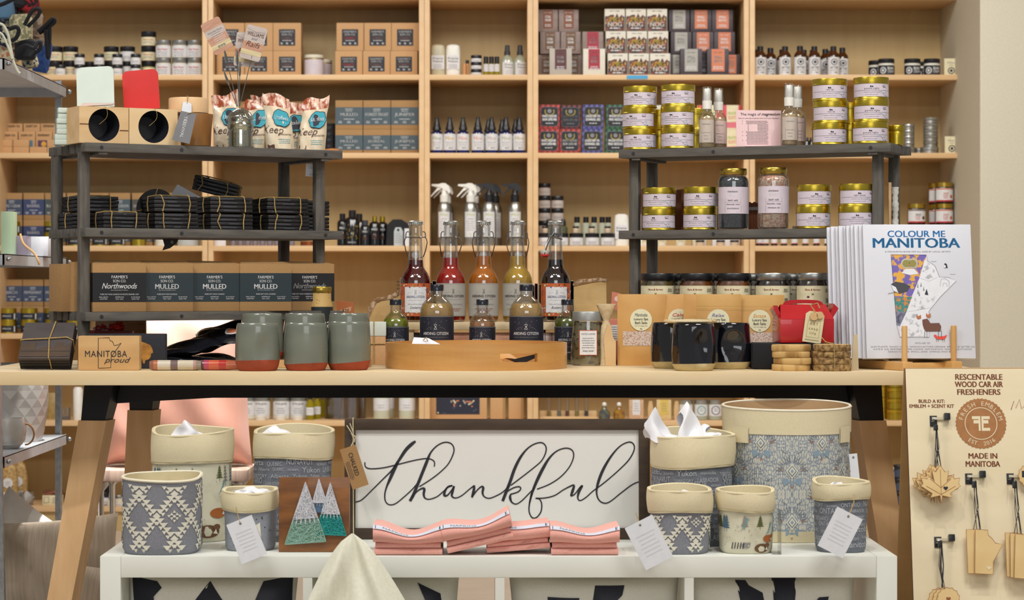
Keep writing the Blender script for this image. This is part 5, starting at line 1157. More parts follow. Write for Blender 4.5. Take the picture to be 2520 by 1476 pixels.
# bath salt jars
def salt(fill, l1, l2):
    r = .0335
    b = MB().lathe([(0, 0), (r*.9, 0), (r, .004), (r, .103), (r*.97, .110), (r*.82, .116), (r*.82, .127), (0, .127)], GLASS, 32)
    s = MB().lathe([(0, .003), (r*.88, .003), (r*.95, .007), (r*.95, .102), (r*.9, .109), (r*.76, .115), (0, .116)], fill, 28)
    l = MB().lathe([(r*.86, .119), (r*.88, .120), (r*.88, .131), (r*.85, .1325), (0, .1325)], GOLD_LID, 30)
    g = MB().cylpatch(r+.0005, 1.35, .034, .092, LIL, 20); f = cyl_map(r+.0009)
    g.text('charleston', -.004, .080, .0045, INK, f, fit=.022); g.text('Harlow', -.004, .073, .006, INKW, f, fit=.02, shear=.3)
    g.stroke([(-.021, .037), (.015, .037), (.015, .067), (-.021, .067), (-.021, .037)], .0005, INKG, f).bar(-.021, .015, .0585, .0588, INKG, f, 6)
    g.text('bath salt', -.003, .061, .0042, INK, f, fit=.022); g.text(l1, -.003, .0525, .0036, INK, f, fit=.03); g.text(l2, -.003, .044, .0036, INK, f, fit=.026)
    return [('glass_jar', b), ('bath_salt', s), ('lid', l), ('label', g)]
put('bath_salt_jar', salt(mat('charcoal_salt', '35383f', .7, hex2='50545c', scale=260, bump=.4, p0=.45, p1=.6), 'charcoal, mint', 'eucalyptus'), onr(RR, 1805, .04, 'mid'), 'glass jar of dark charcoal bath salt with gold lid', 'jar', 'bath salt jars', rz=-.05)
put('bath_salt_jar', salt(mat('pink_salt', 'c98a70', .7, hex2='e3cdb8', scale=200, bump=.4, p0=.42, p1=.58), 'lavender, rose', 'himalayan salt'), onr(RR, 1903, .035, 'mid'), 'glass jar of pink himalayan bath salt with gold lid', 'jar', 'bath salt jars')
CEDAR = woodm('cedar_wood', '9a5a36', '7c4427', (8, 8, 1), .6, .1, 4)
X, Y = RR.at(1668, .12); cr = [('side_board', MB().box(-.088, -.082, 0, .03, 0, .096, CEDAR)), ('side_board', MB().box(.082, .088, 0, .03, 0, .096, CEDAR)), ('back_board', MB().box(-.082, .082, .024, .03, .0, .094, CEDAR)), ('middle_board', MB().box(.008, .016, .0, .024, 0, .094, CEDAR))]
put('wooden_box', cr, (X, Y, LVR['mid']+.0004), 'reddish cedar box standing open behind the lily and peach tins', 'box', rz=RR.a)
kd = MB(); 
for k in range(5): kd.box(-.014+.0058*k, -.0088+.0058*k, 0, .004, .0, .062-.002*(k % 2), CEDAR, .0006)
put('kindling_bundle', [('sticks', kd), ('paper_band', MB().box(-.0155, .0155, -.0006, .0046, .044, .051, LABELW))], onr(RR, 1856, .10, 'mid'), 'bundle of thin cedar sticks with paper band between the salt jars', 'bundle', rz=RR.a)
ld = MB(); ld.tube([(0, 0, z*.001) for z in range(0, 96, 6)], [.006+.0016*(k % 2)+.001*sin(k) for k in range(16)], mat('white_cotton_cord', 'dcd8d0', .9, scale=200, bump=.5), 9)
X, Y = RR.at(2203, .12); put('macrame_cord', [('cord', ld), ('wood_strip', MB().box(-.014, -.008, .0, .004, 0, .1, LEGWOOD))], (X, Y, LVR['mid']+.0004), 'thick white cotton cord roll with wood strip by rear right post', 'cord')
# preserve jars on the low shelf of the right rack
def farm(kind):
    r = .0375; dark = kind == 's'; fill = {'k': mat('relish_fill', '6d5a2c', .3, hex2='4a3a1a', scale=60), 'o': mat('marmalade_fill', '8a4d18', .3, hex2='5d2c10', scale=60), 's': mat('dark_preserve', '2b1512')}[kind]
    b = MB().lathe([(0, 0), (r*.95, 0), (r, .004), (r, .083), (r*.9, .093), (r*.88, .1), (0, .1)], fill, 28)
    gl = MB().lathe([(r*1.02, .002), (r*1.02, .084), (r*.92, .094), (r*.92, .101)], GLASS, 28)
    l = MB().lathe([(r*.97, .098), (r*.99, .099), (r*.99, .1115), (r*.96, .1135), (0, .1135)], SILVER if dark else BLACKP, 30)
    g = MB().cylpatch(r*1.03, 1.3, .02, .081, LABELC, 18); f = cyl_map(r*1.03+.0005)
    g.text('flora & farmer', -.004, .066, .006, m_('rust_print', 'a4412c'), f, fit=.034, shear=.2, bold=.02); g.text('x', -.004, .052, .008, INK, f, bold=.02)
    g.disc(-.014, .046, .003, m_('beet_print', '6b2350'), f)
    g.lines(.03, .07, .014, 4, .003, .0012, INK, f)
    for k in range(9): g.bar(.025+k*.0013, .0256+k*.0013, .028, .042, NAVYL, f)
    for q in (gl, b, l, g): q.v = [(x, y, z*.68 if z < .0975 else z-.0312) for x, y, z in q.v]
    return [('jar_glass', gl), ('preserve', b), ('lid', l), ('label', g)]
for i, (x, k, v) in enumerate(((1619, 'k', .03), (1715, 'o', .03), (1806, 'o', .03), (1902, 's', .03), (2003, 's', .03), (1672, 'k', .11), (1760, 'o', .11), (1852, 's', .11), (1950, 's', .11), (2048, 's', .11))):
    fr_ = i < 5
    put('preserve_jar', cached('farm'+k, lambda: farm(k)), onr(RR, x, v, 'low'), f'{"silver" if k=="s" else "black"}-lidded preserve jar with cream label, {"front" if fr_ else "rear"} row, {ORD[i if fr_ else i-5]} from left', 'jar', 'cream-labelled preserve jars in the right rack', rz=-.1)
for i, x in enumerate((1590, 1651, 1700, 1754, 1795)):
    Y = 5.5; put('stopper_bottle', cached('stp', lambda: [('bottle_body', MB().lathe([(0, 0), (.02, 0), (.02, .16), (.012, .185), (.012, .212), (0, .212)], m_('smoke_glass', '565049', rough=.2), 18)), ('stopper', MB().lathe([(.013, .211), (.018, .217), (.013, .222), (.004, .225), (0, .2255)], SILVER, 18))]),
        (px(x, 8.66), 8.66, Z3), f'silver stopper bottle top seen above the preserve jars, {oth(i,5)}', 'bottle', 'silver stopper bottles')
# ------------------------------------------------------------------ goods standing on the tabletop
def T0(x, Y, dz=0.0): return (px(x, Y), Y, TZ+.0003+dz)
DKW = woodm('dark_stained_wood', '4a4140', '352e2e', (2, 10, 10), .7, .25, 4); DKB = woodm('dark_brown_wood', '4d3a28', '38291c', (2, 10, 14), .7, .3, 5)
EDGE_D = mat('burnt_edge', '141012', .6)
cp = []
for k in range(4):
    g = MB().box(-.052, .052, 0, .1, k*.0085, k*.0085+.0078, EDGE_D if k < 3 else DKW, .002); cp.append(('wooden_coaster', g))
g = MB(); zt = .0345; 
mp_ = lambda x, y: (x, y, zt)
for P, m in (([(-.05, .004), (.05, .004), (.05, .043), (.044, .036), (.034, .034), (.034, .043), (.02, .043), (.018, .03), (-.002, .031), (-.02, .022), (-.021, .043), (-.034, .043), (-.036, .036), (-.043, .04), (-.05, .04)], DKB), ([(-.05, .0185), (.05, .0185), (.05, .0195), (-.05, .0195)], EDGE_D)):
    g.add([mp_(*p) if m is DKB else (p[0], p[1], zt+.0004) for p in P], [tuple(range(len(P)))], m)
cp.append(('carved_inlay', g))
tw = MB(); tw.tube([(.012, -.001, .0), (.012, -.002, .03), (.010, .0, .0355), (.005, .05, .036), (.012, .1, .0355), (.012, .102, .0)], .0013, TWINE, 6)
tw.tube([(-.053, .048, .0), (-.0535, .05, .034), (-.04, .05, .036), (.0, .052, .0365), (.04, .056, .036), (.0535, .05, .034), (.053, .048, 0)], .0013, TWINE, 6); cp.append(('twine', tw))
put('coaster_pack', cp, (px(113, 4.70), 4.70, TZ+.001), 'tilted pack of dark wooden coasters tied with twine, far left of table', 'coasters', tilt=(R(46), 0, -.30))
BLK = woodm('honey_block_wood', 'cba470', 'b58a55', (2, 8, 9), .55, .04, 3)
Y = 4.67; s = Y/F; x0, z0 = px(267.5, Y), TZ
def bp(x, y): return (((x/4.846)-267.5)*s, (905.5-(640+y/4.846))*s)
g = MB().box(-.0622, .0622, 0, .03, 0, .0695, BLK, .0022); e = MB(); f = plane_map(-.0006)
e.stroke([bp(*p) for p in ((1172, 1262), (1172, 902), (1305, 897), (1310, 930), (1342, 942), (1362, 990), (1400, 985), (1445, 962), (1325, 1130), (1322, 1255), (1178, 1262))], .0011, INK, f)
e.text('MANITOBA', bp(1265, 0)[0], bp(0, 1128)[1], .013, INK, f, fit=.085, bold=-.012, sp=1.1); e.text('proud', bp(1400, 0)[0], bp(0, 1195)[1], .011, INK, f, fit=.054, shear=.4)
put('wooden_sign', [('block', g), ('engraving', e)], (x0, Y, TZ+.0003), 'honey wood block engraved MANITOBA proud over a map outline', 'sign')
Y = 4.76; g = MB().box(-.08, .08, 0, .025, 0, .072, mat('matt_black_paint', '191b24', .7, hex2='1f222c', scale=200), .002)
e = MB(); k = Y/F; q = lambda x, y: ((x-312)*k, (905-y)*k-.0)
e.poly([q(*p) for p in ((330, 838), (346, 838), (356, 841), (370, 847), (375, 856), (377, 866), (372, 868), (371, 876), (366, 882), (358, 884), (356, 893), (352, 892), (350, 883), (345, 873), (338, 871), (330, 874))], mat('tan_bison_paint', 'b98236', .6, hex2='94601f', scale=60), plane_map(-.0005))
put('wooden_sign', [('block', g), ('bison_silhouette', e)], (px(312, Y), Y, TZ+.0003), 'matt black block with tan bison silhouette, behind the MANITOBA one', 'sign')
put('rough_plank', MB().box(-.056, .056, 0, .02, 0, .0945, woodm('rough_brown_plank', '6b4a2f', '3a2516', (3, 12, 30), .8, .5, 6), .002), T0(296, 5.16), 'rough dark brown plank seen under the left rack', 'plank')
put('red_box', MB().box(-.023, .023, 0, .04, 0, .075, m_('faded_red_card', 'a3474b', hex2='b5656a', scale=20), .001), T0(217, 5.0), 'faded red carton behind the MANITOBA block', 'box')
POM = mat('red_yarn', 'c22d2a', .9, hex2='a51b1c', scale=250, bump=.8)
def pom(r, seed):
    rnd = random.Random(seed); g = MB().sphere((0, 0, 0), r*.8, POM, 12)
    for k in range(70):
        a, b = rnd.uniform(0, 2*pi), rnd.uniform(-1, 1); c = math.sqrt(1-b*b); d = Vector((c*cos(a), c*sin(a), b)); g.tube([tuple(d*r*.7), tuple(d*r*rnd.uniform(1, 1.15))], [.0014, .0009], POM, 4)
    return g
X, Y, Z = T0(292, 4.93); g = pom(.0125, 4)
put('yarn_pompom', [('pompom', g), ('striped_knit', MB().grid(lambda u, v: (-.055+.05*u, .0+.006*sin(3*u), -.008+.014*v*sin(pi*(.15+.85*u))), 10, 4, mat('red_white_knit', 'b5343a', .9, hex2='d8c9c5', scale=90, p0=.5, p1=.55)).tube([(-.02, 0, 0), (0, 0, 0)], .006, POM, 8))], (X, Y, Z+.083), 'bright red yarn pompom with striped knit tail behind the blocks', 'pompom')
put('yarn_bin', MB().box(-.05, .03, -.012, .02, 0, .0745, m_('dark_red_bin', '6e2023'), .001), (X, Y, Z), 'dark red bin holding the yarn pompom', 'container')
# glossy black pouches
FILM = mat('black_gloss_film', '0d0e13', .16, hex2='161820', scale=20, coat=.8)
def filmbag(seed, w=.16, d=.12, th=.022, logo=True):
    rnd = random.Random(seed); a = [rnd.uniform(0, 6) for _ in range(4)]
    def fx(u, v, s):
        e = math.sqrt(max(0, (1-abs(2*u-1)**2.6)*(1-abs(2*v-1)**2.6))); wr = .004*sin(7*u+a[0]+4*v)*e+.003*sin(13*v+a[1]+9*u)*e+.008*u*v*sin(a[2])
        return ((u-.5)*w, (v-.5)*d, th*.5+s*th*.5*e+wr+(1-e)*.004*sin(12*u+a[3]))
    g = MB(); g.grid(lambda u, v: fx(u, v, 1), 26, 18, FILM).grid(lambda u, v: fx(1-u, v, -1), 26, 18, FILM)
    out = [('pouch_film', g)]
    if logo: out.append(('sticker', MB().poly([(.035+.016*cos(t), .016*sin(t)-.01) for t in [2*pi*k/20 for k in range(20)]], LABELW, lambda x, y: tuple(Vector(fx(x/w+.5, y/d+.5, 1))+Vector((0, 0, .0012)))).poly([(.035+.011*cos(t), .011*sin(t)-.01) for t in [2*pi*k/20 for k in range(20)]], ORNG, lambda x, y: tuple(Vector(fx(x/w+.5, y/d+.5, 1))+Vector((0, 0, .0018))))))
    return out
for i, (x, Y_, dz, tl, rz, w_) in enumerate([(490, 4.92, .0, (.03, .02, .1), .1, .17), (470, 4.93, .023, (.12, -.16, .1), .1, .15), (540, 4.95, .040, (.22, -.22, .1), -.1, .13), (548, 5.02, .055, (.35, -.35, .1), .3, .12)]):
    put('glossy_pouch', freeze(filmbag(i+2, w_, .11, .022, i == 2)), T0(x, Y_, dz+.004*(i > 0)), 'glossy black film pouch, '+['flat at the bottom of the heap', 'second of the heap, reflecting light', 'third of the heap with oval sticker', 'topmost of the heap against the mugs'][i], 'pouch', 'glossy black pouches', tilt=(tl[0], tl[1], rz))
def roll(stripes, L=.1, r=.0105):
    g = MB(); n = 18; t = 0; vs = []
    for k, (c, wd) in enumerate(stripes):
        x0, x1 = -L/2+L*t, -L/2+L*(t+wd); t += wd
        rr0 = r*(.8 if k == 0 else 1); rr1 = r*(.8 if k == len(stripes)-1 else 1)
        g.T = Matrix.Translation((0, 0, r)) @ Matrix.Rotation(pi/2, 4, 'Y'); g.lathe([(0, x0), (rr0, x0), (rr1, x1), (0, x1)], mat('stripe_'+c, c, .15, coat=.7), n)
    return g
put('striped_soap_roll', roll([('8a5a44', .08), ('b06a4a', .08), ('c9bfae', .25), ('6f5c5c', .14), ('c8bda8', .3), ('b08a86', .05), ('8b7c6c', .1)], .104), T0(432, 4.665), 'film-wrapped cream and brown striped soap log', 'soap', 'striped soap logs', rz=.02)
put('striped_soap_roll', roll([('6b4a4c', .18), ('b0405a', .1), ('c25a3c', .2), ('b0302a', .15), ('b9603f', .37)], .1), T0(542, 4.675), 'film-wrapped red and orange striped soap log', 'soap', 'striped soap logs', rz=-.02)
# sage mugs
SAGE = mat('sage_glaze', '74776a', .2, hex2='636a61', scale=9, stretch=(1, 1, 2.5), coat=.5, detail=5, p0=.35, p1=.75); TERRA = mat('terracotta', 'a1472a', .8, hex2='933d22', scale=60, bump=.05)
def mug(glaze, clay, r=.0455, h=.0945, band=.2, tilt_=.04, dimple=None):
    n = 48; prof = [(.80, 0), (.86, .02), (.93, .10), (.985, .22), (1.0, .4), (.985, .6), (.955, .8), (.93, .92), (.915, .975), (.885, 1.0), (.85, .985), (.86, .9), (.90, .5), (.84, .12), (0, .08)]
    bnd = lambda a: band+tilt_*cos(a+1)
    def P(i, q):
        a = 2*pi*i/n; rr, zz = q; rr *= r; z = zz*h; x, y = rr*cos(a), rr*sin(a)
        if dimple:
            for (ax, dz, ra, rb, dep) in dimple:
                da = (a-ax+pi) % (2*pi)-pi; e = (da*r/ra)**2+((z-dz)/rb)**2
                if e < 1 and rr > .5*r: k_ = 1-dep*(1-e)**1.5/r; x *= k_; y *= k_
        return (x, y, z)
    g = MB(); b = MB(); dense = []
    for j in range(len(prof)-1):
        (r0, z0), (r1, z1) = prof[j], prof[j+1]; m = 3 if j in (3, 4, 5, 6) else 1
        for q in range(m): dense.append((r0+(r1-r0)*q/m, z0+(z1-z0)*q/m))
    dense.append(prof[-1])
    vs = [P(i, q) for q in dense for i in range(n)]; jb = next(j for j, q in enumerate(dense) if q[1] >= band-.001)
    vv = list(vs)
    for i in range(n):
        x, y, z = vv[jb*n+i]; vv[jb*n+i] = (x, y, bnd(2*pi*i/n)*h)
    F1 = [(j*n+i, j*n+(i+1) % n, (j+1)*n+(i+1) % n, (j+1)*n+i) for j in range(jb, len(dense)-1) for i in range(n)]
    F0 = [(j*n+i, j*n+(i+1) % n, (j+1)*n+(i+1) % n, (j+1)*n+i) for j in range(0, jb) for i in range(n)]+[tuple(range(n))[::-1]]
    g.add(vv, F1, glaze); b.add(vv[:(jb+1)*n], F0, clay)
    return [('glazed_body', g), ('bare_clay_base', b)]
fd = lambda ax: -pi/2+ax
sm = [(634, 4.66, 0, 'front', 'front left sage mug with thumb dimple'), (753, 4.675, 1, 'f2', 'front middle sage mug'), (859, 4.70, 0, 'f3', 'front right sage mug with another behind it'), (645, 4.86, 1, 'b1', 'rear left sage mug'), (750, 4.875, 0, 'b2', 'rear middle sage mug before the mustard jar'), (859, 4.87, 1, 'b3', 'rear right sage mug, only its rim showing')]
for i, (x, Y_, v, k, lab) in enumerate(sm):
    hh = .0955 if i < 3 else .0965
    put('clay_mug', cached('sage%d%d' % (v, i < 3), lambda: mug(SAGE, TERRA, .0455, hh, .215 if v == 0 else .14, .03 if v else .02, [(fd(.38), .042, .022, .034, .007)] if (v == 0 and i == 0) else None)) if i != 2 else freeze(mug(SAGE, TERRA, .0445, .0975, .17, .04)), T0(x, Y_, .0163 if i > 2 else 0), lab, 'mug', 'sage glazed mugs with terracotta base', rz=(0, .3, 1.2, .5, .2, .8)[i])
BGLZ = mat('black_glaze', '08090f', .1, hex2='10131c', scale=10, coat=.8); CLAYP = mat('pale_clay', 'c9b88a', .8, hex2='bdab7c', scale=80)
for i, (x, Y_, lab, dm) in enumerate([(1707, 4.665, 'front black mug with deep thumb dimple', [(fd(.35), .05, .024, .04, .012)]), (1654, 4.80, 'left rear black mug half behind the front one', None), (1795, 4.765, 'right black mug with slanted thumb dimple', [(fd(.1), .05, .03, .034, .012)])]):
    put('clay_mug', freeze(mug(BGLZ, CLAYP, .0450, .0945, .145, .012, dm)), T0(x, Y_), lab, 'mug', 'black glazed mugs with pale base', rz=0)
put('wooden_disc', [('disc', MB().lathe([(0, 0), (.052, 0), (.055, .003), (.054, .0065), (0, .008)], woodm('pale_disc_wood', 'dcc9a4', 'cfb88c', (3, 9, 1), .6, .03, 3), 36)), ('string', MB().tube([(.0, -.02, .009), (.03, -.03, .0085), (.045, -.038, .004)], .0007, TWINE, 5))], (px(1699, 4.73), 4.73, TZ+.0952), 'pale round wooden disc resting on the black mugs', 'board')
# mustard jar etc
MUS = mat('grainy_mustard', 'c9a768', .4, hex2='7b5a2c', scale=170, p0=.62, p1=.7)
ms = [('jar_glass', MB().lathe([(0, 0), (.0235, 0), (.0255, .003), (.0255, .128), (.0225, .140), (.0225, .157), (0, .157)], MUS, 28)), ('lid', MB().lathe([(.0235, .156), (.0238, .157), (.0238, .167), (.023, .1685), (0, .1685)], GOLD_LID, 30)),
      ('label', MB().cylpatch(.026, 1.5, .02, .125, m_('dark_green_black_label', '20282a'), 18).text('Smak', .012, .08, .02, INKW, cyl_map(.0264), fit=.045).text('Dab', .012, .05, .02, INKW, cyl_map(.0264), fit=.035))]
put('mustard_jar', ms, T0(790, 5.045), 'tall jar of grainy mustard with gold lid behind the sage mugs', 'jar')
g = MB().prism([(-.0185, 0), (.0185, 0), (.0185, .1335), (-.0185, .137)], 0, .02, m_('orange_card', 'c06f3e')); st = MB().add([(-.012, -.0006, .106), (.013, -.0006, .114), (.0145, -.0006, .125), (-.0105, -.0006, .117)], [(0, 1, 2, 3)], m_('price_sticker', 'dba77f')); st.text('$20', .001, .112, .007, INK, plane_map(-.0011), shear=.2)
put('orange_carton', [('carton', g), ('price_sticker', st)], T0(849, 5.14), 'orange carton with handwritten price sticker behind the mugs', 'box')
put('grey_pouch', MB().grid(lambda u, v: ((u-.5)*.05, -.01*sin(pi*u)*(1-v), v*.108*(1-.25*u*u)), 8, 8, m_('dark_grey_cloth', '4d5058')).box(-.024, .024, 0, .004, 0, .07, m_('dark_grey_cloth', '4d5058')), T0(880, 5.2), 'dark grey pouch behind the rear right sage mug', 'pouch')
LIVE = woodm('live_edge_maple', 'd9b87e', 'c8a064', (3, 3, 16), .55, .04, 3); BARK = mat('rough_bark', '8b6844', .95, hex2='d3b79c', scale=120, bump=.9, p0=.4, p1=.65)
def live(P, B, d=.03):
    g = MB().prism(P, 0, d, LIVE); b = MB(); rnd = random.Random(3)
    for i in range(len(B)-1):
        (x0, z0), (x1, z1) = B[i], B[i+1]
        for k in range(4):
            t = (k+.5)/4; x, z = x0+(x1-x0)*t, z0+(z1-z0)*t; b.box(x-.0045-rnd.random()*.002, x+.005, -.0012-rnd.random()*.001, d+.001, z-.004, z+.001+rnd.random()*.003, BARK, .001)
    return [('slab', g), ('bark_edge', b)]
Y = 5.215; k = Y/F
def lq(x, y, cx_): return ((x-cx_)*k, (889-y)*k)
P = [lq(x, y, 950) for x, y in ((905, 889), (903, 780), (912, 760), (922, 742), (935, 735), (955, 733), (975, 725), (990, 712), (990, 889))]
put('live_edge_board', live(P, P[1:8], .02), (px(950, Y), Y, TZ+.0003), 'live edge wooden slab standing left of the swing-top bottles', 'board')
P = [lq(x, y, 1455) for x, y in ((1411, 889), (1412, 706), (1430, 702), (1455, 697), (1480, 692), (1492, 696), (1494, 889))]
B_ = [lq(x, y, 1455) for x, y in ((1413, 700), (1430, 690), (1455, 690), (1478, 687), (1494, 690))]
put('live_edge_block', live(P, B_, .05), (px(1455, Y), Y, TZ+.0003), 'thick wooden block with bark top right of the swing-top bottles', 'block')
gb = [('carton', MB().box(-.02, .02, 0, .05, 0, .062, KRAFT, .001)), ('white_lid', MB().box(-.021, .021, -.001, .051, .062, .0925, m_('mint_white_lid', 'cdd3c8'), .001)), ('twine', MB().tube([(-.005, -.002, 0), (-.005, -.002, .0935)], .0011, TWINE, 6).tube([(-.021, -.0015, .045), (.021, -.0015, .045)], .0009, TWINE, 6))]
put('gift_box', gb, T0(926, 5.0), 'kraft gift box with pale lid and twine between mugs and syrup', 'box')
put('wooden_board', MB().box(-.15, .125, -.055, .06, 0, .0155, BLK, .002), T0(765, 4.87), 'long honey wood board under the rear sage mugs', 'board')
# riser, cartons and books beneath/behind
RZ = .8367
put('wooden_riser', [('riser_top', MB().box(-.180, .188, -.035, .055, RZ-TZ-.0172, RZ-TZ, MAPLE_TABLE, .001)), ('leg', MB().box(-.178, -.163, -.03, .05, 0, RZ-TZ-.0172, MAPLE_TABLE)), ('leg', MB().box(.171, .186, -.03, .05, 0, RZ-TZ-.0172, MAPLE_TABLE))], (0, 5.145, TZ+.0003), 'low pale wooden riser carrying the five swing-top bottles', 'riser')
for i, (x, c, h, wd) in enumerate([(989, 'cbb58c', .188, .008), (1061, 'c9cad2', .178, .006), (1069, 'd0b894', .182, .010), (1302, '5c1c24', .18, .007), (1311, 'd3d2d8', .172, .008), (1320, '7a3038', .176, .006), (1331, 'c9c8ba', .174, .008), (1340, 'd9d3c4', .178, .006), (1408, '22252c', .182, .007), (1400, 'c0c4c4', .18, .006)]):
    nm = ['wire-bound tan notebook edge left of first bottle', 'thin pale grey book between first two bottles', 'tan book between first two bottles', 'dark crimson book right of the yellow bottle', 'white book beside the dark crimson one', 'dull red thin book among those right of yellow bottle', 'cream book left of the dark bottle', 'ivory book closest to the dark bottle', 'black book against the bark-topped block', 'pale grey book beside the black one'][i]
    sp_ = [('cover', MB().box(-wd/2, wd/2, 0, .055, 0, h, m_('book_'+c, c), .0008)), ('pages', MB().box(-wd/2+.001, wd/2-.001, .0, .0555, .002, h+.0002, LABELC))]
    if i == 0:
        rg = MB()
        for q in range(22): rg.tube([(-.004+.005*cos(t)-.003, .002, .012+q*.008+.0012*sin(t)) for t in [2*pi*e/8 for e in range(8)]], .0005, BLACKP, 4, True)
        sp_.append(('wire_binding', rg))
    put('book', sp_, T0(x, 5.215), nm, 'book', 'books standing behind the riser')
for i, (x, wd, c) in enumerate([(1020, .022, '2a2422'), (1132, .05, 'c98d70'), (1245, .06, 'd9a184'), (1362, .05, '6a2e34')]):
    put('small_carton', MB().box(-wd/2, wd/2, 0, .05, 0, .066, mat('under_'+c, c, .6, hex2='efe0d6' if i == 3 else c, scale=30, stretch=(6, 1, .2)), .001), T0(x, 5.12), ['dark carton under riser left end', 'pinkish carton under riser, left of the small middle bottle', 'peach carton under riser, right of the small middle bottle', 'burgundy striped carton under riser right end'][i], 'box', 'cartons under the riser')
# swing-top bottles
SB = [(0, 0), (.028, 0), (.0315, .002), (.033, .006), (.033, .088), (.0315, .098), (.027, .108), (.021, .116), (.0178, .122), (.0172, .13), (.0168, .142), (.0155, .155), (.0148, .175), (.0142, .187), (.0152, .189), (.0155, .195), (.0150, .2), (.0150, .212), (.0132, .217), (.0118, .219)]
def inner(prof, k, top, base=.004):
    out = [(0, base)]
    for r, z in prof[1:]:
        if z >= top: break
        out.append((r*k, max(z, base)))
    zs = [p for p in prof if p[1] >= top][0]; out.append((zs[0]*k, top)); out.append((0, top)); return out
def swing(lc, top, fancy, hand, flavour, fc, dark=False, side=False):
    def f_():
        gl = MB().lathe(SB, GLASS, 40); lq_ = MB().lathe(inner(SB, .965, top), lc, 36)
        cp_ = MB().lathe([(.0160, .2155), (.0166, .2175), (.0160, .2225), (.0130, .2250), (0, .2256)], STEEL, 30)
        for k in range(21): a = 2*pi*k/21; cp_.box(.0163*cos(a)-.0007, .0163*cos(a)+.0007, .0163*sin(a)-.0007, .0163*sin(a)+.0007, .2155, .2195, SILVER)
        W = mat('wire_steel', '85878a', .25, .95); w_ = MB(); r = .0012
        if not side:
            w_.tube([(.0152*cos(t), .0152*sin(t), .1875) for t in [2*pi*k/20 for k in range(20)]], r, W, 6, True)
            for q in (1, -1): w_.tube([(q*.0152, 0, .1875), (q*.020, 0, .1885), (q*.024, -.002, .184), (q*.0255, -.004, .176), (q*.022, .004, .158), (q*.0175, .012, .145), (q*.011, .018, .1425)], r, W, 6); w_.tube([(q*.0152, 0, .2), (q*.019, 0, .2005), (q*.0215, .0, .197), (q*.0225, 0, .185)], r, W, 6)
            st = MB(); st.T = Matrix.Translation((-.003 if top < .143 and not dark else 0, .0195, .148)) @ Matrix.Rotation(R(80), 4, 'X'); st.lathe([(0, -.006), (.007, -.006), (.0085, 0), (.0085, .004), (0, .006)], m_('porcelain', 'd8d4ca', rough=.2), 20); ga = MB(); ga.T = st.T; ga.lathe([(.0085, -.0045), (.0092, -.0065), (.0085, -.0085), (0, -.009)], m_('red_rubber', 'd32f2f', rough=.4), 20)
        else:
            w_.tube([(.0152*cos(t), .0152*sin(t), .1875+.004*cos(t)*-1) for t in [2*pi*k/20 for k in range(20)]], r, W, 6, True)
            w_.tube([(-.004, -.0162, .2), (-.012, -.018, .189), (-.018, -.0165, .176), (-.0245, -.012, .156), (-.026, -.010, .15)], r, W, 6); w_.tube([(-.004, .0162, .2), (-.012, .018, .189), (-.018, .0165, .176), (-.0245, .006, .156)], r, W, 6); w_.tube([(-.02, -.0165, .192), (-.01, -.0175, .189), (.004, -.0162, .184)], r, W, 6)
            st = MB().lathe([(0, .150), (.008, .150), (.0115, .156), (.0115, .160), (0, .161)], m_('porcelain', 'd8d4ca', rough=.2), 20, cx=-.0245, cy=-.002); ga = MB().lathe([(0, .1425), (.005, .143), (.0098, .147), (.0098, .1498), (0, .15)], m_('red_rubber', 'd32f2f', rough=.4), 20, cx=-.0245, cy=-.002)
        Rr = .0335; f = cyl_map(Rr+.0003); f2 = cyl_map(Rr+.0006); f3 = cyl_map(Rr+.0009); lb = MB()
        if fancy:
            lb.cylpatch(Rr, 1.5, .0125, .0855, mat('floral_label_orange', 'c4602f', .5, hex2='b0532a', scale=60), 24)
            rnd = random.Random(8); cs = [m_('fl_violet', '5c5680'), m_('fl_olive', '8a7a2c'), m_('fl_cream', 'd8cfa6'), m_('fl_coral', 'dd8a72'), m_('fl_brown', '6b3a22')]
            for k in range(170):
                x, z = rnd.uniform(-.047, .047), rnd.uniform(.015, .083)
                if abs(x+.002) < .0265 and .022 < z < .076: continue
                lb.disc(x, z, rnd.choice((.0008, .0013, .002, .0026)), cs[k % 5], f2, 8)
            lb.bar(-.0275, .0245, .0205, .0775, LABELW, f2, 10); c = m_('violet_ink', '55608a'); x0 = -.0015; fit = .043; zz = .0535
        else:
            lb.cylpatch(Rr, 1.5, .0125, .0855, mat('pale_grey_label', 'd3d2cb', .55, hex2='cccbc4', scale=50), 24); lb.bar(-.045, .045, .0838, .0842, INKG, f, 20).bar(-.045, .045, .0138, .0142, INKG, f, 20); c = INK; x0 = -.001; fit = .058; zz = .0555
        lb.text('ABIDING CITIZEN', x0, zz-.0005, .0052, c, f3, fit=fit, bold=.015); lb.text('CRAFT BEVERAGE COMPANY', x0, zz-.006, .0014, INKG, f3, fit=fit*.8, sp=1.3)
        hx, hz = x0, zz+.0125; q = .0026
        lb.stroke([(hx-q, hz-q*1.6), (hx+q, hz-q*1.6), (hx+q*.8, hz-q), (hx-q*.5, hz+q*.6), (hx-q, hz+q*1.6), (hx+q, hz+q*1.6), (hx+q*.6, hz+q*.6), (hx-q*.7, hz-q), (hx-q, hz-q*1.6)], .0006, c, f3)
        lb.stroke([(hx+.02*cos(R(a)), hz-.0075+.0078*sin(R(a))) for a in range(15, 70, 9)], .0003, INKG, f3).stroke([(hx+.02*cos(R(a)), hz-.0075+.0078*sin(R(a))) for a in range(110, 168, 9)], .0003, INKG, f3)
        lb.text('SMALL BATCH SHRUB', x0, .038, .0024, INKG, f3, fit=fit*.82)
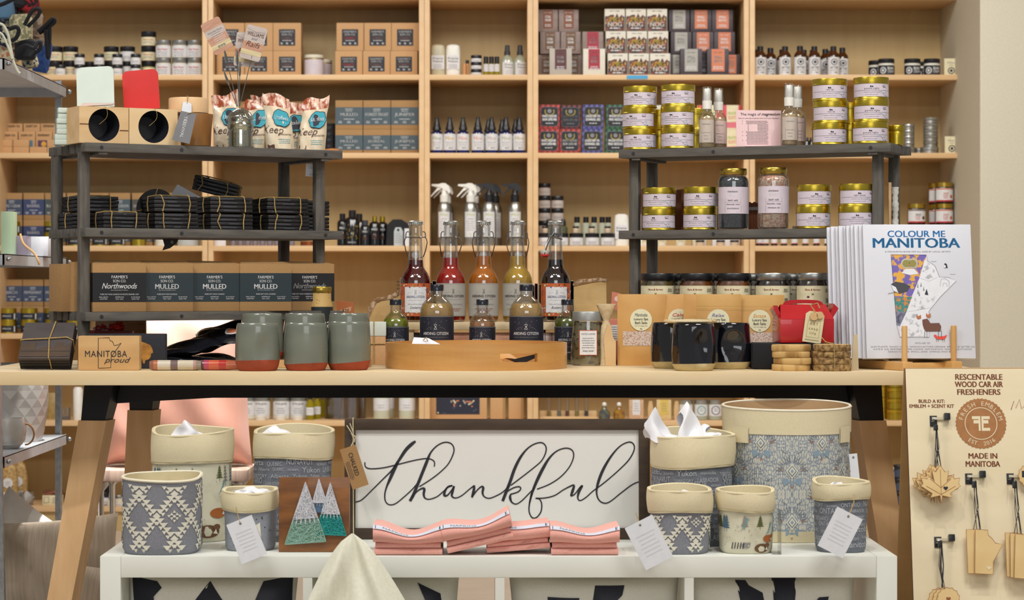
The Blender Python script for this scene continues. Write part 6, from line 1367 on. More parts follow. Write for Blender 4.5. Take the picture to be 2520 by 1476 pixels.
        if hand: lb.text(flavour, x0, .029, .0058, INK, f3, fit=.024, shear=.4, bold=-.01)
        else: lb.text(flavour.upper(), x0, .028, .0022, m_('flav_'+fc, fc), f3, fit=fit*.7, bold=.03); lb.lines(x0, .0245, fit*.6, 1, .01, .0011, m_('flav_'+fc, fc), f3)
        for k in range(9): rnd = random.Random(k); lb.disc(rnd.uniform(-.024, .024), rnd.uniform(.02, .08) if not fancy else rnd.uniform(.024, .074), .0004, INK, f3, 6)
        return [('glass_bottle', gl), ('shrub_liquid', lq_), ('crown_cap', cp_), ('wire_bail', w_, [('ceramic_stopper', st), ('red_gasket', ga)]), ('label', lb)]
    return f_
sw = [(1023, liquid('cranberry_shrub', '6a0a0e', .4), .137, True, True, 'Cranberry', 'a03030', True, 'dark cranberry red swing-top bottle with floral label, leftmost'), (1109, liquid('raspberry_shrub', 'd8200c', .45), .1425, False, False, 'Raspberry', 'a03030', False, 'bright red swing-top bottle, second from left'), (1190, liquid('orange_shrub', 'f08a10', .42), .146, False, False, 'Persian plum', '9c2a3a', False, 'orange swing-top bottle in the middle'), (1274, liquid('yellow_shrub', 'f0c048', .42), .146, False, False, 'Lemon ginger', 'c0a030', False, 'yellow swing-top bottle, fourth from left'), (1367, liquid('saskatoon_shrub', '1b0610', .1), .138, True, True, 'Blueberry', '404080', True, 'nearly black swing-top bottle with stopper hanging out, rightmost')]
for i, (x, lc, top, fancy, hand, fl, fc, dk, lab) in enumerate(sw):
    put('swing_top_bottle', freeze(swing(lc, top, fancy, hand, fl, fc, dk, i == 4)()), (px(x, 5.145), 5.145, RZ+.0006), lab, 'bottle', 'swing-top bottles on the riser', rz=(.06, .22, .05, -.02, .1)[i]*(1 if i != 3 else 6))
# simple syrup bottles
def syrup(big, liq, lev, flavour='RICH LAVENDER SYRUP'):
    def f_():
        if big: P = [(0, 0), (.033, 0), (.0355, .002), (.037, .006), (.037, .112), (.0355, .122), (.031, .132), (.024, .14), (.0175, .145), (.0145, .149), (.0135, .153), (.0135, .168)]; r, lz0, lz1, H, cr, ch = .0375, .012, .105, .1735, .015, .014
        else: P = [(0, 0), (.025, 0), (.027, .002), (.0285, .005), (.0285, .085), (.027, .094), (.023, .102), (.0165, .109), (.0128, .113), (.0122, .118), (.0122, .136)]; r, lz0, lz1, H, cr, ch = .029, .01, .082, .141, .0135, .0125
        k = r/.0375; g = MB().lathe(P, GLASS, 36); l = MB().lathe(inner(P, .96, lev), liq, 32)
        c = MB().lathe([(cr, H-ch), (cr, H-.0015), (cr*.93, H), (0, H)], m_('glossy_black_cap', '191c26', rough=.2, coat=.5), 40)
        lb = MB().cylpatch(r, 1.42, lz0, lz1, mat('night_navy_label', '1a1d2b', .55, hex2='1e2232', scale=60), 24); f = cyl_map(r+.0004); h = lz1-lz0
        lb.bar(-r*1.3, r*1.3, lz1-.0012, lz1-.0009, INKW, f, 16); x0 = -.003*k
        lb.text('ABIDING CITIZEN', x0, lz0+h*.565, .0062*k, INKW, f, fit=.060*k, bold=.02); lb.text('CRAFT BEVERAGE COMPANY', x0, lz0+h*.50, .0016*k, INKG, f, fit=.056*k)
        q = .0032*k; hx, hz = x0, lz0+h*.75; lb.stroke([(hx-q, hz-q*1.6), (hx+q, hz-q*1.6), (hx+q*.8, hz-q), (hx-q*.5, hz+q*.6), (hx-q, hz+q*1.6), (hx+q, hz+q*1.6), (hx+q*.6, hz+q*.6), (hx-q*.7, hz-q), (hx-q, hz-q*1.6)], .0007*k, INKW, f)
        lb.stroke([(hx+.024*k*cos(R(a)), hz-.010*k+.0105*k*sin(R(a))) for a in range(12, 72, 8)], .0004, INKG, f).stroke([(hx+.024*k*cos(R(a)), hz-.010*k+.0105*k*sin(R(a))) for a in range(108, 170, 8)], .0004, INKG, f)
        lb.text('RICH SIMPLE SYRUP', x0, lz0+h*.36, .0042*k, INKG, f, fit=.05*k, bold=.01); lb.text(flavour, x0, lz0+h*.2, .003*k, INKW, f, fit=.046*k)
        lb.bar(r*1.22, r*1.225, lz0, lz1, INKG, f)
        for j in range(12): rnd = random.Random(j+3); lb.disc(rnd.uniform(-r, r), lz0+h*rnd.uniform(.66, .95), .0005, INKW, f, 6)
        return [('glass_bottle', g), ('syrup', l), ('cap', c), ('label', lb)]
    return f_
HON = liquid('honey_syrup', 'f2c67c', .45); GRN = liquid('herb_syrup', '8c9818', .3)
for i, (x, big, lq_, lev, Y_, lab) in enumerate([(1075, True, HON, .133, 5.03, 'large honey-coloured syrup bottle, left of two'), (1295, True, HON, .133, 5.03, 'large honey-coloured syrup bottle, right of two'), (974, False, GRN, .1, 5.045, 'small green syrup bottle with navy label, left'), (1187, False, liquid('rose_syrup', 'dda270', .45), .092, 5.045, 'small amber syrup bottle in the middle'), (1396, False, liquid('olive_syrup', '6a762c', .35), .1, 5.06, 'small olive syrup bottle partly behind the spice jar')]):
    put('syrup_bottle', freeze(syrup(big, lq_, lev)()), T0(x, Y_), lab, 'bottle', 'navy-labelled syrup bottles', rz=(.02, .05, .03, .0, .1)[i])
# bamboo tray
BAM = woodm('bamboo', 'c8985a', 'b88548', (2, 2, 20), .35, .02, 3, coat=.2)
def tray():
    Rr, h, t, n = .19, .053, .009, 96; g = MB(); a0, a1, z0, z1 = R(-90+15.8), R(-90+41), .0165, .034
    def A(i): return -pi+2*pi*i/n
    zs = [0, z0, z1, h]
    for r_ in (Rr, Rr-t):
        for i in range(n):
            for j in range(3):
                am = (A(i)+A(i+1))/2
                if j == 1 and a0 < am < a1: continue
                q = [(r_*cos(a)*(1-.0), r_*sin(a), z) for a, z in ((A(i), zs[j]), (A(i+1), zs[j]), (A(i+1), zs[j+1]), (A(i), zs[j+1]))]
                g.add(q if r_ == Rr else q[::-1], [(0, 1, 2, 3)], BAM)
    for i in range(n):
        q = lambda r_, a, z: (r_*cos(a), r_*sin(a), z)
        g.add([q(Rr, A(i), h), q(Rr, A(i+1), h), q(Rr-t, A(i+1), h), q(Rr-t, A(i), h)], [(0, 1, 2, 3)], BAM)
        if a0 < (A(i)+A(i+1))/2 < a1:
            for z, o in ((z0, 1), (z1, -1)): g.add([q(Rr, A(i), z), q(Rr, A(i+1), z), q(Rr-t, A(i+1), z), q(Rr-t, A(i), z)][::o], [(0, 1, 2, 3)], BAM)
    for a in (a0, a1):
        c = min((A(i) for i in range(n+1)), key=lambda v: abs(v-a)); g.add([(Rr*cos(c), Rr*sin(c), z0), ((Rr-t)*cos(c), (Rr-t)*sin(c), z0), ((Rr-t)*cos(c), (Rr-t)*sin(c), z1), (Rr*cos(c), Rr*sin(c), z1)], [(0, 1, 2, 3)], BAM)
    b = MB().lathe([(0, .002), (Rr-.001, .002), (Rr-t, .008), (0, .008)], BAM, 64)
    return [('rim', g), ('tray_floor', b)]
put('round_tray', tray(), T0(1172, 4.828), 'round bamboo tray with an oval handle slot at the front', 'tray')
for i, (x, y, ht, tl, rz) in enumerate([(1100, 4.78, .052, (0, 0, 0), .3), (1187, 4.80, .058, (0, 0, 0), -.2), (1235, 4.85, .044, (0, 0, 0), .5)]):
    put('wooden_scoop', MB().grid(lambda u, v: ((u-.5)*.09, (v-.5)*.05, ht*.55*sin(pi*u)*sin(pi*(.15+.7*v))), 14, 8, woodm('thin_veneer', 'cf9a58', 'bb8242', (3, 3, 3), .5, .02, 3)).add([(-.045, -.025, 0), (.045, -.025, 0), (.045, .025, 0), (-.045, .025, 0)], [(3, 2, 1, 0)], BAM), T0(x, y, .0085), f'curved wooden spoon bowl lying in the bamboo tray, {["left","middle","right"][i]}', 'spoon', 'wooden spoons in the tray', rz=rz)
put('hang_tag', [('tag_card', MB().prism([(-.032, -.018), (.024, -.02), (.028, .012), (.0, .022), (-.03, .016)], 0, .0008, TAGW)), ('string', MB().tube([(-.01, -.004, .01), (-.004, -.008, .016), (.0, -.006, .008)], .0012, TWINE, 5))], (px(1050, 4.80), 4.80, TZ+.046), 'pale blue card tag tilted in the bamboo tray', 'tag', tilt=(R(-42), R(12), .2))
put('magnet_knife', MB().prism([(-.03, -.006), (.03, .008), (.035, .004), (.0, -.012)], 0, .004, BLACKP), (px(1290, 4.72), 4.72, TZ+.025), 'dark flat item lying inside the tray behind the handle slot', 'tool')
# spice jar, muslin scoop
SPICE = mat('herb_spice_mix', '8f8462', .7, hex2='3b3c2c', scale=95, bump=.7, p0=.5, p1=.64); 
sj = [('glass_jar', MB().lathe([(0, 0), (.034, 0), (.0365, .004), (.0375, .02), (.036, .06), (.032, .094), (.0315, .1), (0, .1)], GLASS, 10)), ('spice_mix', MB().lathe([(0, .003), (.0345, .003), (.0355, .02), (.034, .06), (.03, .092), (0, .093)], SPICE, 10)), ('lid', MB().lathe([(.0335, .0955), (.0335, .114), (.0325, .1155), (0, .1155)], m_('grey_metal_lid', '9b9d9a', metal=.6, rough=.4), 32))]
lb = MB().box(-.0225, .0185-.002, -.0372, -.0366, .022, .076, m_('orange_border_label', 'b5502c')); lb.box(-.021, .0150, -.0377, -.0372, .0235, .0745, LABELW); f = plane_map(-.0382)
lb.text('WINTER WARMER', -.003, .066, .0035, INKG, f, fit=.03); lb.lines(-.003, .058, .028, 5, .005, .0013, INKG, f); lb.text('Simply herbal', -.003, .030, .0038, INK, f, fit=.024, shear=.3); sj.append(('label', lb))
put('spice_jar', sj, T0(1447, 4.97), 'faceted glass jar of herbs and spices with grey lid', 'jar', rz=.05)
mus = mat('muslin_cloth', 'cdb894', .9, hex2='bca680', scale=120, bump=.4)
g = MB().lathe([(0, 0), (.014, 0), (.0145, .05), (.011, .085), (.006, .094), (.008, .1), (.0165, .118), (.021, .13), (.02, .132), (.012, .122), (0, .118)], mus, 18, ey=.7); sc_ = MB().prism([(-.002, 0), (.020, 0), (.020, .052), (.014, .06), (.01, .085), (.002, .088), (-.006, .06)], -.012, -.008, WT)
put('muslin_bag', [('bag_cloth', g), ('wooden_scoop', sc_)], T0(1492, 4.95), 'small gathered muslin bag with a wooden scoop beside spice jar', 'bag')
put('pink_carton', [('carton', MB().box(-.012, .012, 0, .03, 0, .098, m_('salmon_carton', 'c97a66'), .0008)), ('label', MB().box(-.0125, .008, -.0006, 0, .05, .085, LABELW).lines(-.002, .08, .017, 6, .005, .0014, INKG, plane_map(-.0011)))], T0(1512, 5.05), 'salmon carton with white label between muslin bag and kraft pouch', 'box')
put('pink_tag', MB().prism([(-.009, 0), (.012, -.004), (.012, .034), (-.007, .038)], 0, .001, m_('salmon_carton', 'c97a66')).disc(.004, .022, .006, m_('pale_pink_dot', 'e0c0b8'), plane_map(-.0006)), (px(1514, 5.06), 5.06, pz(760, 5.06)), 'reddish tag with round sticker above the salmon carton', 'tag')
# kraft bath salt pouches
KP = mat('kraft_pouch_paper', 'c8995a', .6, hex2='c09050', scale=25, stretch=(1, 1, 1)); KP2 = mat('kraft_pouch_band', 'c99d5a', .5, hex2='c2944f', scale=25)
SALT = mat('white_pink_salt', 'c9b8ac', .6, hex2='a98570', scale=300, bump=.5, p0=.45, p1=.6)
def pouch(word, col, w=.104, h=.152, zipb=False):
    def fx(x, z, o=0.0):
        u = min(1, max(-1, x/(w/2))); v = z/h; t = .019*(1-abs(u)**2.5)*max(0, 1-v)**.7*min(1, .35+v*3); return (x, -t-o-.0003, z)
    g = MB(); g.grid(lambda u, v: fx((u-.5)*w, v*h), 16, 14, KP).grid(lambda u, v: (lambda p: (p[0], -p[1], p[2]))(fx((.5-u)*w, v*h)), 16, 8, KP)
    o = [('pouch_paper', g)]; f1 = lambda x, z: fx(x, z, .0006); f2 = lambda x, z: fx(x, z, .0012)
    if zipb:
        b = MB(); b.grid(lambda u, v: fx((u-.5)*w, h*(.78+.22*v), .0004), 10, 3, KP2).bar(-w/2, w/2, h*.8, h*.805, KP, f1, 10).bar(-w/2, w/2, h*.835, h*.84, KP, f1, 10); o.append(('zip_band', b))
    wd = MB(); wd.grid(lambda u, v: fx((u-.5)*w*.78, h*(.28+.2*v), .0006), 12, 6, SALT); o.append(('salt_window', wd))
    s_ = MB(); zc = h*.64; xo = -.002
    s_.grid(lambda u, v: fx(xo+.0235*v*cos(2*pi*u), zc+.0235*v*sin(2*pi*u), .0014), 28, 3, m_('cream_sticker', 'd9d3b0'))
    f3 = lambda x, z: fx(x, z, .002)
    s_.text(word, xo, zc+.0075, .007, col, f3, fit=.027, shear=.3); s_.text('Luxury Spa', xo, zc-.0005, .0052, INK, f3, fit=.030, bold=.01); s_.text('Bath Salts', xo, zc-.0085, .0052, INK, f3, fit=.026, bold=.01); s_.text('Little Tree Hugger Soap', xo, zc-.0135, .0017, INK, f3, fit=.027); s_.text('80g', xo, zc-.02, .0024, INK, f3)
    o.append(('round_sticker', s_)); return o
DT = m_('dark_teal_print', '2c4a54'); VI = m_('violet_print', '6a5b9a'); OR = m_('orange_yellow_print', 'd99a2c')
for i, (x, Y_, wrd, c, zb, lab) in enumerate([(1579, 4.95, 'Manitoba', DT, False, 'kraft bath salt pouch with Manitoba sticker, leftmost'), (1769, 4.865, 'Relax', VI, True, 'kraft bath salt pouch with Relax sticker behind black mugs'), (1870, 4.875, 'Escape', OR, True, 'kraft bath salt pouch with Escape sticker beside red box'), (1612, 4.985, 'Calm', VI, True, 'kraft pouch mostly hidden behind the leftmost one'), (1672, 4.955, 'Calm', RED_P, False, 'kraft pouch with half-covered sticker in the middle'), (1742, 4.915, 'Dream', VI, False, 'kraft pouch mostly hidden behind the Relax one')]):
    hh = (896 if i < 2 else 896)
    base = VY+.1737*F/Y_; hgt = (base-724-(2 if i in (2,) else 0))*Y_/F
    put('bath_salt_pouch', freeze(pouch(wrd, c, .104 if i != 1 else .094, hgt, zb)), T0(x, Y_), lab, 'pouch', 'kraft bath salt pouches', rz=(0, -.02, .02, 0, 0, 0)[i])
# red gable box
REDC = mat('glossy_red_card', 'b21a22', .3, hex2='a5161e', scale=10, coat=.4)
def gable():
    w, d, h = .112, .075, .048; g = MB()
    g.box(-w/2, w/2, -d/2, d/2, 0, h, REDC, .0008)
    t = h+.030
    g.add([(-w/2, -d/2, h), (w/2, -d/2, h), (w/2-.008, 0, t), (-w/2+.008, 0, t)], [(0, 1, 2, 3)], REDC).add([(w/2, d/2, h), (-w/2, d/2, h), (-w/2+.008, .002, t), (w/2-.008, .002, t)], [(0, 1, 2, 3)], REDC)
    g.add([(-w/2, -d/2, h), (-w/2, d/2, h), (-w/2+.004, 0, h+.02)], [(0, 1, 2)], REDC).add([(w/2, -d/2, h), (w/2, d/2, h), (w/2-.004, 0, h+.02)], [(0, 2, 1)], REDC)
    g.prism([(w/2-.001, h-.002), (w/2+.014, h+.022), (w/2+.004, h+.032), (w/2-.004, h+.01)], -.02, .02, REDC).prism([(-w/2+.001, h-.002), (-w/2-.010, h+.020), (-w/2-.002, h+.028), (-w/2+.004, h+.01)], -.02, .02, REDC)
    hd = MB(); zc = t-.004
    out = catmull([(-.044, zc), (-.038, zc+.010), (-.02, zc+.0135), (.02, zc+.0135), (.038, zc+.010), (.044, zc)], 4); inn = catmull([(.026, zc), (.024, zc+.005), (.0, zc+.0065), (-.024, zc+.005), (-.026, zc)], 4)
    hd.prism(out+inn, -.001, .001, REDC)
    tg = MB(); tg.T = Matrix.Translation((.012, -d/2-.004, .032)) @ Matrix.Rotation(R(8), 4, 'Y')
    tg.prism([(-.0195, -.032), (.0195, -.032), (.0195, .026), (.012, .032), (-.012, .032), (-.0195, .026)], 0, .001, m_('cream_tag', 'd9cfa6')); f = plane_map(-.0006)
    for k, s_ in enumerate(('ART', 'soap', 'life')): tg.text(s_, 0, .004-.0095*k, .0055, m_('sepia', '8a7a50'), f, sp=1.4)
    tg.stroke([(-.013, -.021), (.013, -.021), (.013, .013), (-.013, .013), (-.013, -.021)], .0005, m_('sepia', '8a7a50'), f); tg.lines(0, -.027, .03, 1, .003, .001, m_('sepia', '8a7a50'), f)
    bt = MB(); bt.T = tg.T
    for (x, z, rr) in ((-.003, .022, .0085), (.009, .026, .0075)): 
        bt.T = tg.T @ Matrix.Translation((x, -.003, z)) @ Matrix.Rotation(pi/2, 4, 'X'); bt.lathe([(0, -.001), (rr, -.001), (rr, .001), (0, .001)], WT, 20)
    bt.T = tg.T; bt.tube([(0, -.001, .03), (-.012, .004, .044), (.004, .01, .05), (.008, .002, .04)], .0016, TWINE, 6)
    return [('carton', g), ('handle', hd), ('paper_tag', tg, [('wooden_button', bt)])]
put('black_case', MB().box(-.085, .07, 0, .085, 0, .0535, mat('matt_black_cloth', '101016', .9), .008), T0(1953, 4.725), 'black cloth-covered box under the red gable box', 'box')
put('gable_box', gable(), (px(1977, 4.765), 4.77, TZ+.0545), 'glossy red gable gift box with cream tag', 'box', rz=.10)
BIRCH = woodm('birch_slice', 'd3b27a', 'b98f55', (6, 6, 20), .7, .1, 4)
def slice_(m, r, h, seed, bark=False):
    rnd = random.Random(seed); n = 40; ph = [rnd.uniform(0, 6) for _ in range(3)]; P = []
    g = MB(); vs = []
    prof = [(.97, 0), (1, h*.15), (1, h*.85), (.97, h)]
    for q, z in prof:
        for i in range(n): a = 2*pi*i/n; rr = r*q*(1+.03*sin(2*a+ph[0])+.02*sin(3*a+ph[1])+(.025*sin(9*a+ph[2]+z*40)+.015*rnd.random() if bark else 0)); vs.append((rr*cos(a), rr*sin(a), z))
    g.add(vs, [(j*n+i, j*n+(i+1) % n, (j+1)*n+(i+1) % n, (j+1)*n+i) for j in range(3) for i in range(n)], m); top = MB()
    top.add([v for v in vs[3*n:]], [tuple(range(n))], BIRCH); top.add([v for v in vs[:n]], [tuple(range(n))[::-1]], BIRCH)
    return [('slice_edge', g), ('cut_face', top)]
BK2 = mat('brown_bark', '6b4f30', .95, hex2='b3925c', scale=110, bump=1.0, p0=.4, p1=.62); PB = mat('pale_bark', 'c9a468', .8, hex2='9a7238', scale=28, stretch=(1, 1, .3), bump=.2, p0=.5, p1=.62)
for j in range(4):
    put('wood_slice', freeze(slice_(PB, .0385, .0128, j+1)), (px(1948, 4.665)+.0015*sin(j*2), 4.665, TZ+.0003+j*.0131), f'pale round wooden coaster, {ORD[j]} from bottom, left stack', 'coaster', 'pale round wooden coasters', rz=j)
    put('wood_slice', freeze(slice_(BK2, .0385, .0130, j+9, True)), (px(2046, 4.655)+.001*sin(j*3), 4.655, TZ+.0003+j*.0133), f'bark-edged wooden coaster, {ORD[j]} from bottom, right stack', 'coaster', 'bark-edged round coasters', rz=j*1.7)
put('jute_tie', MB().tube([(.0, -.0405, .001), (.0, -.0415, .03), (.0, -.0405, .054), (0, -.02, .0545), (-.012, 0, .058), (-.018, .01, .066)], .001, TWINE, 5), (px(2046, 4.655), 4.655, TZ+.0006), 'thin jute string round the bark-edged coaster stack', 'string')
put('pine_strip', MB().prism([(-.0065, 0), (.0085, 0), (.006, .072), (-.002, .072)], 0, .004, woodm('grey_pine', 'c9b896', 'b8a684', (8, 8, 1), .7, .05, 3)), T0(2103, 4.672), 'thin pale wooden strip standing beside the bark coasters', 'strip')
# colouring books on their stand
BKW = mat('book_cover_white', 'd0d1d9', .35, hex2='cbccd5', scale=4); PAGE = mat('page_edges', 'b9bac0', .7, hex2='a3a4ac', scale=200, stretch=(1, 30, 1))
BLUE = m_('title_blue', '1f77ad'); BLUE2 = m_('title_blue_light', '2c86c8')
bw, bh = .222, .279
def cover():
    g = MB(); f = plane_map(-.0004); f2 = plane_map(-.0008); f3 = plane_map(-.0012); f4 = plane_map(-.0016); ls = 1/1203.0
    def q(x, y): return ((x-2262.5)*ls*.0+((x-2262.5+(y-724)*.055*-1)*ls*1.07), (888-y)/327.0*bh)
    def Q(P): return [q(*p) for p in P]
    def zx(x, y): return q(2150+x/3.989, 540+y/3.989)
    g.text('COLOUR ME', *zx(415, 207), .0135, BLUE2, f, fit=.118, bold=.05); g.text('MANITOBA', *zx(418, 312), .0205, BLUE, f, fit=.178, bold=.07)
    g.text('A COLOURING BOOK FOR ALL AGES BY LOCAL ARTISTS', *zx(430, 358), .003, INKG, f, fit=.135)
    g.poly([zx(*p) for p in ((183, 381), (512, 383), (495, 470), (440, 640), (380, 800), (330, 960), (282, 1075), (252, 1065))], mat('map_violet_amber', '6b5aa8', .5, hex2='d9a23a', scale=62, p0=.47, p1=.53), f)
    g.poly([zx(*p) for p in ((222, 800), (388, 792), (335, 945), (243, 930))], mat('map_teal_patch', '2f7f78', .5, hex2='c97a3a', scale=120, p0=.5, p1=.6), f2)
    g.poly([zx(*p) for p in ((243, 930), (335, 945), (282, 1075), (252, 1065))], mat('map_slate_patch', '454560', .5, hex2='8c8ca0', scale=150), f2)
    W = mat('map_white_lineart', 'dcdde3', .5, hex2='a9abb2', scale=85, p0=.52, p1=.62)
    g.poly([zx(*p) for p in ((512, 383), (520, 440), (590, 490), (635, 600), (715, 602), (790, 638), (640, 800), (545, 930), (550, 1185), (282, 1185), (282, 1075), (330, 960), (380, 800), (440, 640), (495, 470))], m_('map_white', 'dfe0e6'), f)
    for P in (((495, 430), (570, 500), (620, 600), (540, 640), (450, 610)), ((380, 810), (600, 790), (560, 900), (340, 940)), ((290, 1080), (350, 960), (520, 960), (500, 1175), (290, 1180))): g.poly([zx(*p) for p in P], W, f2)
    g.stroke([zx(*p) for p in ((183, 381), (512, 383), (520, 440), (590, 490), (635, 600), (715, 602), (790, 638), (640, 800), (545, 930), (550, 1185), (282, 1185), (252, 1065), (183, 381))], .0005, INK, f3)
    for x in (325, 385): g.disc(*zx(x, 467), .0105, m_('owl_grey', 'b9b5a8'), f2, r0=0); g.disc(*zx(x, 467), .0075, m_('owl_olive', '8f8640'), f3)
    g.poly([zx(*p) for p in ((285, 560), (320, 520), (400, 520), (440, 570), (360, 580))], m_('map_white', 'dfe0e6'), f2); g.poly([zx(*p) for p in ((348, 475), (362, 475), (355, 495))], ORNG, f4)
    g.poly([zx(*p) for p in ((190, 670), (230, 645), (310, 660), (370, 690), (340, 740), (270, 762), (215, 730))], m_('bird_dark', '3c3c44'), f3); g.poly([zx(*p) for p in ((190, 675), (215, 735), (260, 758), (235, 700))], m_('map_white', 'dfe0e6'), f4); g.stroke([zx(165, 762), zx(250, 745)], .0008, INK, f4)
    for (x, y) in ((405, 665), (436, 680), (466, 670), (440, 740), (492, 710), (452, 760)): g.poly([zx(x-6, y+22), zx(x+6, y+22), zx(x, y-22)], INKG, f3)
    g.poly([zx(*p) for p in ((502, 770), (535, 775), (518, 715))], INK, f3); g.stroke([zx(*p) for p in ((640, 690), (650, 620), (690, 615), (722, 640), (725, 690), (705, 690), (700, 660), (670, 660), (668, 692))], .0005, INKG, f3)
    g.poly([zx(*p) for p in ((678, 512), (672, 480), (685, 462), (700, 475), (710, 512))], INK, f); g.poly([zx(*p) for p in ((676, 508), (668, 495), (676, 478), (690, 490), (690, 510))], m_('map_white', 'dfe0e6'), f2)
    for (x, y) in ((578, 447), (755, 572)): g.stroke([zx(x-25, y-3), zx(x, y+3), zx(x+25, y-2)], .0006, INKG, f)
    BR = m_('moose_brown', '6b4030'); g.poly([zx(*p) for p in ((485, 1015), (530, 1005), (560, 1050), (640, 1048), (658, 1080), (655, 1125), (520, 1128), (500, 1100), (488, 1060))], BR, f4)
    for (x, y) in ((452, 985), (540, 970)): g.poly([zx(x-20, y-22), zx(x-6, y), zx(x+18, y-18), zx(x+22, y+18), zx(x-8, y+28), zx(x-22, y+8)], m_('antler_orange', 'b5693c'), f4)
    for x in (510, 530, 635, 662): g.stroke([zx(x, 1120), zx(x, 1190)], .0008, INK, f4)
    g.poly([zx(*p) for p in ((590, 1165), (612, 1160), (625, 1178), (685, 1175), (715, 1160), (705, 1185), (690, 1205), (625, 1205), (608, 1190))], m_('fox_red', 'dc4433'), f4)
    for x in (618, 636, 672, 690): g.stroke([zx(x, 1200), zx(x+2, 1228)], .0006, INK, f4)
    g.text('WITH ART BY:', *zx(495, 1250), .0034, INKG, f, fit=.032)
    for k, s_ in enumerate(('ALEX PLANTE  DANNY ALLEN  HANNAH GUTHRIE DESIGNS  JEREMY  JD LETTER CO', 'KATE B  KAL BARTESKI  PAPER CANOE  SAM POSNICK  SARAH  LLE STUDIOS', 'SARAH WOLFE  SMALL JANE  STRING AND BONE')): g.text(s_, *zx(495, 1283+24*k), .003, INKG, f, fit=(.212, .2, .14)[k])
    return g
yaw, lean = R(20), R(-11)
bk = MB().box(-bw/2, bw/2, 0, .0118, 0, bh, BKW, .0005); pgs = MB().box(-bw/2+.001, bw/2-.001, .001, .0108, .0005, bh+.0003, PAGE)
X0, Y0 = px(2272, 4.68), 4.70
fr = Matrix.Rotation(yaw, 4, 'Z')
for i in range(10):
    d = i*.0137; sh_ = (.0, .0, -.003, -.003, -.005, -.002, -.006, -.005, -.008, -.009)[i]*.8; dn = (.0, .003, .0, .002, .004, .006, .004, .009, .007, .012)[i]
    o = fr @ Vector((sh_-.001*i, d, 0))
    par = [('cover', cached('bkc', lambda: bk)), ('pages', cached('bkp', lambda: pgs))] if i else [('cover', bk), ('pages', pgs), ('cover_print', cover())]
    par = [(a, b if isinstance(b, (MB, bpy.types.Mesh)) else b) for a, b in par]
    put('colouring_book', par, (X0+o.x, Y0+o.y, TZ+.0235-dn*.25), 'white colouring book with blue title, '+('frontmost with its cover showing' if i == 0 else f'{ORD[i]} from the front, only its edge showing'), 'book', 'colouring books on the wooden stand', tilt=(lean, 0, yaw))
STW = woodm('stand_wood', 'd6aa70', 'c49556', (8, 8, 1.5), .45, .03, 3)
st = []
for k, xx in enumerate((-.052, .062)):
    st.append(('foot_bar', MB().box(xx-.012, xx+.012, -.036, .17, 0, .0175, STW, .002))); st.append(('dowel', MB().lathe([(.006, .0175), (.006, .088), (.0052, .09), (0, .09)], STW, 18, xx, -.022)))
    st.append(('back_dowel', MB().lathe([(.006, .0175), (.006, .15), (0, .15)], STW, 14, xx, .162)))
st.append(('cross_bar', MB().box(-.052, .062, -.004, .008, .004, .0145, STW, .001))); st.append(('cross_bar', MB().box(-.052, .062, .13, .142, .004, .0145, STW, .001)))
o = fr @ Vector((0, 0, 0)); put('book_stand', st, (X0, Y0, TZ+.0003), 'small wooden dowel stand holding the colouring books', 'book stand', rz=yaw)
# ------------------------------------------------------------------ low white cube shelf in front
KZ, KF, KB = .42, 4.25, 4.64
KL, KR = -.713, .755
kp = [('side_panel', MB().box(KL, KL+.038, KF, KB, 0, KZ, WHITE_LACQ, .001)), ('side_panel', MB().box(KR-.038, KR, KF, KB, 0, KZ, WHITE_LACQ, .001)),
      ('top_panel', MB().box(KL+.0382, KR-.0382, KF+.0006, KB, KZ-.0395, KZ-.0003, WHITE_LACQ, .001)), ('bottom_panel', MB().box(KL+.0382, KR-.0382, KF+.0006, KB, .0, .0385, WHITE_LACQ, .001))]
for x in (757, 1230, 1696): X = px(x, KF); kp.append(('divider', MB().box(X-.0085, X+.0085, KF+.001, KB, .0387, KZ-.0397, WHITE_LACQ)))
put('cube_shelf', kp, (0, 0, 0), 'low white lacquered cube shelf unit before the table', 'shelf unit')
def K0(x, Y, dz=0.0): return (px(x, Y), Y, KZ+.0004+dz)
def surf(r, h, n=2.6, wob=.012, seed=0, taper=.05, ey=1.0, sag=.0, dip=.03):
    rnd = random.Random(seed); p = [rnd.uniform(0, 6.28) for _ in range(5)]
    def f(th, z, o=0.0):
        c, s_ = cos(th), sin(th); k = (abs(c)**n+abs(s_)**n)**(-1/n); v = z/h
        k = 1+(k-1)*.8
        rr = r*(1-taper*(1-v))*(1+wob*(sin(3*th+p[0]+3*v)+.6*sin(5*th+p[1]-6*v)+.8*sin(2*th+p[2])*v))*(1-.06*max(0, .06-v)/.06)
        zz = z+sag*v*sin(2*th+p[3])*h-dip*v**3*cos(th)*h*.5
        return (k*rr*s_+o*s_, -(k*rr*c+o*c)*ey, zz)
    return f
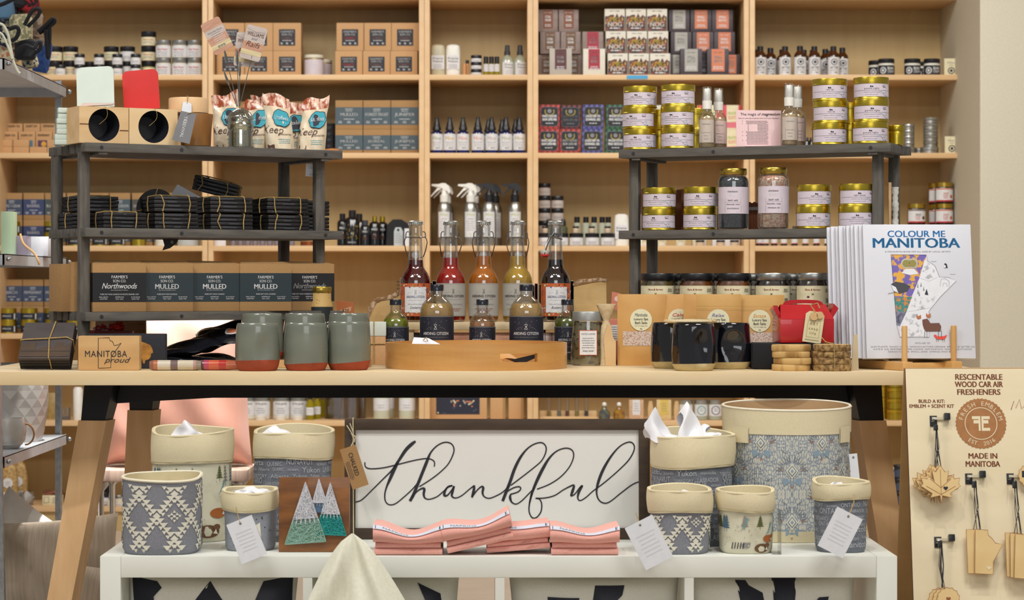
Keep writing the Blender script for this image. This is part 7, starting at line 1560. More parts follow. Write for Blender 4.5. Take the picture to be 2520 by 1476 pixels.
def fabric(r, h, cuff, body, seed=0, lining=CANVAS, n=2.6, wob=.022, taper=.05, ey=1.0, deco=None, cufft=.003, sag=.014, base=None, dip=.05):
    f = surf(r, h, n, wob, seed, taper, ey, sag, dip); N = 56; out = []; top = h
    T = lambda u: (u-.5)*2*pi
    b = MB(); b.grid(lambda u, v: f(T(u), (h-cuff*.5)*v if cuff else h*v, 0), N, 20, body)
    b.add([f(T(i/N), 0.0) for i in range(N)], [tuple(range(N))], body); out.append(('bag_body', b))
    l = MB(); l.grid(lambda u, v: f(T(u), h*(1-v*.6), -.0035), N, 8, lining); l.grid(lambda u, v: f(T(u), h*(1-0), -.0035+v*(cufft+.0035)), N, 1, lining)
    l.add([f(T(i/N), h*.4, -.0035) for i in range(N)], [tuple(range(N))[::-1]], lining); out.append(('lining', l))
    if cuff:
        c = MB()
        c.grid(lambda u, v: f(T(u), h-cuff*v*(1+.04*sin(4*pi*u+seed)), cufft*(1+.8*sin(pi*v))+.0008*sin(40*u+seed)), N, 8, lining)
        c.grid(lambda u, v: f(T(u), h-cuff*(1+.04*sin(4*pi*u+seed)), cufft*(1-v)), N, 1, lining)
        c.tube([f(T(i/N), h-.0005, cufft*.5) for i in range(N)], .0022, lining, 6, True); c.tube([f(T(i/N), h-cuff*(1+.04*sin(4*pi*(i/N)+seed))+.004, cufft+.0012) for i in range(N)], .0005, m_('cuff_stitch', 'b9ab84'), 4, True)
        out.append(('folded_cuff', c))
    else:
        c = MB(); c.tube([f(T(i/N), h, -.0008) for i in range(N)], .0026, m_('ivory_piping', 'e6e0cc', rough=.8), 6, True); out.append(('rim_piping', c))
    if base: g = MB(); g.grid(lambda u, v: f(T(u), base*v, .0012), N, 2, CANVAS); out.append(('base_band', g))
    if deco:
        fm = lambda o: (lambda x, z: f(x/r, z, o)); g = MB(); deco(g, fm, r, h-cuff); out.append(('printed_pattern', g))
    else:
        g = MB(); g.grid(lambda u, v: f(T(u), .004*v, .0008), N, 1, m_('tan_base_binding', 'b39a62')); out.append(('base_binding', g))
    return out
GREYF = mat('slate_grey_cloth', '84868e', .9, hex2='767881', scale=350, bump=.15)
IVF = mat('ivory_print', 'dcd9cb', .9, hex2='d3d0c0', scale=200)
def aztec(P, Q):
    def d(g, fm, r, H):
        f = fm(.0012); W = pi*r*.8
        def tri(x, z, a, b):
            if .002 < z-abs(b) and z+abs(b) < H-.002 and abs(x) < W: g.add([f(x-a, z+b), f(x, z+b), f(x+a, z+b), f(x, z-b)], [(3, 2, 1), (3, 1, 0)] if b > 0 else [(0, 1, 3), (1, 2, 3)], IVF)
        def dia(x, z, a):
            if a < z < H-a and abs(x) < W: g.add([f(x-a, z), f(x, z-a), f(x+a, z), f(x, z+a)], [(0, 1, 2, 3)], IVF)
        for i in range(-5, 6):
            for j in range(-1, 5):
                for (ox, oz) in ((0, 0), (.5, .5)):
                    x, z = (i+ox)*P, (j+oz-.15)*Q; dia(x, z, P*.115)
                    for sg in (-1, 1):
                        for k in range(1, 5): t = k/5; tri(x+sg*P*.5*t, z+Q*.5*t, P*.125, P*.078)
                        for k in range(0, 4): t = (k+.5)/5; tri(x+sg*(P*.5*t+P*.13), z+Q*.5*t-P*.02, P*.07, P*.06)
                    if (i+j) % 2 and not ox:
                        cx, cz = x+P*.5, z; dia(cx, cz, P*.05)
                        for (a, b) in ((-1, 1), (1, 1), (-1, -1), (1, -1), (0, 2), (0, -2), (-2, 0), (2, 0)): tri(cx+a*P*.075, cz+b*P*.075, P*.05, P*.042*(1 if b <= 0 else -1))
    return d
SW = mat('text_print_grey_cloth', '676b74', .9, hex2='757983', scale=70, bump=.1)
def words(seed=0, ws=('QUEBEC', 'NUNAVUT', 'TERRITORY', 'manitoba', 'Alberta', 'ONTARIO', 'Yukon', 'LABRADOR', 'ocean', 'north')):
    def d(g, fm, r, H):
        rnd = random.Random(seed); f = fm(.0012); lt = m_('pale_text_print', 'b3b6bd'); z = .012
        while z < H-.008:
            x = -r*2.2+rnd.uniform(0, .03)
            while x < r*2.0:
                w = ws[rnd.randrange(len(ws))]; hh = rnd.choice((.006, .008, .011)); L = len(w)*hh*.72
                g.text(w, x+L/2, z+rnd.uniform(-.002, .002), hh, lt, f, fit=L*.9, bold=-.02); x += L+.004
            z += .0125
    return d
FOR = mat('forest_print_cloth', 'd3cfb8', .9, hex2='c0bba4', scale=26, bump=.1, p0=.5, p1=.7)
def forest(seed=0, sc=1.0):
    def d(g, fm, r, H):
        rnd = random.Random(seed); f = fm(.0011); f2 = fm(.0018)
        bl, gy, ol, tl, fx, br = [m_('fp_'+c, c) for c in ('54748c', '8c8a86', '5c6438', '6aa6a8', 'a8622c', '6b4a30')]
        for k in range(9):
            x = rnd.uniform(-r*1.5, r*1.5); z = H-.006; hh = rnd.uniform(.02, .035)*sc; c = (bl, ol, gy)[k % 3]
            for q in range(5): zz = z-hh*q/5; s_ = .003+.0012*q; g.poly([(x-s_, zz-.006), (x+s_, zz-.006), (x, zz)], c, f)
            g.bar(x-.0004, x+.0004, z-hh-.008, z, c, f)
        for k in range(int(60*sc)): x = rnd.uniform(-r*1.5, r*1.5); z = rnd.uniform(.008, H-.02); g.bar(x, x+.0012, z, z+.0018, gy, f)
        for k in range(4):
            x, z = rnd.uniform(-r*1.3, r*1.3), rnd.uniform(.02, H*.75); g.stroke([(x, z), (x+.008, z+.012), (x+.012, z+.026)], .0008, INKG, f)
            for q in range(5): g.poly([(x+.002*q+.003, z+.004*q+.004), (x+.002*q+.009, z+.004*q+.007), (x+.002*q+.005, z+.004*q+.009)], tl, f)
        for (x, z, s_, c) in ((r*.75, H*.36, .013*sc, fx), (-r*.1, H*.2, .010*sc, gy), (r*.5, H*.13, .017*sc, br)):
            g.poly([(x+s_*cos(t)*(1.2), z+s_*.75*sin(t)) for t in [2*pi*k/18 for k in range(18)]], c, f); g.poly([(x+s_*.9+s_*.4*cos(t), z+s_*.5+s_*.35*sin(t)) for t in [2*pi*k/12 for k in range(12)]], c, f2); g.poly([(x+s_*.5, z-s_*.2), (x+s_, z-s_*.3), (x+s_*.8, z+s_*.3)], IVF, f2)
        for k in range(5): x, z = -r*.6+.005*k, H*.12; g.stroke([(x, z), (x+.002, z+.012)], .0016, INK, f2)
    return d
def tissue(w, h, seed, peaks=3, d=.05):
    rnd = random.Random(seed); a = [rnd.uniform(0, 6) for _ in range(6)]
    pk = [(rnd.uniform(.15, .85), rnd.uniform(.6, 1)) for _ in range(peaks)]
    def f(u, v):
        e = max([q*max(0, 1-abs(u-c)*2.1)**.9 for c, q in pk]+[.15]); z = h*e*(1-abs(2*v-1)**1.3)
        return ((u-.5)*w+.006*sin(11*v+a[0]), (v-.5)*d+.008*sin(9*u+a[1]), z+.004*sin(17*u+a[2]+5*v)*(e))
    return MB().grid(f, 30, 14, PAPER)
def tagcard(w, h, txt=True, m=None):
    g = MB().prism([(-w/2, 0), (w/2, 0), (w/2, -h), (-w/2, -h)], 0, .0006, m or TAGW); f = plane_map(-.0005); g.disc(0, -.007, .0022, m_('eyelet', '6b6e78'), f, 10, r0=.0008)
    if txt: g.lines(0, -h*.3, w*.7, 6, h*.09, .0004, INKG, f)
    return g
# left group
put('fabric_planter', fabric(.0725, .140, 0, GREYF, 3, m_('cream_coated_lining', 'd8cba6', rough=.5), n=3.2, wob=.008, taper=.0, deco=aztec(.062, .086), dip=.05), K0(399.5, 4.335), 'grey and ivory geometric fabric planter, large, at shelf left end', 'planter', 'fabric planters and bags')
put('fabric_bag', fabric(.0755, .213, .060, FOR, 5, deco=forest(4), taper=-.02), K0(475, 4.55), 'tall ivory fabric bag with woodland print and cream cuff', 'bag', 'fabric planters and bags')
put('tissue_paper', tissue(.07, .045, 2, 2, .04), (px(455, 4.55), 4.55, KZ+.196), 'crumpled tissue sticking out of the tall woodland bag', 'tissue paper', 'tissue paper in the bags')
put('fabric_bag', fabric(.0755, .213, .052, SW, 6, deco=words(3), taper=.0), K0(722, 4.55), 'tall grey lettered fabric bag with cream cuff, left of the sign', 'bag', 'fabric planters and bags')
put('tissue_paper', tissue(.09, .03, 7, 3, .07), (px(708, 4.53), 4.53, KZ+.200), 'flat crumpled tissue on top of the left lettered bag', 'tissue paper', 'tissue paper in the bags')
def minideco(g, fm, r, H):
    f = fm(.0011); rnd = random.Random(3)
    for k in range(16): x, z = rnd.uniform(-r*1.3, r*1.3), rnd.uniform(.01, H-.006); g.poly([(x-.0015, z+.001), (x+.0015, z+.001), (x, z-.002)], INK, f)
    g.poly([(.012, .028), (.026, .024), (.024, .055), (.016, .05)], IVF, f); g.stroke([(.008, .022), (.016, .05), (.026, .024), (.03, .02)], .0006, INK, fm(.0017))
put('fabric_bag', fabric(.0495, .112, .037, mat('mist_grey_cloth', '8f939d', .9, hex2='868a94', scale=200), 8, deco=minideco), K0(615, 4.37), 'small plain grey fabric bag with cream cuff and white tag', 'bag', 'fabric planters and bags')
put('tissue_paper', tissue(.07, .014, 12, 2, .05), (px(622, 4.37), 4.37, KZ+.104), 'flat tissue in the small plain grey bag', 'tissue paper', 'tissue paper in the bags')
put('hang_tag', [('tag_card', tagcard(.050, .077)), ('string', MB().tube([(0, -.001, -.007), (.001, .004, .01), (.002, .012, .024)], .0009, TWINE, 5))], (px(588, 4.225), 4.225, pz(1279, 4.225)), 'white card tag dangling over shelf edge, left', 'tag', 'white dangling tags', tilt=(R(-2), R(-22), 0))
SW_W = woodm('walnut_stain', '8f5a26', '4a260f', (3, 1, 10), .45, .08, 4, coat=.2)
bd_ = MB().box(-.066, .066, 0, .018, 0, .139, SW_W, .001)
Yb = 4.335; kb = Yb/F
def mq(x, y): return ((280+x/2.976-774.5)*kb, (1365-(980+y/2.976))*kb+.0005)
yarn = MB(); rnd = random.Random(11)
yc = {'m': mat('mint_yarn', '7fa595', .9, hex2='95b8a8', scale=300, bump=.4), 't': mat('teal_yarn', '1f8a86', .9, hex2='2b9a94', scale=300, bump=.4), 'w': mat('white_yarn', 'd3d3d8', .9, hex2='b9bac4', scale=300, bump=.4), 'b': mat('dusk_blue_yarn', '5d7896', .9)}
def peak(apex, bl, br, col, snow=.45, y=-.001):
    out = MB(); A, B, C = mq(*apex), mq(*bl), mq(*br)
    L = lambda p, q, t: (p[0]+(q[0]-p[0])*t, p[1]+(q[1]-p[1])*t)
    def edge(t0, t1):
        e = rnd.randrange(3); t = rnd.uniform(t0, t1)
        return (L(A, B, t), L(A, C, t), L(L(A, B, t1), L(A, C, t1), rnd.random()))[e]
    out.poly([L(A, B, snow), L(A, C, snow), C, B], col, plane_map(y))
    for k in range(90): p, q = edge(snow, 1), edge(snow, 1); out.tube([(p[0], y-.0012-.001*rnd.random(), p[1]), (q[0], y-.0012-.001*rnd.random(), q[1])], .00055, col, 4)
    s_ = MB(); m = .5
    s_.poly([A]+[L(L(A, B, snow+.05), L(A, C, snow+.05), t) if int(t*12) % 2 else L(L(A, B, snow+.2), L(A, C, snow+.2), t) for t in [i/12 for i in range(13)]], yc['w'], plane_map(y-.0024))
    for k in range(110):
        p, q = edge(0.02, snow+.1), edge(.02, snow+.1); s_.tube([(p[0], y-.003-.001*rnd.random(), p[1]), (q[0], y-.003-.001*rnd.random(), q[1])], .0006, yc['w'], 4)
    return out, s_
parts = [('board', bd_)]
for nm, ap, bl_, br_, c, sn in (('dusk_peak', (1507, 612), (1440, 860), (1590, 860), yc['b'], .62), ('teal_peak', (1590, 640), (1480, 1020), (1710, 1030), yc['t'], .5), ('mint_peak', (1410, 635), (1258, 1095), (1563, 1072), yc['m'], .5)):
    a, b = peak(ap, bl_, br_, c, sn, {'dusk_peak': -.0006, 'teal_peak': -.0016, 'mint_peak': -.003}[nm]); parts.append((nm, a, [('snow_cap', b)]))
put('string_art_board', parts, (px(774.5, Yb), Yb-.02, KZ+.0004), 'walnut-stained board with three yarn mountain peaks', 'wall art', tilt=(R(-3), 0, R(4)))
# sign
SGW = mat('sign_white_paint', 'dad9d4', .6, hex2='d8d7d1', scale=8); FRW = woodm('dark_walnut_frame', '4a3826', '2e2115', (2.5, 9, 12), .6, .1, 4)
Ys = 4.53; ks = Ys/F; sx0 = px(1223.5, Ys)
def sq_(x, y): return ((840+x/3.237-1223.5)*ks, (1334-(1020+y/3.237))*ks)
W2, H2 = .300, .2355; fw = .0215
sg = [('sign_face', MB().box(-W2+fw, W2-fw, .006, .012, fw, H2-fw, SGW))]
for nm, b in (('frame_rail', (-W2, W2, 0, .02, 0, fw)), ('frame_rail', (-W2, W2, 0, .02, H2-fw, H2)), ('frame_stile', (-W2, -W2+fw, 0, .02, fw, H2-fw)), ('frame_stile', (W2-fw, W2, 0, .02, fw, H2-fw))): sg.append((nm, MB().box(*b, FRW, .0008)))
le = MB(); fs = plane_map(.0052)
ST = [
 [(185,405,8),(190,440,9),(230,457,9),(330,450,9),(440,425,9),(560,395,9),(650,378,9),(700,378,9),(735,395,9),(742,420,9),(738,440,9)],
 [(100,725,8),(160,705,9),(240,630,9),(330,540,10),(400,470,12),(450,400,20),(510,310,26),(560,260,26),(590,238,14)],
 [(450,400,22),(420,460,28),(390,530,24),(360,600,14),(345,660,11),(350,715,10),(380,743,9),(430,735,9),(500,680,9),(560,625,9),(600,580,10)],
 [(545,715,22),(570,670,24),(600,600,24),(640,500,24),(680,400,24),(710,330,14),(760,275,10),(820,247,10),(870,255,10),(895,290,10),(890,340,10),(850,420,9),(780,490,9),(700,550,9),(620,600,9)],
 [(560,690,10),(600,640,10),(640,615,14),(660,620,20),(655,660,18),(665,690,12),(700,700,9),(760,680,9),(810,640,9),(850,605,9),(880,592,12)],
 [(885,592,14),(850,600,12),(825,635,18),(820,668,20),(845,668,12),(880,625,10),(898,595,14)],
 [(898,595,14),(885,640,20),(880,675,14),(910,690,9),(960,670,9),(1020,620,9),(1060,592,14)],
 [(1060,590,12),(1055,630,22),(1040,685,16)], [(1040,685,10),(1080,630,10),(1115,600,12),(1130,610,20),(1125,650,16),(1140,680,10),(1180,692,9),(1240,670,9),(1290,640,9),(1340,590,9)],
 [(1285,715,22),(1310,650,24),(1345,560,24),(1380,460,24),(1425,370,20),(1480,300,12),(1540,260,10),(1600,250,10),(1632,285,10),(1625,340,10),(1590,400,9),(1520,460,9),(1430,530,9),(1350,590,9)],
 [(1320,640,9),(1370,610,10),(1415,600,10),(1430,615,10),(1410,640,10),(1370,655,10),(1350,662,12),(1345,690,20),(1360,725,12),(1395,738,9),(1440,710,9),(1490,660,9),(1540,610,9)],
 [(1500,730,12),(1520,650,18),(1560,550,24),(1610,450,24),(1660,370,16),(1720,315,10),(1790,293,10),(1840,310,10),(1852,360,10),(1820,440,9),(1750,520,9),(1660,580,9),(1560,620,9)],
 [(1520,650,18),(1500,730,12),(1497,800,10),(1520,845,10),(1555,845,10),(1590,800,10),(1597,740,10),(1580,700,10),(1550,692,9),(1620,690,9),(1700,670,9),(1770,625,9),(1840,590,12),(1858,590,12)],
 [(1858,590,14),(1845,630,22),(1830,675,16)], [(1830,675,12),(1860,660,9),(1900,610,12),(1920,595,16),(1895,640,20),(1885,690,12),(1905,710,9),(1950,685,9),(2000,640,9),(2040,610,9)],
 [(2040,610,9),(2100,565,9),(2200,480,9),(2290,390,10),(2335,310,10),(2330,260,10),(2290,245,10),(2220,280,10),(2150,360,16),(2090,460,22),(2050,560,22),(2035,640,14),(2050,700,11),(2090,730,10),(2140,720,9),(2230,650,9),(2310,590,9),(2370,562,9),(2420,560,8)]]
for P in ST:
    C = catmull(P, 8); le.stroke([sq_(p[0], p[1]) for p in C], [p[2]/3.237*ks for p in C], INK, fs)
sg.append(('lettering', le))
tw_ = MB().tube([(px(870, Ys)-sx0, -.0015, 0), (px(869, Ys)-sx0, -.0018, H2*.5), (px(868, Ys)-sx0, -.0015, H2), (px(868, Ys)-sx0, .01, H2+.002), (px(868, Ys)-sx0, .021, H2)], .0012, m_('cream_string', 'c9bd9a'), 6)
for q in ((-.006, .004), (.002, -.004), (-.003, .006)): tw_.tube([(px(872, Ys)-sx0, -.003, .19), (px(872, Ys)-sx0+q[0], -.006, .205+q[1]), (px(868, Ys)-sx0-.012*abs(q[0]/.006), -.004, .215+q[1]*2)], .0011, m_('cream_string', 'c9bd9a'), 5)
tw_.tube([(px(872, Ys)-sx0, -.003, .195), (px(862, Ys)-sx0, -.006, .18), (px(846, Ys)-sx0, -.004, .165)], .0011, m_('cream_string', 'c9bd9a'), 5)
sg.append(('string_tie', tw_))
put('framed_sign', sg, (sx0, Ys, KZ+.0004), 'white framed sign lettered thankful in flowing script', 'sign', tilt=(R(-2.5), 0, 0))
kt = MB().prism([(-.0165, .0), (.0165, .0), (.0165, -.082), (-.0165, -.082)], 0, .0008, KRAFT_D); kt.T = Matrix.Rotation(R(90), 4, 'Y'); kt.text('CHALKED', .035, -.003, .0085, INK, plane_map(-.0006), fit=.046); kt.lines(.045, -.007, .04, 3, .003, .0009, INK, plane_map(-.0006))
put('kraft_tag', kt, (px(856, Ys-.02), Ys-.024, pz(1098, Ys)), 'kraft card tag tied to left corner of the thankful sign', 'tag', tilt=(0, R(-18), 0))
# napkins
NAP = mat('coral_pink_cloth', 'eaaca0', .85, hex2='e6a497', scale=250, bump=.15, sheen=.2); NAPL = m_('rust_line_print', 'a86a58'); NCR = m_('cream_edge_stitch', 'e0c4a4')
def napkin(seed, w=.132, d=.10, h=.05):
    rnd = random.Random(seed); a = [rnd.uniform(-1, 1) for _ in range(4)]; g = MB()
    def topz(u): return 1+.12*a[0]*sin(pi*u)-.22*sin(pi*u)**2*(1 if a[1] > -2 else 0)+.05*sin(6*u+a[2])
    def layer(z0, z1, x0, x1, yf, fold=True):
        N = 16
        def f(u, v):
            t = v*pi; yy = yf-(z1-z0)*.55*sin(t) if fold else yf; z = z0+(z1-z0)*(1-cos(t))/2
            k = topz(u) if z0 > h*.3 else 1; return (x0+(x1-x0)*u, yy, z*(k*(z/h)+(1-z/h)))
        g.grid(lambda u, v: f(u, v), N, 8, NAP)
        g.grid(lambda u, v: (f(u, 1)[0], yf+(d-.0)*v, f(u, 1)[2]), N, 6, NAP); g.grid(lambda u, v: (f(u, 0)[0], yf+d*(1-v), f(u, 0)[2]), N, 3, NAP)
        for q in (0, 1): P = [f(q, v/8) for v in range(9)]; g.add(P+[(P[0][0], yf+d, z0), (P[-1][0], yf+d, P[-1][2])], [tuple([8, 7, 6, 5, 4, 3, 2, 1, 0, 9, 10][::(1 if q else -1)])], NAP)
        return f
    layer(0, h*.22, -w/2+.002, w/2-.002, 0); layer(h*.225, h*.42, -w/2+.004, w/2-.005, .001); f = layer(h*.425, h, -w/2, w/2, .0005)
    p = MB()
    for k in range(3):
        x = rnd.uniform(-.04, .04)
        for o in (0, .003): p.stroke([(x+o, h*.06), (x+o+.012, h*.18)], .0004, NAPL, plane_map(-.0062)); p.stroke([(x+o, h*.36), (x+o-.012, h*.27)], .0004, NAPL, plane_map(-.0042))
    p.tube([(w/2-.014, -.006, h*.04), (w/2-.013, -.0068, h*.11), (w/2-.014, -.005, h*.2)], .0007, NCR, 4)
    bnd = MB()
    def bf(u, v): q = f(u, .70+.22*v); return (q[0], q[1]-.0016, q[2]+.0012)
    bnd.grid(bf, 16, 3, m_('white_paper_band', 'cfd3e2')); bt = MB(); ff = lambda x, z: bf(min(1, max(0, x/w+.5)), min(1.3, max(-.2, z)));
    bt.T = Matrix.Translation((0, -.0006, .0003)); bt.text('NAPKINS', -w*.18, .25, .5, INKG, ff, fit=w*.36)
    bt.bar(w*.44, w*.455, .1, .9, INK, ff).bar(w*.465, w*.47, .1, .9, INK, ff).bar(-w*.47, -w*.46, .1, .9, INK, ff)
    return [('folded_cloth', g), ('printed_lines', p), ('paper_band', bnd, [('band_lettering', bt)])]
for i, (x, Y_, ty, w, dz, lab) in enumerate([(1005, 4.27, 0, .130, 0, 'coral pink folded napkin set with paper band, leftmost, separate'), (1276, 4.285, R(-5), .122, .001, 'coral pink napkin set, third from left, under the leaning one'), (1439, 4.27, 0, .128, 0, 'coral pink folded napkin set, rightmost'), (1184, 4.268, R(-13), .129, .003, 'coral pink napkin set tilted up onto its right neighbour')]):
    dz = {0: 0, 1: .006, 2: 0, 3: .0165}[i]
    put('napkin_set', napkin(i+1, w, .10, .054 if i != 1 else .048), K0(x, Y_, dz), lab, 'napkins', 'coral pink napkin sets', tilt=(0, ty, 0))
# right group
def damask_mat():
    if 'damask' in MATS: return MATS['damask']
    m, nt, b = nodes_of('damask_print_cloth'); tc = nt.nodes.new('ShaderNodeTexCoord'); sp = nt.nodes.new('ShaderNodeSeparateXYZ'); nt.links.new(tc.outputs['Object'], sp.inputs[0])
    def mth(op, a, b_=None, v=None):
        n = nt.nodes.new('ShaderNodeMath'); n.operation = op; nt.links.new(a, n.inputs[0])
        if b_ is not None: nt.links.new(b_, n.inputs[1])
        if v is not None: n.inputs[1].default_value = v
        return n.outputs[0]
    at = mth('ARCTAN2', sp.outputs[0], mth('MULTIPLY', sp.outputs[1], v=-1)); x = mth('MULTIPLY', at, v=.128)
    tri = nt.nodes.new('ShaderNodeMath'); tri.operation = 'PINGPONG'; nt.links.new(x, tri.inputs[0]); tri.inputs[1].default_value = .0305
    cz = nt.nodes.new('ShaderNodeMath'); cz.operation = 'PINGPONG'; nt.links.new(sp.outputs[2], cz.inputs[0]); cz.inputs[1].default_value = .094
    cb = nt.nodes.new('ShaderNodeCombineXYZ'); nt.links.new(tri.outputs[0], cb.inputs[0]); nt.links.new(cz.outputs[0], cb.inputs[2])
    v = nt.nodes.new('ShaderNodeTexVoronoi'); v.inputs['Scale'].default_value = 95; v.feature = 'DISTANCE_TO_EDGE'; nt.links.new(cb.outputs[0], v.inputs['Vector'])
    w_ = nt.nodes.new('ShaderNodeTexWave'); w_.inputs['Scale'].default_value = 70; w_.inputs['Distortion'].default_value = 9; w_.inputs['Detail'].default_value = 3; nt.links.new(cb.outputs[0], w_.inputs['Vector'])
    mx = mth('MULTIPLY', v.outputs['Distance'], w_.outputs['Fac'])
    rp = ramp(nt, [(.0, lin('7d8795')), (.028, lin('98a0aa')), (.05, lin('d0cdbe')), (.5, lin('d6d3c3'))]); nt.links.new(mx, rp.inputs[0]); nt.links.new(rp.outputs[0], b.inputs['Base Color']); setin(b, 'Roughness', .9)
    MATS['damask'] = m; return m
def basketdeco(g, fm, r, H):
    f = fm(.0012); f2 = fm(.0018); bl = m_('dm_blue', '8b9fb0'); ru = m_('dm_rust', 'b06a50'); sl = m_('dm_slate', '727c8a')
    for i in range(-4, 5):
        cx = i*.061; odd = i % 2
        if abs(cx) > r*1.6: continue
        for zc in ((.065, .175) if odd else (.02, .12)):
            for s_, c, ff in ((.015, IVF, f), (.011, sl, f2), (.0085, IVF, fm(.0023)), (.004, bl, fm(.0028))): g.poly([(cx-s_*.8, zc), (cx, zc-s_), (cx+s_*.8, zc), (cx, zc+s_)], c, ff)
            for q in range(-8, 9):
                if q == 0: continue
                a = pi/2+q*.19; g.stroke([(cx+.018*cos(a), zc+.018*sin(a)), (cx+.031*cos(a), zc+.033*sin(a))], .0011, sl, f)
            for q in (-1, 1): g.poly([(cx+q*.004, zc-.022), (cx+q*.016, zc-.03), (cx+q*.02, zc-.016), (cx+q*.01, zc-.014)], bl, f); g.stroke([(cx+q*.018, zc+.0), (cx+q*.026, zc+.006)], .0014, ru, f); g.stroke([(cx+q*.01, zc+.035), (cx+q*.02, zc+.04)], .0012, sl, f)
            g.poly([(cx-.0025, zc-.03), (cx+.0025, zc-.03), (cx, zc-.036)], ru, f); g.poly([(cx-.004, zc-.02), (cx+.004, zc-.02), (cx, zc-.032)], bl, f)
bk_ = fabric(.1255, .262, 0, damask_mat(), 21, m_('tan_cotton_lining', 'bb9a72', rough=.9), n=2.15, wob=.004, taper=.035, ey=.70, sag=.002, base=.022, deco=None, dip=.05)
fB = surf(.1255, .262, 2.15, .004, 21, .035, .70, .002, .05); T_ = lambda u: (u-.5)*2*pi
cf = MB().grid(lambda u, v: fB(T_(u), .262-.050*v, .0015), 60, 3, CANVAS); pt = MB(); basketdeco(pt, lambda o: (lambda x, z: fB(x/.1255, z+.02, o)), .1255, .2)
hns = []
for th in (-.83, .98):
    hn = MB(); hns.append(('side_tab', hn)); hn.grid(lambda u, v: fB(th+(u-.5)*.30, .226-.032*v, .0055), 6, 3, CANVAS).grid(lambda u, v: fB(th+(u-.5)*.30, .226-.032*(1-v), .0025), 6, 3, CANVAS)
put('fabric_basket', bk_+[('wide_band', cf), ('printed_motifs', pt)]+hns, K0(1935, 4.548), 'large cream-banded basket with slate damask print', 'basket')
put('fabric_bag', fabric(.0765, .212, .062, SW, 15, deco=words(9), taper=.0, wob=.02, sag=.012), K0(1703, 4.475), 'tall grey lettered fabric bag stuffed with white tissue, right of sign', 'bag', 'fabric planters and bags')
tp = MB(); 
for (x, z, s_, sd) in ((-.040, 0, .066, 3), (.024, 0, .098, 5), (.004, 0, .05, 8)):
    tp.T = Matrix.Translation((x, 0, z)); tp.add(*(lambda q: (q.v, q.f))(tissue(.075, s_, sd, 1, .055)), PAPER)
put('tissue_paper', tp, (px(1690, 4.46), 4.46, KZ+.200), 'tall white tissue peaks rising from the right lettered bag', 'tissue paper', 'tissue paper in the bags')
put('fabric_bag', fabric(.0565, .118, .042, GREYF, 17, deco=aztec(.052, .07), wob=.018, sag=.012), K0(1673, 4.325), 'small grey geometric fabric bag with cream cuff and dangling tag', 'bag', 'fabric planters and bags')
put('tissue_paper', tissue(.05, .02, 22, 2, .04), (px(1680, 4.325), 4.325, KZ+.10), 'scrap of tissue inside the small geometric bag', 'tissue paper', 'tissue paper in the bags')
put('fabric_bag', fabric(.0515, .115, .037, FOR, 19, deco=forest(8, .7), wob=.015, sag=.008), K0(1835, 4.33), 'small ivory woodland print bag with cream cuff', 'bag', 'fabric planters and bags')
put('fabric_bag', fabric(.0495, .130, .032, SW, 23, deco=words(5), wob=.014, taper=.06), K0(2069, 4.345), 'small grey lettered fabric bag at the right end', 'bag', 'fabric planters and bags')
put('tissue_paper', tissue(.04, .02, 25, 2, .03), (px(2070, 4.345), 4.345, KZ+.112), 'scrap of tissue inside the small right lettered bag', 'tissue paper', 'tissue paper in the bags')
put('acrylic_stand', MB().box(-.001, .001, -.045, 0, 0, .082, CLEARP).box(-.015, .001, -.045, 0, 0, .002, CLEARP), K0(1914, 4.32), 'clear acrylic card stand edge-on beside the woodland bag', 'stand')
put('hang_tag', [('tag_card', tagcard(.056, .086)), ('string', MB().tube([(0, -.001, -.007), (.004, .02, .014)], .0009, TWINE, 5))], (px(1571, 4.225), 4.225, pz(1283, 4.225)), 'white card tag dangling from the small geometric bag', 'tag', 'white dangling tags', tilt=(0, R(-27), 0))
put('hang_tag', [('tag_card', tagcard(.052, .080)), ('string', MB().tube([(0, -.001, -.006), (.001, .02, .02), (-.002, .04, .034)], .0009, TWINE, 5))], (px(2092, 4.225), 4.225, pz(1262, 4.225)), 'white card tag dangling from the small right lettered bag', 'tag', 'white dangling tags', tilt=(0, R(27), 0))
put('hang_tag', tagcard(.016, .056, False), (px(2092, 4.5), 4.465, pz(1113, 4.5)), 'white tag hanging at the side of the large damask basket', 'tag', tilt=(0, R(-6), R(-20)))
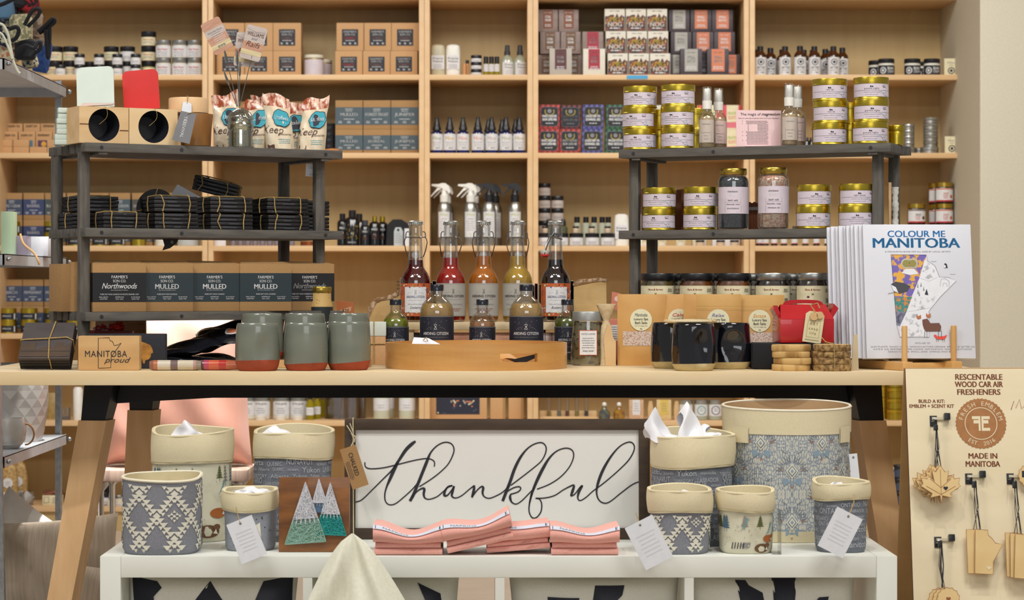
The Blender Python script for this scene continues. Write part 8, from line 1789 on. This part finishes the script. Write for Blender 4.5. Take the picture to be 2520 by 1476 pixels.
# ------------------------------------------------------------------ cushions in the cubbies and on the floor
CUSH = mat('ivory_cushion_cloth', 'ecebe2', .9, hex2='e8e6dc', scale=220, bump=.05); NAVYP = m_('navy_cushion_print', '1b1e30')
def cush(w, h, t, m, seed=0, motif=None, n=3.0):
    rnd = random.Random(seed); a = [rnd.uniform(0, 6) for _ in range(4)]
    def f(u, v, s_, o=0):
        x, z = (u-.5)*2, (v-.5)*2; e = math.sqrt(max(0, (1-abs(x)**n)*(1-abs(z)**n)))
        px_ = x*(1-.07*(1-z*z)*abs(x)**3); pz_ = z*(1-.07*(1-x*x)*abs(z)**3)
        return (px_*w/2, -s_*(t/2*e*(1+.06*sin(5*x+a[0])*sin(4*z+a[1]))+o)+.004*sin(9*x+7*z+a[2])*e, h/2+pz_*h/2)
    g = MB().grid(lambda u, v: f(u, v, 1), 28, 28, m).grid(lambda u, v: f(1-u, v, -1), 28, 28, m); out = [('cushion_cover', g)]
    if motif:
        p = MB(); fm = lambda x, z: f(x/w+.5, z/h, 1, .002)
        for P in motif:
            P2 = []
            for i in range(len(P)):
                (xa, za), (xb, zb) = P[i], P[(i+1) % len(P)]
                for q in range(4): P2.append((xa+(xb-xa)*q/4, za+(zb-za)*q/4))
            cx = sum(q[0] for q in P2)/len(P2); cz = sum(q[1] for q in P2)/len(P2); rings = 5; nn = len(P2); vs = []
            for r_ in range(1, rings+1): vs += [fm(cx+(q[0]-cx)*r_/rings, cz+(q[1]-cz)*r_/rings) for q in P2]
            vs.append(fm(cx, cz)); fs_ = [(r_*nn+i, r_*nn+(i+1) % nn, (r_+1)*nn+(i+1) % nn, (r_+1)*nn+i) for r_ in range(rings-1) for i in range(nn)]+[(len(vs)-1, (i+1) % nn, i) for i in range(nn)]
            p.add(vs, fs_, NAVYP)
        out.append(('printed_motif', p))
    return out
cy = 4.345
mot1 = [[(-.15, .335), (-.10, .33), (-.09, .318), (-.105, .30), (-.10, .25), (-.13, .22), (-.13, .28), (-.148, .29)], [(.0, .335), (.045, .27), (-.045, .265)], [(.10, .33), (.155, .335), (.16, .26), (.12, .24), (.085, .29)]]
put('cushion', cush(.328, .345, .15, CUSH, 1, mot1), (px(520, cy), cy+.02, .0392), 'ivory cushion with navy bear-like shapes in the leftmost cubby', 'cushion', 'printed cushions in the cubbies')
put('cushion', cush(.27, .345, .13, CUSH, 2, [[(.055, .325), (.10, .30), (.11, .24), (.07, .29)]]), (px(955, cy), cy+.05, .0392), 'ivory cushion with navy beak shape in the second cubby', 'cushion', 'printed cushions in the cubbies')
put('cushion', cush(.325, .345, .15, CUSH, 3, [[(-.09, .30), (-.03, .30), (-.04, .22), (-.08, .2)], [(.0, .325), (.055, .325), (.05, .305), (.03, .30), (.02, .2), (-.02, .2)]]), (px(1463, cy), cy+.02, .0392), 'ivory cushion with navy blocks in the third cubby', 'cushion', 'printed cushions in the cubbies')
put('cushion', cush(.325, .345, .15, CUSH, 4, [[(-.07, .335), (-.05, .335), (-.045, .325), (-.02, .31), (-.01, .22), (-.05, .22)], [(.0, .34), (.045, .34), (.03, .22), (.0, .22)], [(.085, .30), (.105, .30), (.10, .285), (.06, .26), (.05, .23), (.06, .275)]]), (px(1898, cy), cy+.02, .0392), 'ivory cushion with navy paw shapes in the rightmost cubby', 'cushion', 'printed cushions in the cubbies')
# draped pillow corner leaning before the shelf
WC = mat('white_pillow_cloth', 'e2e1cf', .85, hex2='dbd9c5', scale=150, bump=.15)
def drape(u, v, s_):
    x, z = (u-.5)*2, v; wd = .022+.082*min(1, (z*1.25))**.8 if z < 1 else 0
    zz = 1-z; e = max(0, 1-abs(x)**2.4)*min(1, z*3)
    return (x*(.002+min(.125, .21*z**.7))+.015*min(z, .6)+.010*z*sin(5*z), -s_*(.015+.055*z)*math.sqrt(e)+(.016*sin(5*x+9*z)+.010*sin(11*x-7*z)+.008*sin(17*z+6*x))*min(1, z*2.2), .437*zz)
put('white_pillow', MB().grid(lambda u, v: drape(u, v, 1), 26, 30, WC).grid(lambda u, v: drape(1-u, v, -1), 26, 30, WC), (px(868, 4.16), 4.155, .0+.035), 'soft white pillow propped on its corner before the second cubby', 'pillow')
PINKC = mat('blush_pink_satin', 'e3aa98', .5, hex2='dca08d', scale=12, sheen=.3, bump=.1)
put('pink_cushion', cush(.40, .43, .17, PINKC, 6, None, 3.4), (px(437, 6.15), 6.15, .438), 'large blush pink cushion on the small bench behind the table', 'cushion')
SH2 = mat('striped_stone_wood', '8b7468', .6, hex2='c0a594', scale=10, stretch=(6, 1, .3), detail=4)
stl = [('seat', MB().box(-.20, .20, -.10, .12, .405, .436, SH2, .004))]
for x in (-.185, .165): 
    for y in (-.085, .1): stl.append(('leg', MB().lathe([(.008, 0), (.008, .38), (.02, .395), (.02, .405), (0, .405)], mat('chrome', 'b8b4b0', .15, 1.0), 14, x, y)))
put('low_bench', stl, (px(437, 6.15), 6.12, 0), 'low bench with striped top carrying the pink cushion', 'bench')
put('striped_pillow', cush(.36, .27, .16, mat('beige_stripe_linen', 'b3a492', .9, hex2='a39482', scale=30, stretch=(6, 1, .3), bump=.1, detail=2), 7, None, 3), (px(125, 5.72), 5.72, .072), 'beige linen striped pillow on the floor behind left table leg', 'pillow', tilt=(R(-8), R(-4), 0))
put('striped_pillow', cush(.26, .24, .13, mat('beige_stripe_linen', 'b3a492', .9), 9, None, 3), (px(235, 5.55), 5.58, .0), 'beige linen pillow between left table leg and white shelf', 'pillow', tilt=(R(-8), R(6), 0))
put('white_floor_pillow', cush(.26, .30, .12, mat('white_cotton', 'e9e7e2', .9), 8, None, 2.2), (px(-45, 6.0), 6.0, .075), 'white pillow corner rising behind the beige striped pillow', 'pillow', tilt=(R(-6), R(35), 0))
# goods on the galvanised rack
FAC = mat('pearl_silver_glaze', 'a8a4a0', .35, .35, hex2='bcb8b2', scale=14, coat=.3)
def faceted(r, h, nr=9, nc=16, ey=1.0):
    vs = []; fs = []
    for j in range(nr+1):
        v = j/nr; rr = r*(.72+.28*sin(pi*min(1, v*.62+.12)))
        for i in range(nc):
            a = 2*pi*(i+(j % 2)*.5)/nc; k = 1.0; vs.append((rr*cos(a), rr*sin(a), v*h))
    for j in range(nr):
        for i in range(nc):
            a = j*nc+i; b = j*nc+(i+1) % nc; c = (j+1)*nc+i; d = (j+1)*nc+(i+1) % nc
            fs += ([(a, b, c), (b, d, c)] if j % 2 == 0 else [(a, d, c), (a, b, d)])
    fs.append(tuple(range(nc))[::-1]); return MB().add(vs, fs, FAC)
Yv = 5.98; me_ = faceted(.098, .20).mesh('vase', 2)
put('faceted_vase', me_, (px(26, Yv), Yv, .5155), 'large pearly faceted vase on the lower galvanised shelf', 'vase')
Yv = 5.70; mg = [('cup_body', MB().lathe([(0, 0), (.026, 0), (.042, .02), (.046, .05), (.040, .075), (.037, .075), (.036, .01), (0, .008)], FAC, 12)), ('ring_handle', MB().tube([(.042+.022*sin(a), 0, .035+.026*cos(a)) for a in [pi*k/10 for k in range(11)]], .0022, m_('copper_wire', '9a6a3c', metal=.8), 7))]
put('pearl_cup', mg, (px(20, Yv), Yv, .5155), 'small pearly cup with copper loop handle before the faceted vase', 'cup')
for nm, x0, x1, y0, Y_, c, lab, cat in (('green_block', 2, 30, 520, 5.75, 'a8bd9c', 'pale green upright block on the middle galvanised shelf', 'block'), ('purple_box', 27, 65, 580, 5.80, '6f6470', 'dull purple box on the middle galvanised shelf', 'box'), ('silver_box', 64, 118, 582, 5.9, 'a9a9ae', 'cloudy silver box on the middle galvanised shelf', 'box')):
    w_ = (x1-x0)*Y_/F; put(nm, MB().box(-w_/2, w_/2, 0, .06, 0, pz(y0, Y_)-.9925, mat('rk_'+nm, c, .4, hex2='c9c8cc' if nm == 'silver_box' else None, scale=14, coat=.2), .001), (px((x0+x1)/2, Y_), Y_, .9925), lab, cat)
put('leather_strap', MB().tube(catmull([(px(50, 5.72), 5.72, pz(576, 5.72)), (px(62, 5.72), 5.70, pz(600, 5.72)), (px(85, 5.7), 5.69, pz(622, 5.7)), (px(97, 5.7), 5.68, pz(640, 5.7)), (px(101, 5.7), 5.68, pz(652, 5.7))], 6), .0028, m_('tan_leather', 'b08a58'), 6), (0, 0, 0), 'tan leather strap hanging over the middle galvanised shelf', 'strap')
# rolled fabrics / pouches with loops on top of the galvanised rack
rolls = [(12, 10, .045, .07, '5c7f9e', None, 'light blue'), (40, -12, .05, .06, '24242a', None, 'black'), (68, -5, .05, .07, 'a3202a', '2a1216', 'red flame-print'), (22, 42, .045, .06, '3b3f48', '8c8f98', 'grey striped'), (45, 40, .042, .07, '8f9a68', 'd0cfa0', 'sage geometric'), (52, 72, .052, .07, 'c9bd9a', '8c8a6a', 'cream botanical'), (84, 60, .036, .06, '8a7768', 'b8a592', 'taupe swirl, upper'), (84, 88, .040, .06, '8a7768', 'b8a592', 'taupe swirl, lower'), (14, 85, .05, .06, '22263c', 'c9c3a0', 'navy speckled'), (24, 118, .045, .07, 'cfc2a0', 'c07a58', 'cream and coral'), (62, 122, .048, .05, '111116', None, 'plain black'), (104, 140, .040, .08, '3a5a9c', '2c4a86', 'blue knitted'), (72, 142, .038, .05, 'c7bd9a', '3a3f58', 'navy and cream')]
for i, (x, y, w_, h_, c, c2, nm) in enumerate(rolls):
    Yr = 5.75+.02*(i % 5)+(.25 if i == 11 else 0)+(.1 if i in (6, 7) else 0); m = mat('roll_'+nm, c, .9, hex2=c2 or c, scale=90, bump=.3, p0=.48, p1=.54)
    k = Yr/F; g = MB(); g.T = Matrix.Rotation(R((0, 10, -10, 20, -5)[i % 5]), 4, 'Y')
    r_ = w_*.56; g.lathe([(0, -h_*.5), (r_*.8, -h_*.5), (r_, -h_*.38), (r_*.97, 0), (r_, h_*.38), (r_*.8, h_*.5), (0, h_*.5)], m, 18)
    put('rolled_pouch', [('rolled_cloth', g)], (px(x, Yr), Yr, max(pz(y, Yr), 1.4535+h_*.45)), f'{nm} rolled cloth pouch in the heap on the galvanised rack', 'pouch', 'rolled cloth pouches on the galvanised rack')
loops = [((60, 62), (80, 25), (97, 22), (90, 40), (66, 64)), ((93, 78), (112, 62), (128, 46), (132, 54), (108, 72), (94, 80)), ((22, 72), (38, 66), (45, 75), (38, 92), (26, 99)), ((34, 128), (60, 112), (82, 118), (90, 104), (98, 103), (94, 120), (70, 138)), ((-10, 15), (10, 8), (34, -4)), ((112, 72), (114, 100), (117, 142), (120, 100), (120, 68))]
for i, P in enumerate(loops):
    Yl = 5.66+(.17 if i in (1, 5) else 0)
    put('webbing_loop', MB().tube(catmull([(px(a, Yl), Yl+.003*q, pz(b, Yl)) for q, (a, b) in enumerate(P)], 6), .0052, mat('black_webbing', '14141a', .9, scale=400, bump=.3), 6), (0, 0, 0), 'black webbing loop '+['tallest, beside red flame print', 'pointing furthest right', 'on the navy speckled pouch', 'folded low over plain black pouch', 'crossing the top left corner', 'hanging straight down at the right'][i], 'strap', 'black webbing loops')
put('ribbon', MB().tube(catmull([(px(a, 5.40), 5.40, pz(b, 5.40)) for a, b in ((-6, 58), (8, 62), (20, 85), (26, 115), (33, 150), (44, 175), (50, 181))], 6), .0035, m_('ivory_ribbon', 'c9c8b4'), 5), (0, 0, 0), 'ivory ribbon trailing over the galvanised rack edge', 'ribbon')
put('ribbon', MB().tube(catmull([(px(a, 5.395), 5.395, pz(b, 5.395)) for a, b in ((-6, 78), (6, 85), (16, 105), (24, 125), (30, 145))], 6), .003, m_('ivory_ribbon', 'c9c8b4'), 5), (0, 0, 0), 'shorter ivory ribbon trailing beside the long one', 'ribbon')
# ------------------------------------------------------------------ air freshener board on the right
PLY = woodm('birch_plywood', 'e6d8b8', 'dccdaa', (1.5, 5, 6), .55, .02, 2.5); BURN = m_('laser_burnt_brown', '8f5230'); EDGB = m_('laser_edge', '5c3420')
BX0, BX1 = .8154, 1.16; by0, by1 = 4.35, 4.50; hz = .756; tl = math.atan((by1-by0)/hz); HL = hz/cos(tl)
def bq(x, y):      # pixel on the leaning panel -> local (x, height)
    lo, hi = 0.0, HL
    for _ in range(40):
        m = (lo+hi)/2; Yc = by0+m*sin(tl); yy = VY-(m*cos(tl)-EYE)*F/Yc
        if yy > y: lo = m
        else: hi = m
    Yc = by0+lo*sin(tl); return (px(x, Yc)-BX0, lo)
pan = MB().box(0, BX1-BX0, 0, .006, 0, HL, PLY); pan.box(-.0008, 0, 0, .006, 0, HL, EDGB)
eng = MB(); f = plane_map(-.0005); f2 = plane_map(-.0009); sc_ = 4.47/F
def bt(s_, x, y, hpx, wpx, m=BURN, ff=None): a = bq(x, y); eng.text(s_, a[0], a[1], hpx*sc_, m, ff or f, fit=wpx*sc_, bold=.06)
for s_, y, wpx in (('RESCENTABLE', 934, 116), ('WOOD CAR AIR', 952, 118), ('FRESHENERS', 971, 106)): bt(s_, 2409, y, 14, wpx)
bt('BUILD A KIT:', 2293, 991, 8.5, 64); bt('EMBLEM + SCENT KIT', 2293, 1003, 8.5, 110); bt('MADE IN', 2419, 1128, 13.5, 70); bt('MANITOBA', 2419, 1148, 14, 84)
c = bq(2414, 1042); rr = 61*sc_
eng.poly([(c[0]+rr*(1+.035*(k % 2))*cos(2*pi*k/80), c[1]+rr*(1+.035*(k % 2))*sin(2*pi*k/80)) for k in range(80)], mat('engraved_disc', 'a87445', .7, hex2='9b683b', scale=60), f)
eng.disc(c[0], c[1], rr*.66, PLY, f2, 40, r0=rr*.63)
def arc(s_, rad, a0, a1, hh, flip=1):
    n = len(s_)
    for k, ch in enumerate(s_):
        a = a0+(a1-a0)*k/(n-1)
        if ch == ' ': continue
        v, fc, wd = text_mesh(ch); kk = hh/.7; vs = []
        for (x, y) in v:
            x *= kk; y = y*kk-hh/2
            if flip > 0: vs.append(f2(c[0]+(rad+y)*cos(a)+x*sin(a), c[1]+(rad+y)*sin(a)-x*cos(a)))
            else: vs.append(f2(c[0]+(rad-y)*cos(a)-x*sin(a), c[1]+(rad-y)*sin(a)+x*cos(a)))
        eng.add(vs, fc, PLY)
arc('FRESH EMBLEM', rr*.82, R(165), R(15), .0085); arc('EST. 2016', rr*.82, R(235), R(305), .0078, -1)
for q in (-1, 1):
    X = c[0]; Z = c[1]; s0 = rr*.035; w1 = rr*.36; h1 = rr*.30
    for (a, b, d, e) in ((.02, .10, -h1, h1), (.10, .36, h1-.006, h1), (.10, .30, -.0, .0068), (.10, .36 if q > 0 else .0, -h1, -h1+.006)):
        if b*rr > a*rr: eng.bar(*sorted((X+q*a*rr, X+q*b*rr)), Z+d, Z+e, PLY, f2)
a = bq(2488, 1008); k = sc_; eng.stroke([(a[0], a[1]), (a[0]+8*k, a[1]+22*k), (a[0]+12*k, a[1]+4*k), (a[0]+22*k, a[1]+26*k), (a[0]+26*k, a[1]+2*k), (a[0]+38*k, a[1]+14*k)], .0013, BURN, f)
legb = MB(); zb = .745
put('display_board', [('front_panel', pan), ('engraving', eng)], (BX0, by0, 0), 'birch plywood A-frame board engraved RESCENTABLE WOOD CAR AIR FRESHENERS', 'display board', tilt=(-tl, 0, 0))
rp_ = MB().box(0, BX1-BX0, -.006, 0, 0, HL, woodm('birch_plywood_back', 'b9925e', 'aa8350', (2, 5, 8), .6, .03, 3))
put('display_board_prop', rp_, (BX0, 4.65+.012, 0), 'rear plywood leaf of the A-frame, its edge showing at left', 'display board', tilt=(math.atan((4.65-4.508)/hz), 0, 0))
bm_ = Matrix.Translation((BX0, by0, 0)) @ Matrix.Rotation(-tl, 4, 'X')
def bput(name, spec, x, y, out, lab, cat, grp=None, roll=0.0):
    a = bq(x, y); p = bm_ @ Vector((a[0], -out, a[1])); return put(name, spec, p, lab, cat, grp, tilt=(-tl, roll, 0))
def hook(): 
    pl = MB().box(-.007, .007, -.0016, 0, -.009, .012, BLACKP, .0006).box(.020, .031, -.012, -.001, .003, .016, BLACKP, .0006)
    g = MB().tube([(-.004, -.002, 0), (-.004, -.022, -.001), (-.004, -.03, .003)], .0016, m_('hook_wire', '6a6c72', metal=.8, rough=.3), 6).box(-.003, .022, -.0035, -.0018, .004, .009, m_('clear_hook_bar', 'c7bda2'))
    return [('hook_plate', pl), ('hook_arm', g)]
for i, (x, y) in enumerate(((2297, 1038), (2384, 1180), (2486, 1180), (2308, 1336))): bput('peg_hook', cached('hook', hook), x, y, .0002, f'small black peg hook, {["above the maple leaf","above the left province shapes","above the right province shapes","lowest, under the maple leaf"][i]}', 'hook', 'black peg hooks')
EMB = mat('birch_emblem', 'ddc08a', .55, hex2='d3b47a', scale=14)
leafP = [(0, -.036), (.002, -.020), (.020, -.024), (.017, -.016), (.038, -.002), (.034, .003), (.037, .014), (.026, .012), (.022, .017), (.012, .007), (.016, .028), (.009, .025), (0, .038)]
leafP = leafP+[(-x, z) for x, z in leafP[::-1][1:]]
manP = [(-.019, -.042), (.016, -.042), (.016, -.018), (.034, .016), (.020, .018), (.013, .027), (.006, .032), (.005, .042), (-.019, .042)]
heart = lambda s_: [(s_*.062*16*sin(t)**3, s_*.062*(13*cos(t)-5*cos(2*t)-2*cos(3*t)-cos(4*t))) for t in [2*pi*k/24 for k in range(24)]]
def emblem(P, hp, stroke=None, hc=INK):
    g = MB().prism(P, 0, .003, EMB); e = MB()
    n = len(P); e.stroke([P[i % n] for i in range(n+1)], .0007, BURN, plane_map(-.0004))
    if stroke:
        for s_ in stroke: e.stroke(s_, .0007, BURN, plane_map(-.0004))
    e.poly([(hp[0]+x*.0045, hp[1]+z*.0045) for x, z in heart(1)], hc, plane_map(-.0006)); return [('emblem_body', g), ('burnt_lines', e)]
ls = [[(0, -.02), (0, .03)], [(0, -.018), (.028, -.002)], [(0, -.018), (-.028, -.002)], [(0, -.005), (.02, .012)], [(0, -.005), (-.02, .012)]]
def cords(w, h, n=5):
    g = MB(); rnd = random.Random(n)
    for k in range(n): g.tube([(rnd.uniform(-.003, .003), -.012, h), (rnd.uniform(-w, w)*.6, -.012, h*.5), (rnd.uniform(-w, w), -.010, 0)], .0007, m_('black_elastic', '1c1d26'), 5)
    g.box(-.006, .002, -.016, -.009, h*.86, h*.98, BLACKP, .001); return g
for i in range(5):
    bput('wood_emblem', freeze(emblem(leafP, (.009, -.006), ls)), 2307-i*4, 1198-i*1.5, .032-.0045*i if i else .034, 'maple leaf wooden air freshener, '+('frontmost with heart cutout' if i == 0 else f'{ORD[i]} in its hanging bundle'), 'air freshener', 'maple leaf air fresheners', roll=R((0, 8, -9, 14, -4)[i]))
bput('elastic_cords', cords(.008, .092, 7), 2305, 1162, .005, 'bundle of black elastic cords holding the maple leaves', 'cord', 'black elastic cord bundles')
for i in range(2): bput('wood_emblem', freeze(emblem(manP, (.008, -.030), None, PLY)), 2418-i*18, 1360+(-2)*i, .022-.006*i, f'Manitoba-shaped wooden air freshener, {["front","rear"][i]} of left pair', 'air freshener', 'province-shaped air fresheners', roll=R(3-3*i))
bput('elastic_cords', cords(.010, .100, 5), 2400, 1312, .004, 'black elastic cords holding the left province shapes', 'cord', 'black elastic cord bundles')
for i in range(3): bput('wood_emblem', freeze(emblem(manP, (.010, -.032))), 2514-i*9, 1372-3*i, .026-.006*i, f'Manitoba-shaped wooden air freshener, {["front","middle","rear"][i]} of right bundle', 'air freshener', 'province-shaped air fresheners', roll=R(4-2*i))
bput('elastic_cords', cords(.010, .108, 5), 2500, 1322, .004, 'black elastic cords holding the right province shapes', 'cord', 'black elastic cord bundles')
rnP = [(.020*(1+.12*(k % 2))*cos(2*pi*k/26), .020*(1+.12*(k % 2))*sin(2*pi*k/26)) for k in range(26)]
for i in range(3): bput('wood_emblem', freeze(emblem(rnP, (0, 0), None, BURN)), 2328-9*i, 1475, .024-.006*i, f'scalloped wooden air freshener, {["front","middle","rear"][i]} at the bottom edge', 'air freshener', 'scalloped air fresheners')
bput('elastic_cords', cords(.009, .096, 6), 2316, 1455, .004, 'black elastic cords above the scalloped emblems', 'cord', 'black elastic cord bundles')
bput('wood_emblem', freeze(emblem(rnP, (0, 0), None, BURN)), 2530, 1172, .012, 'round wooden emblem cut off by the right picture edge', 'air freshener')
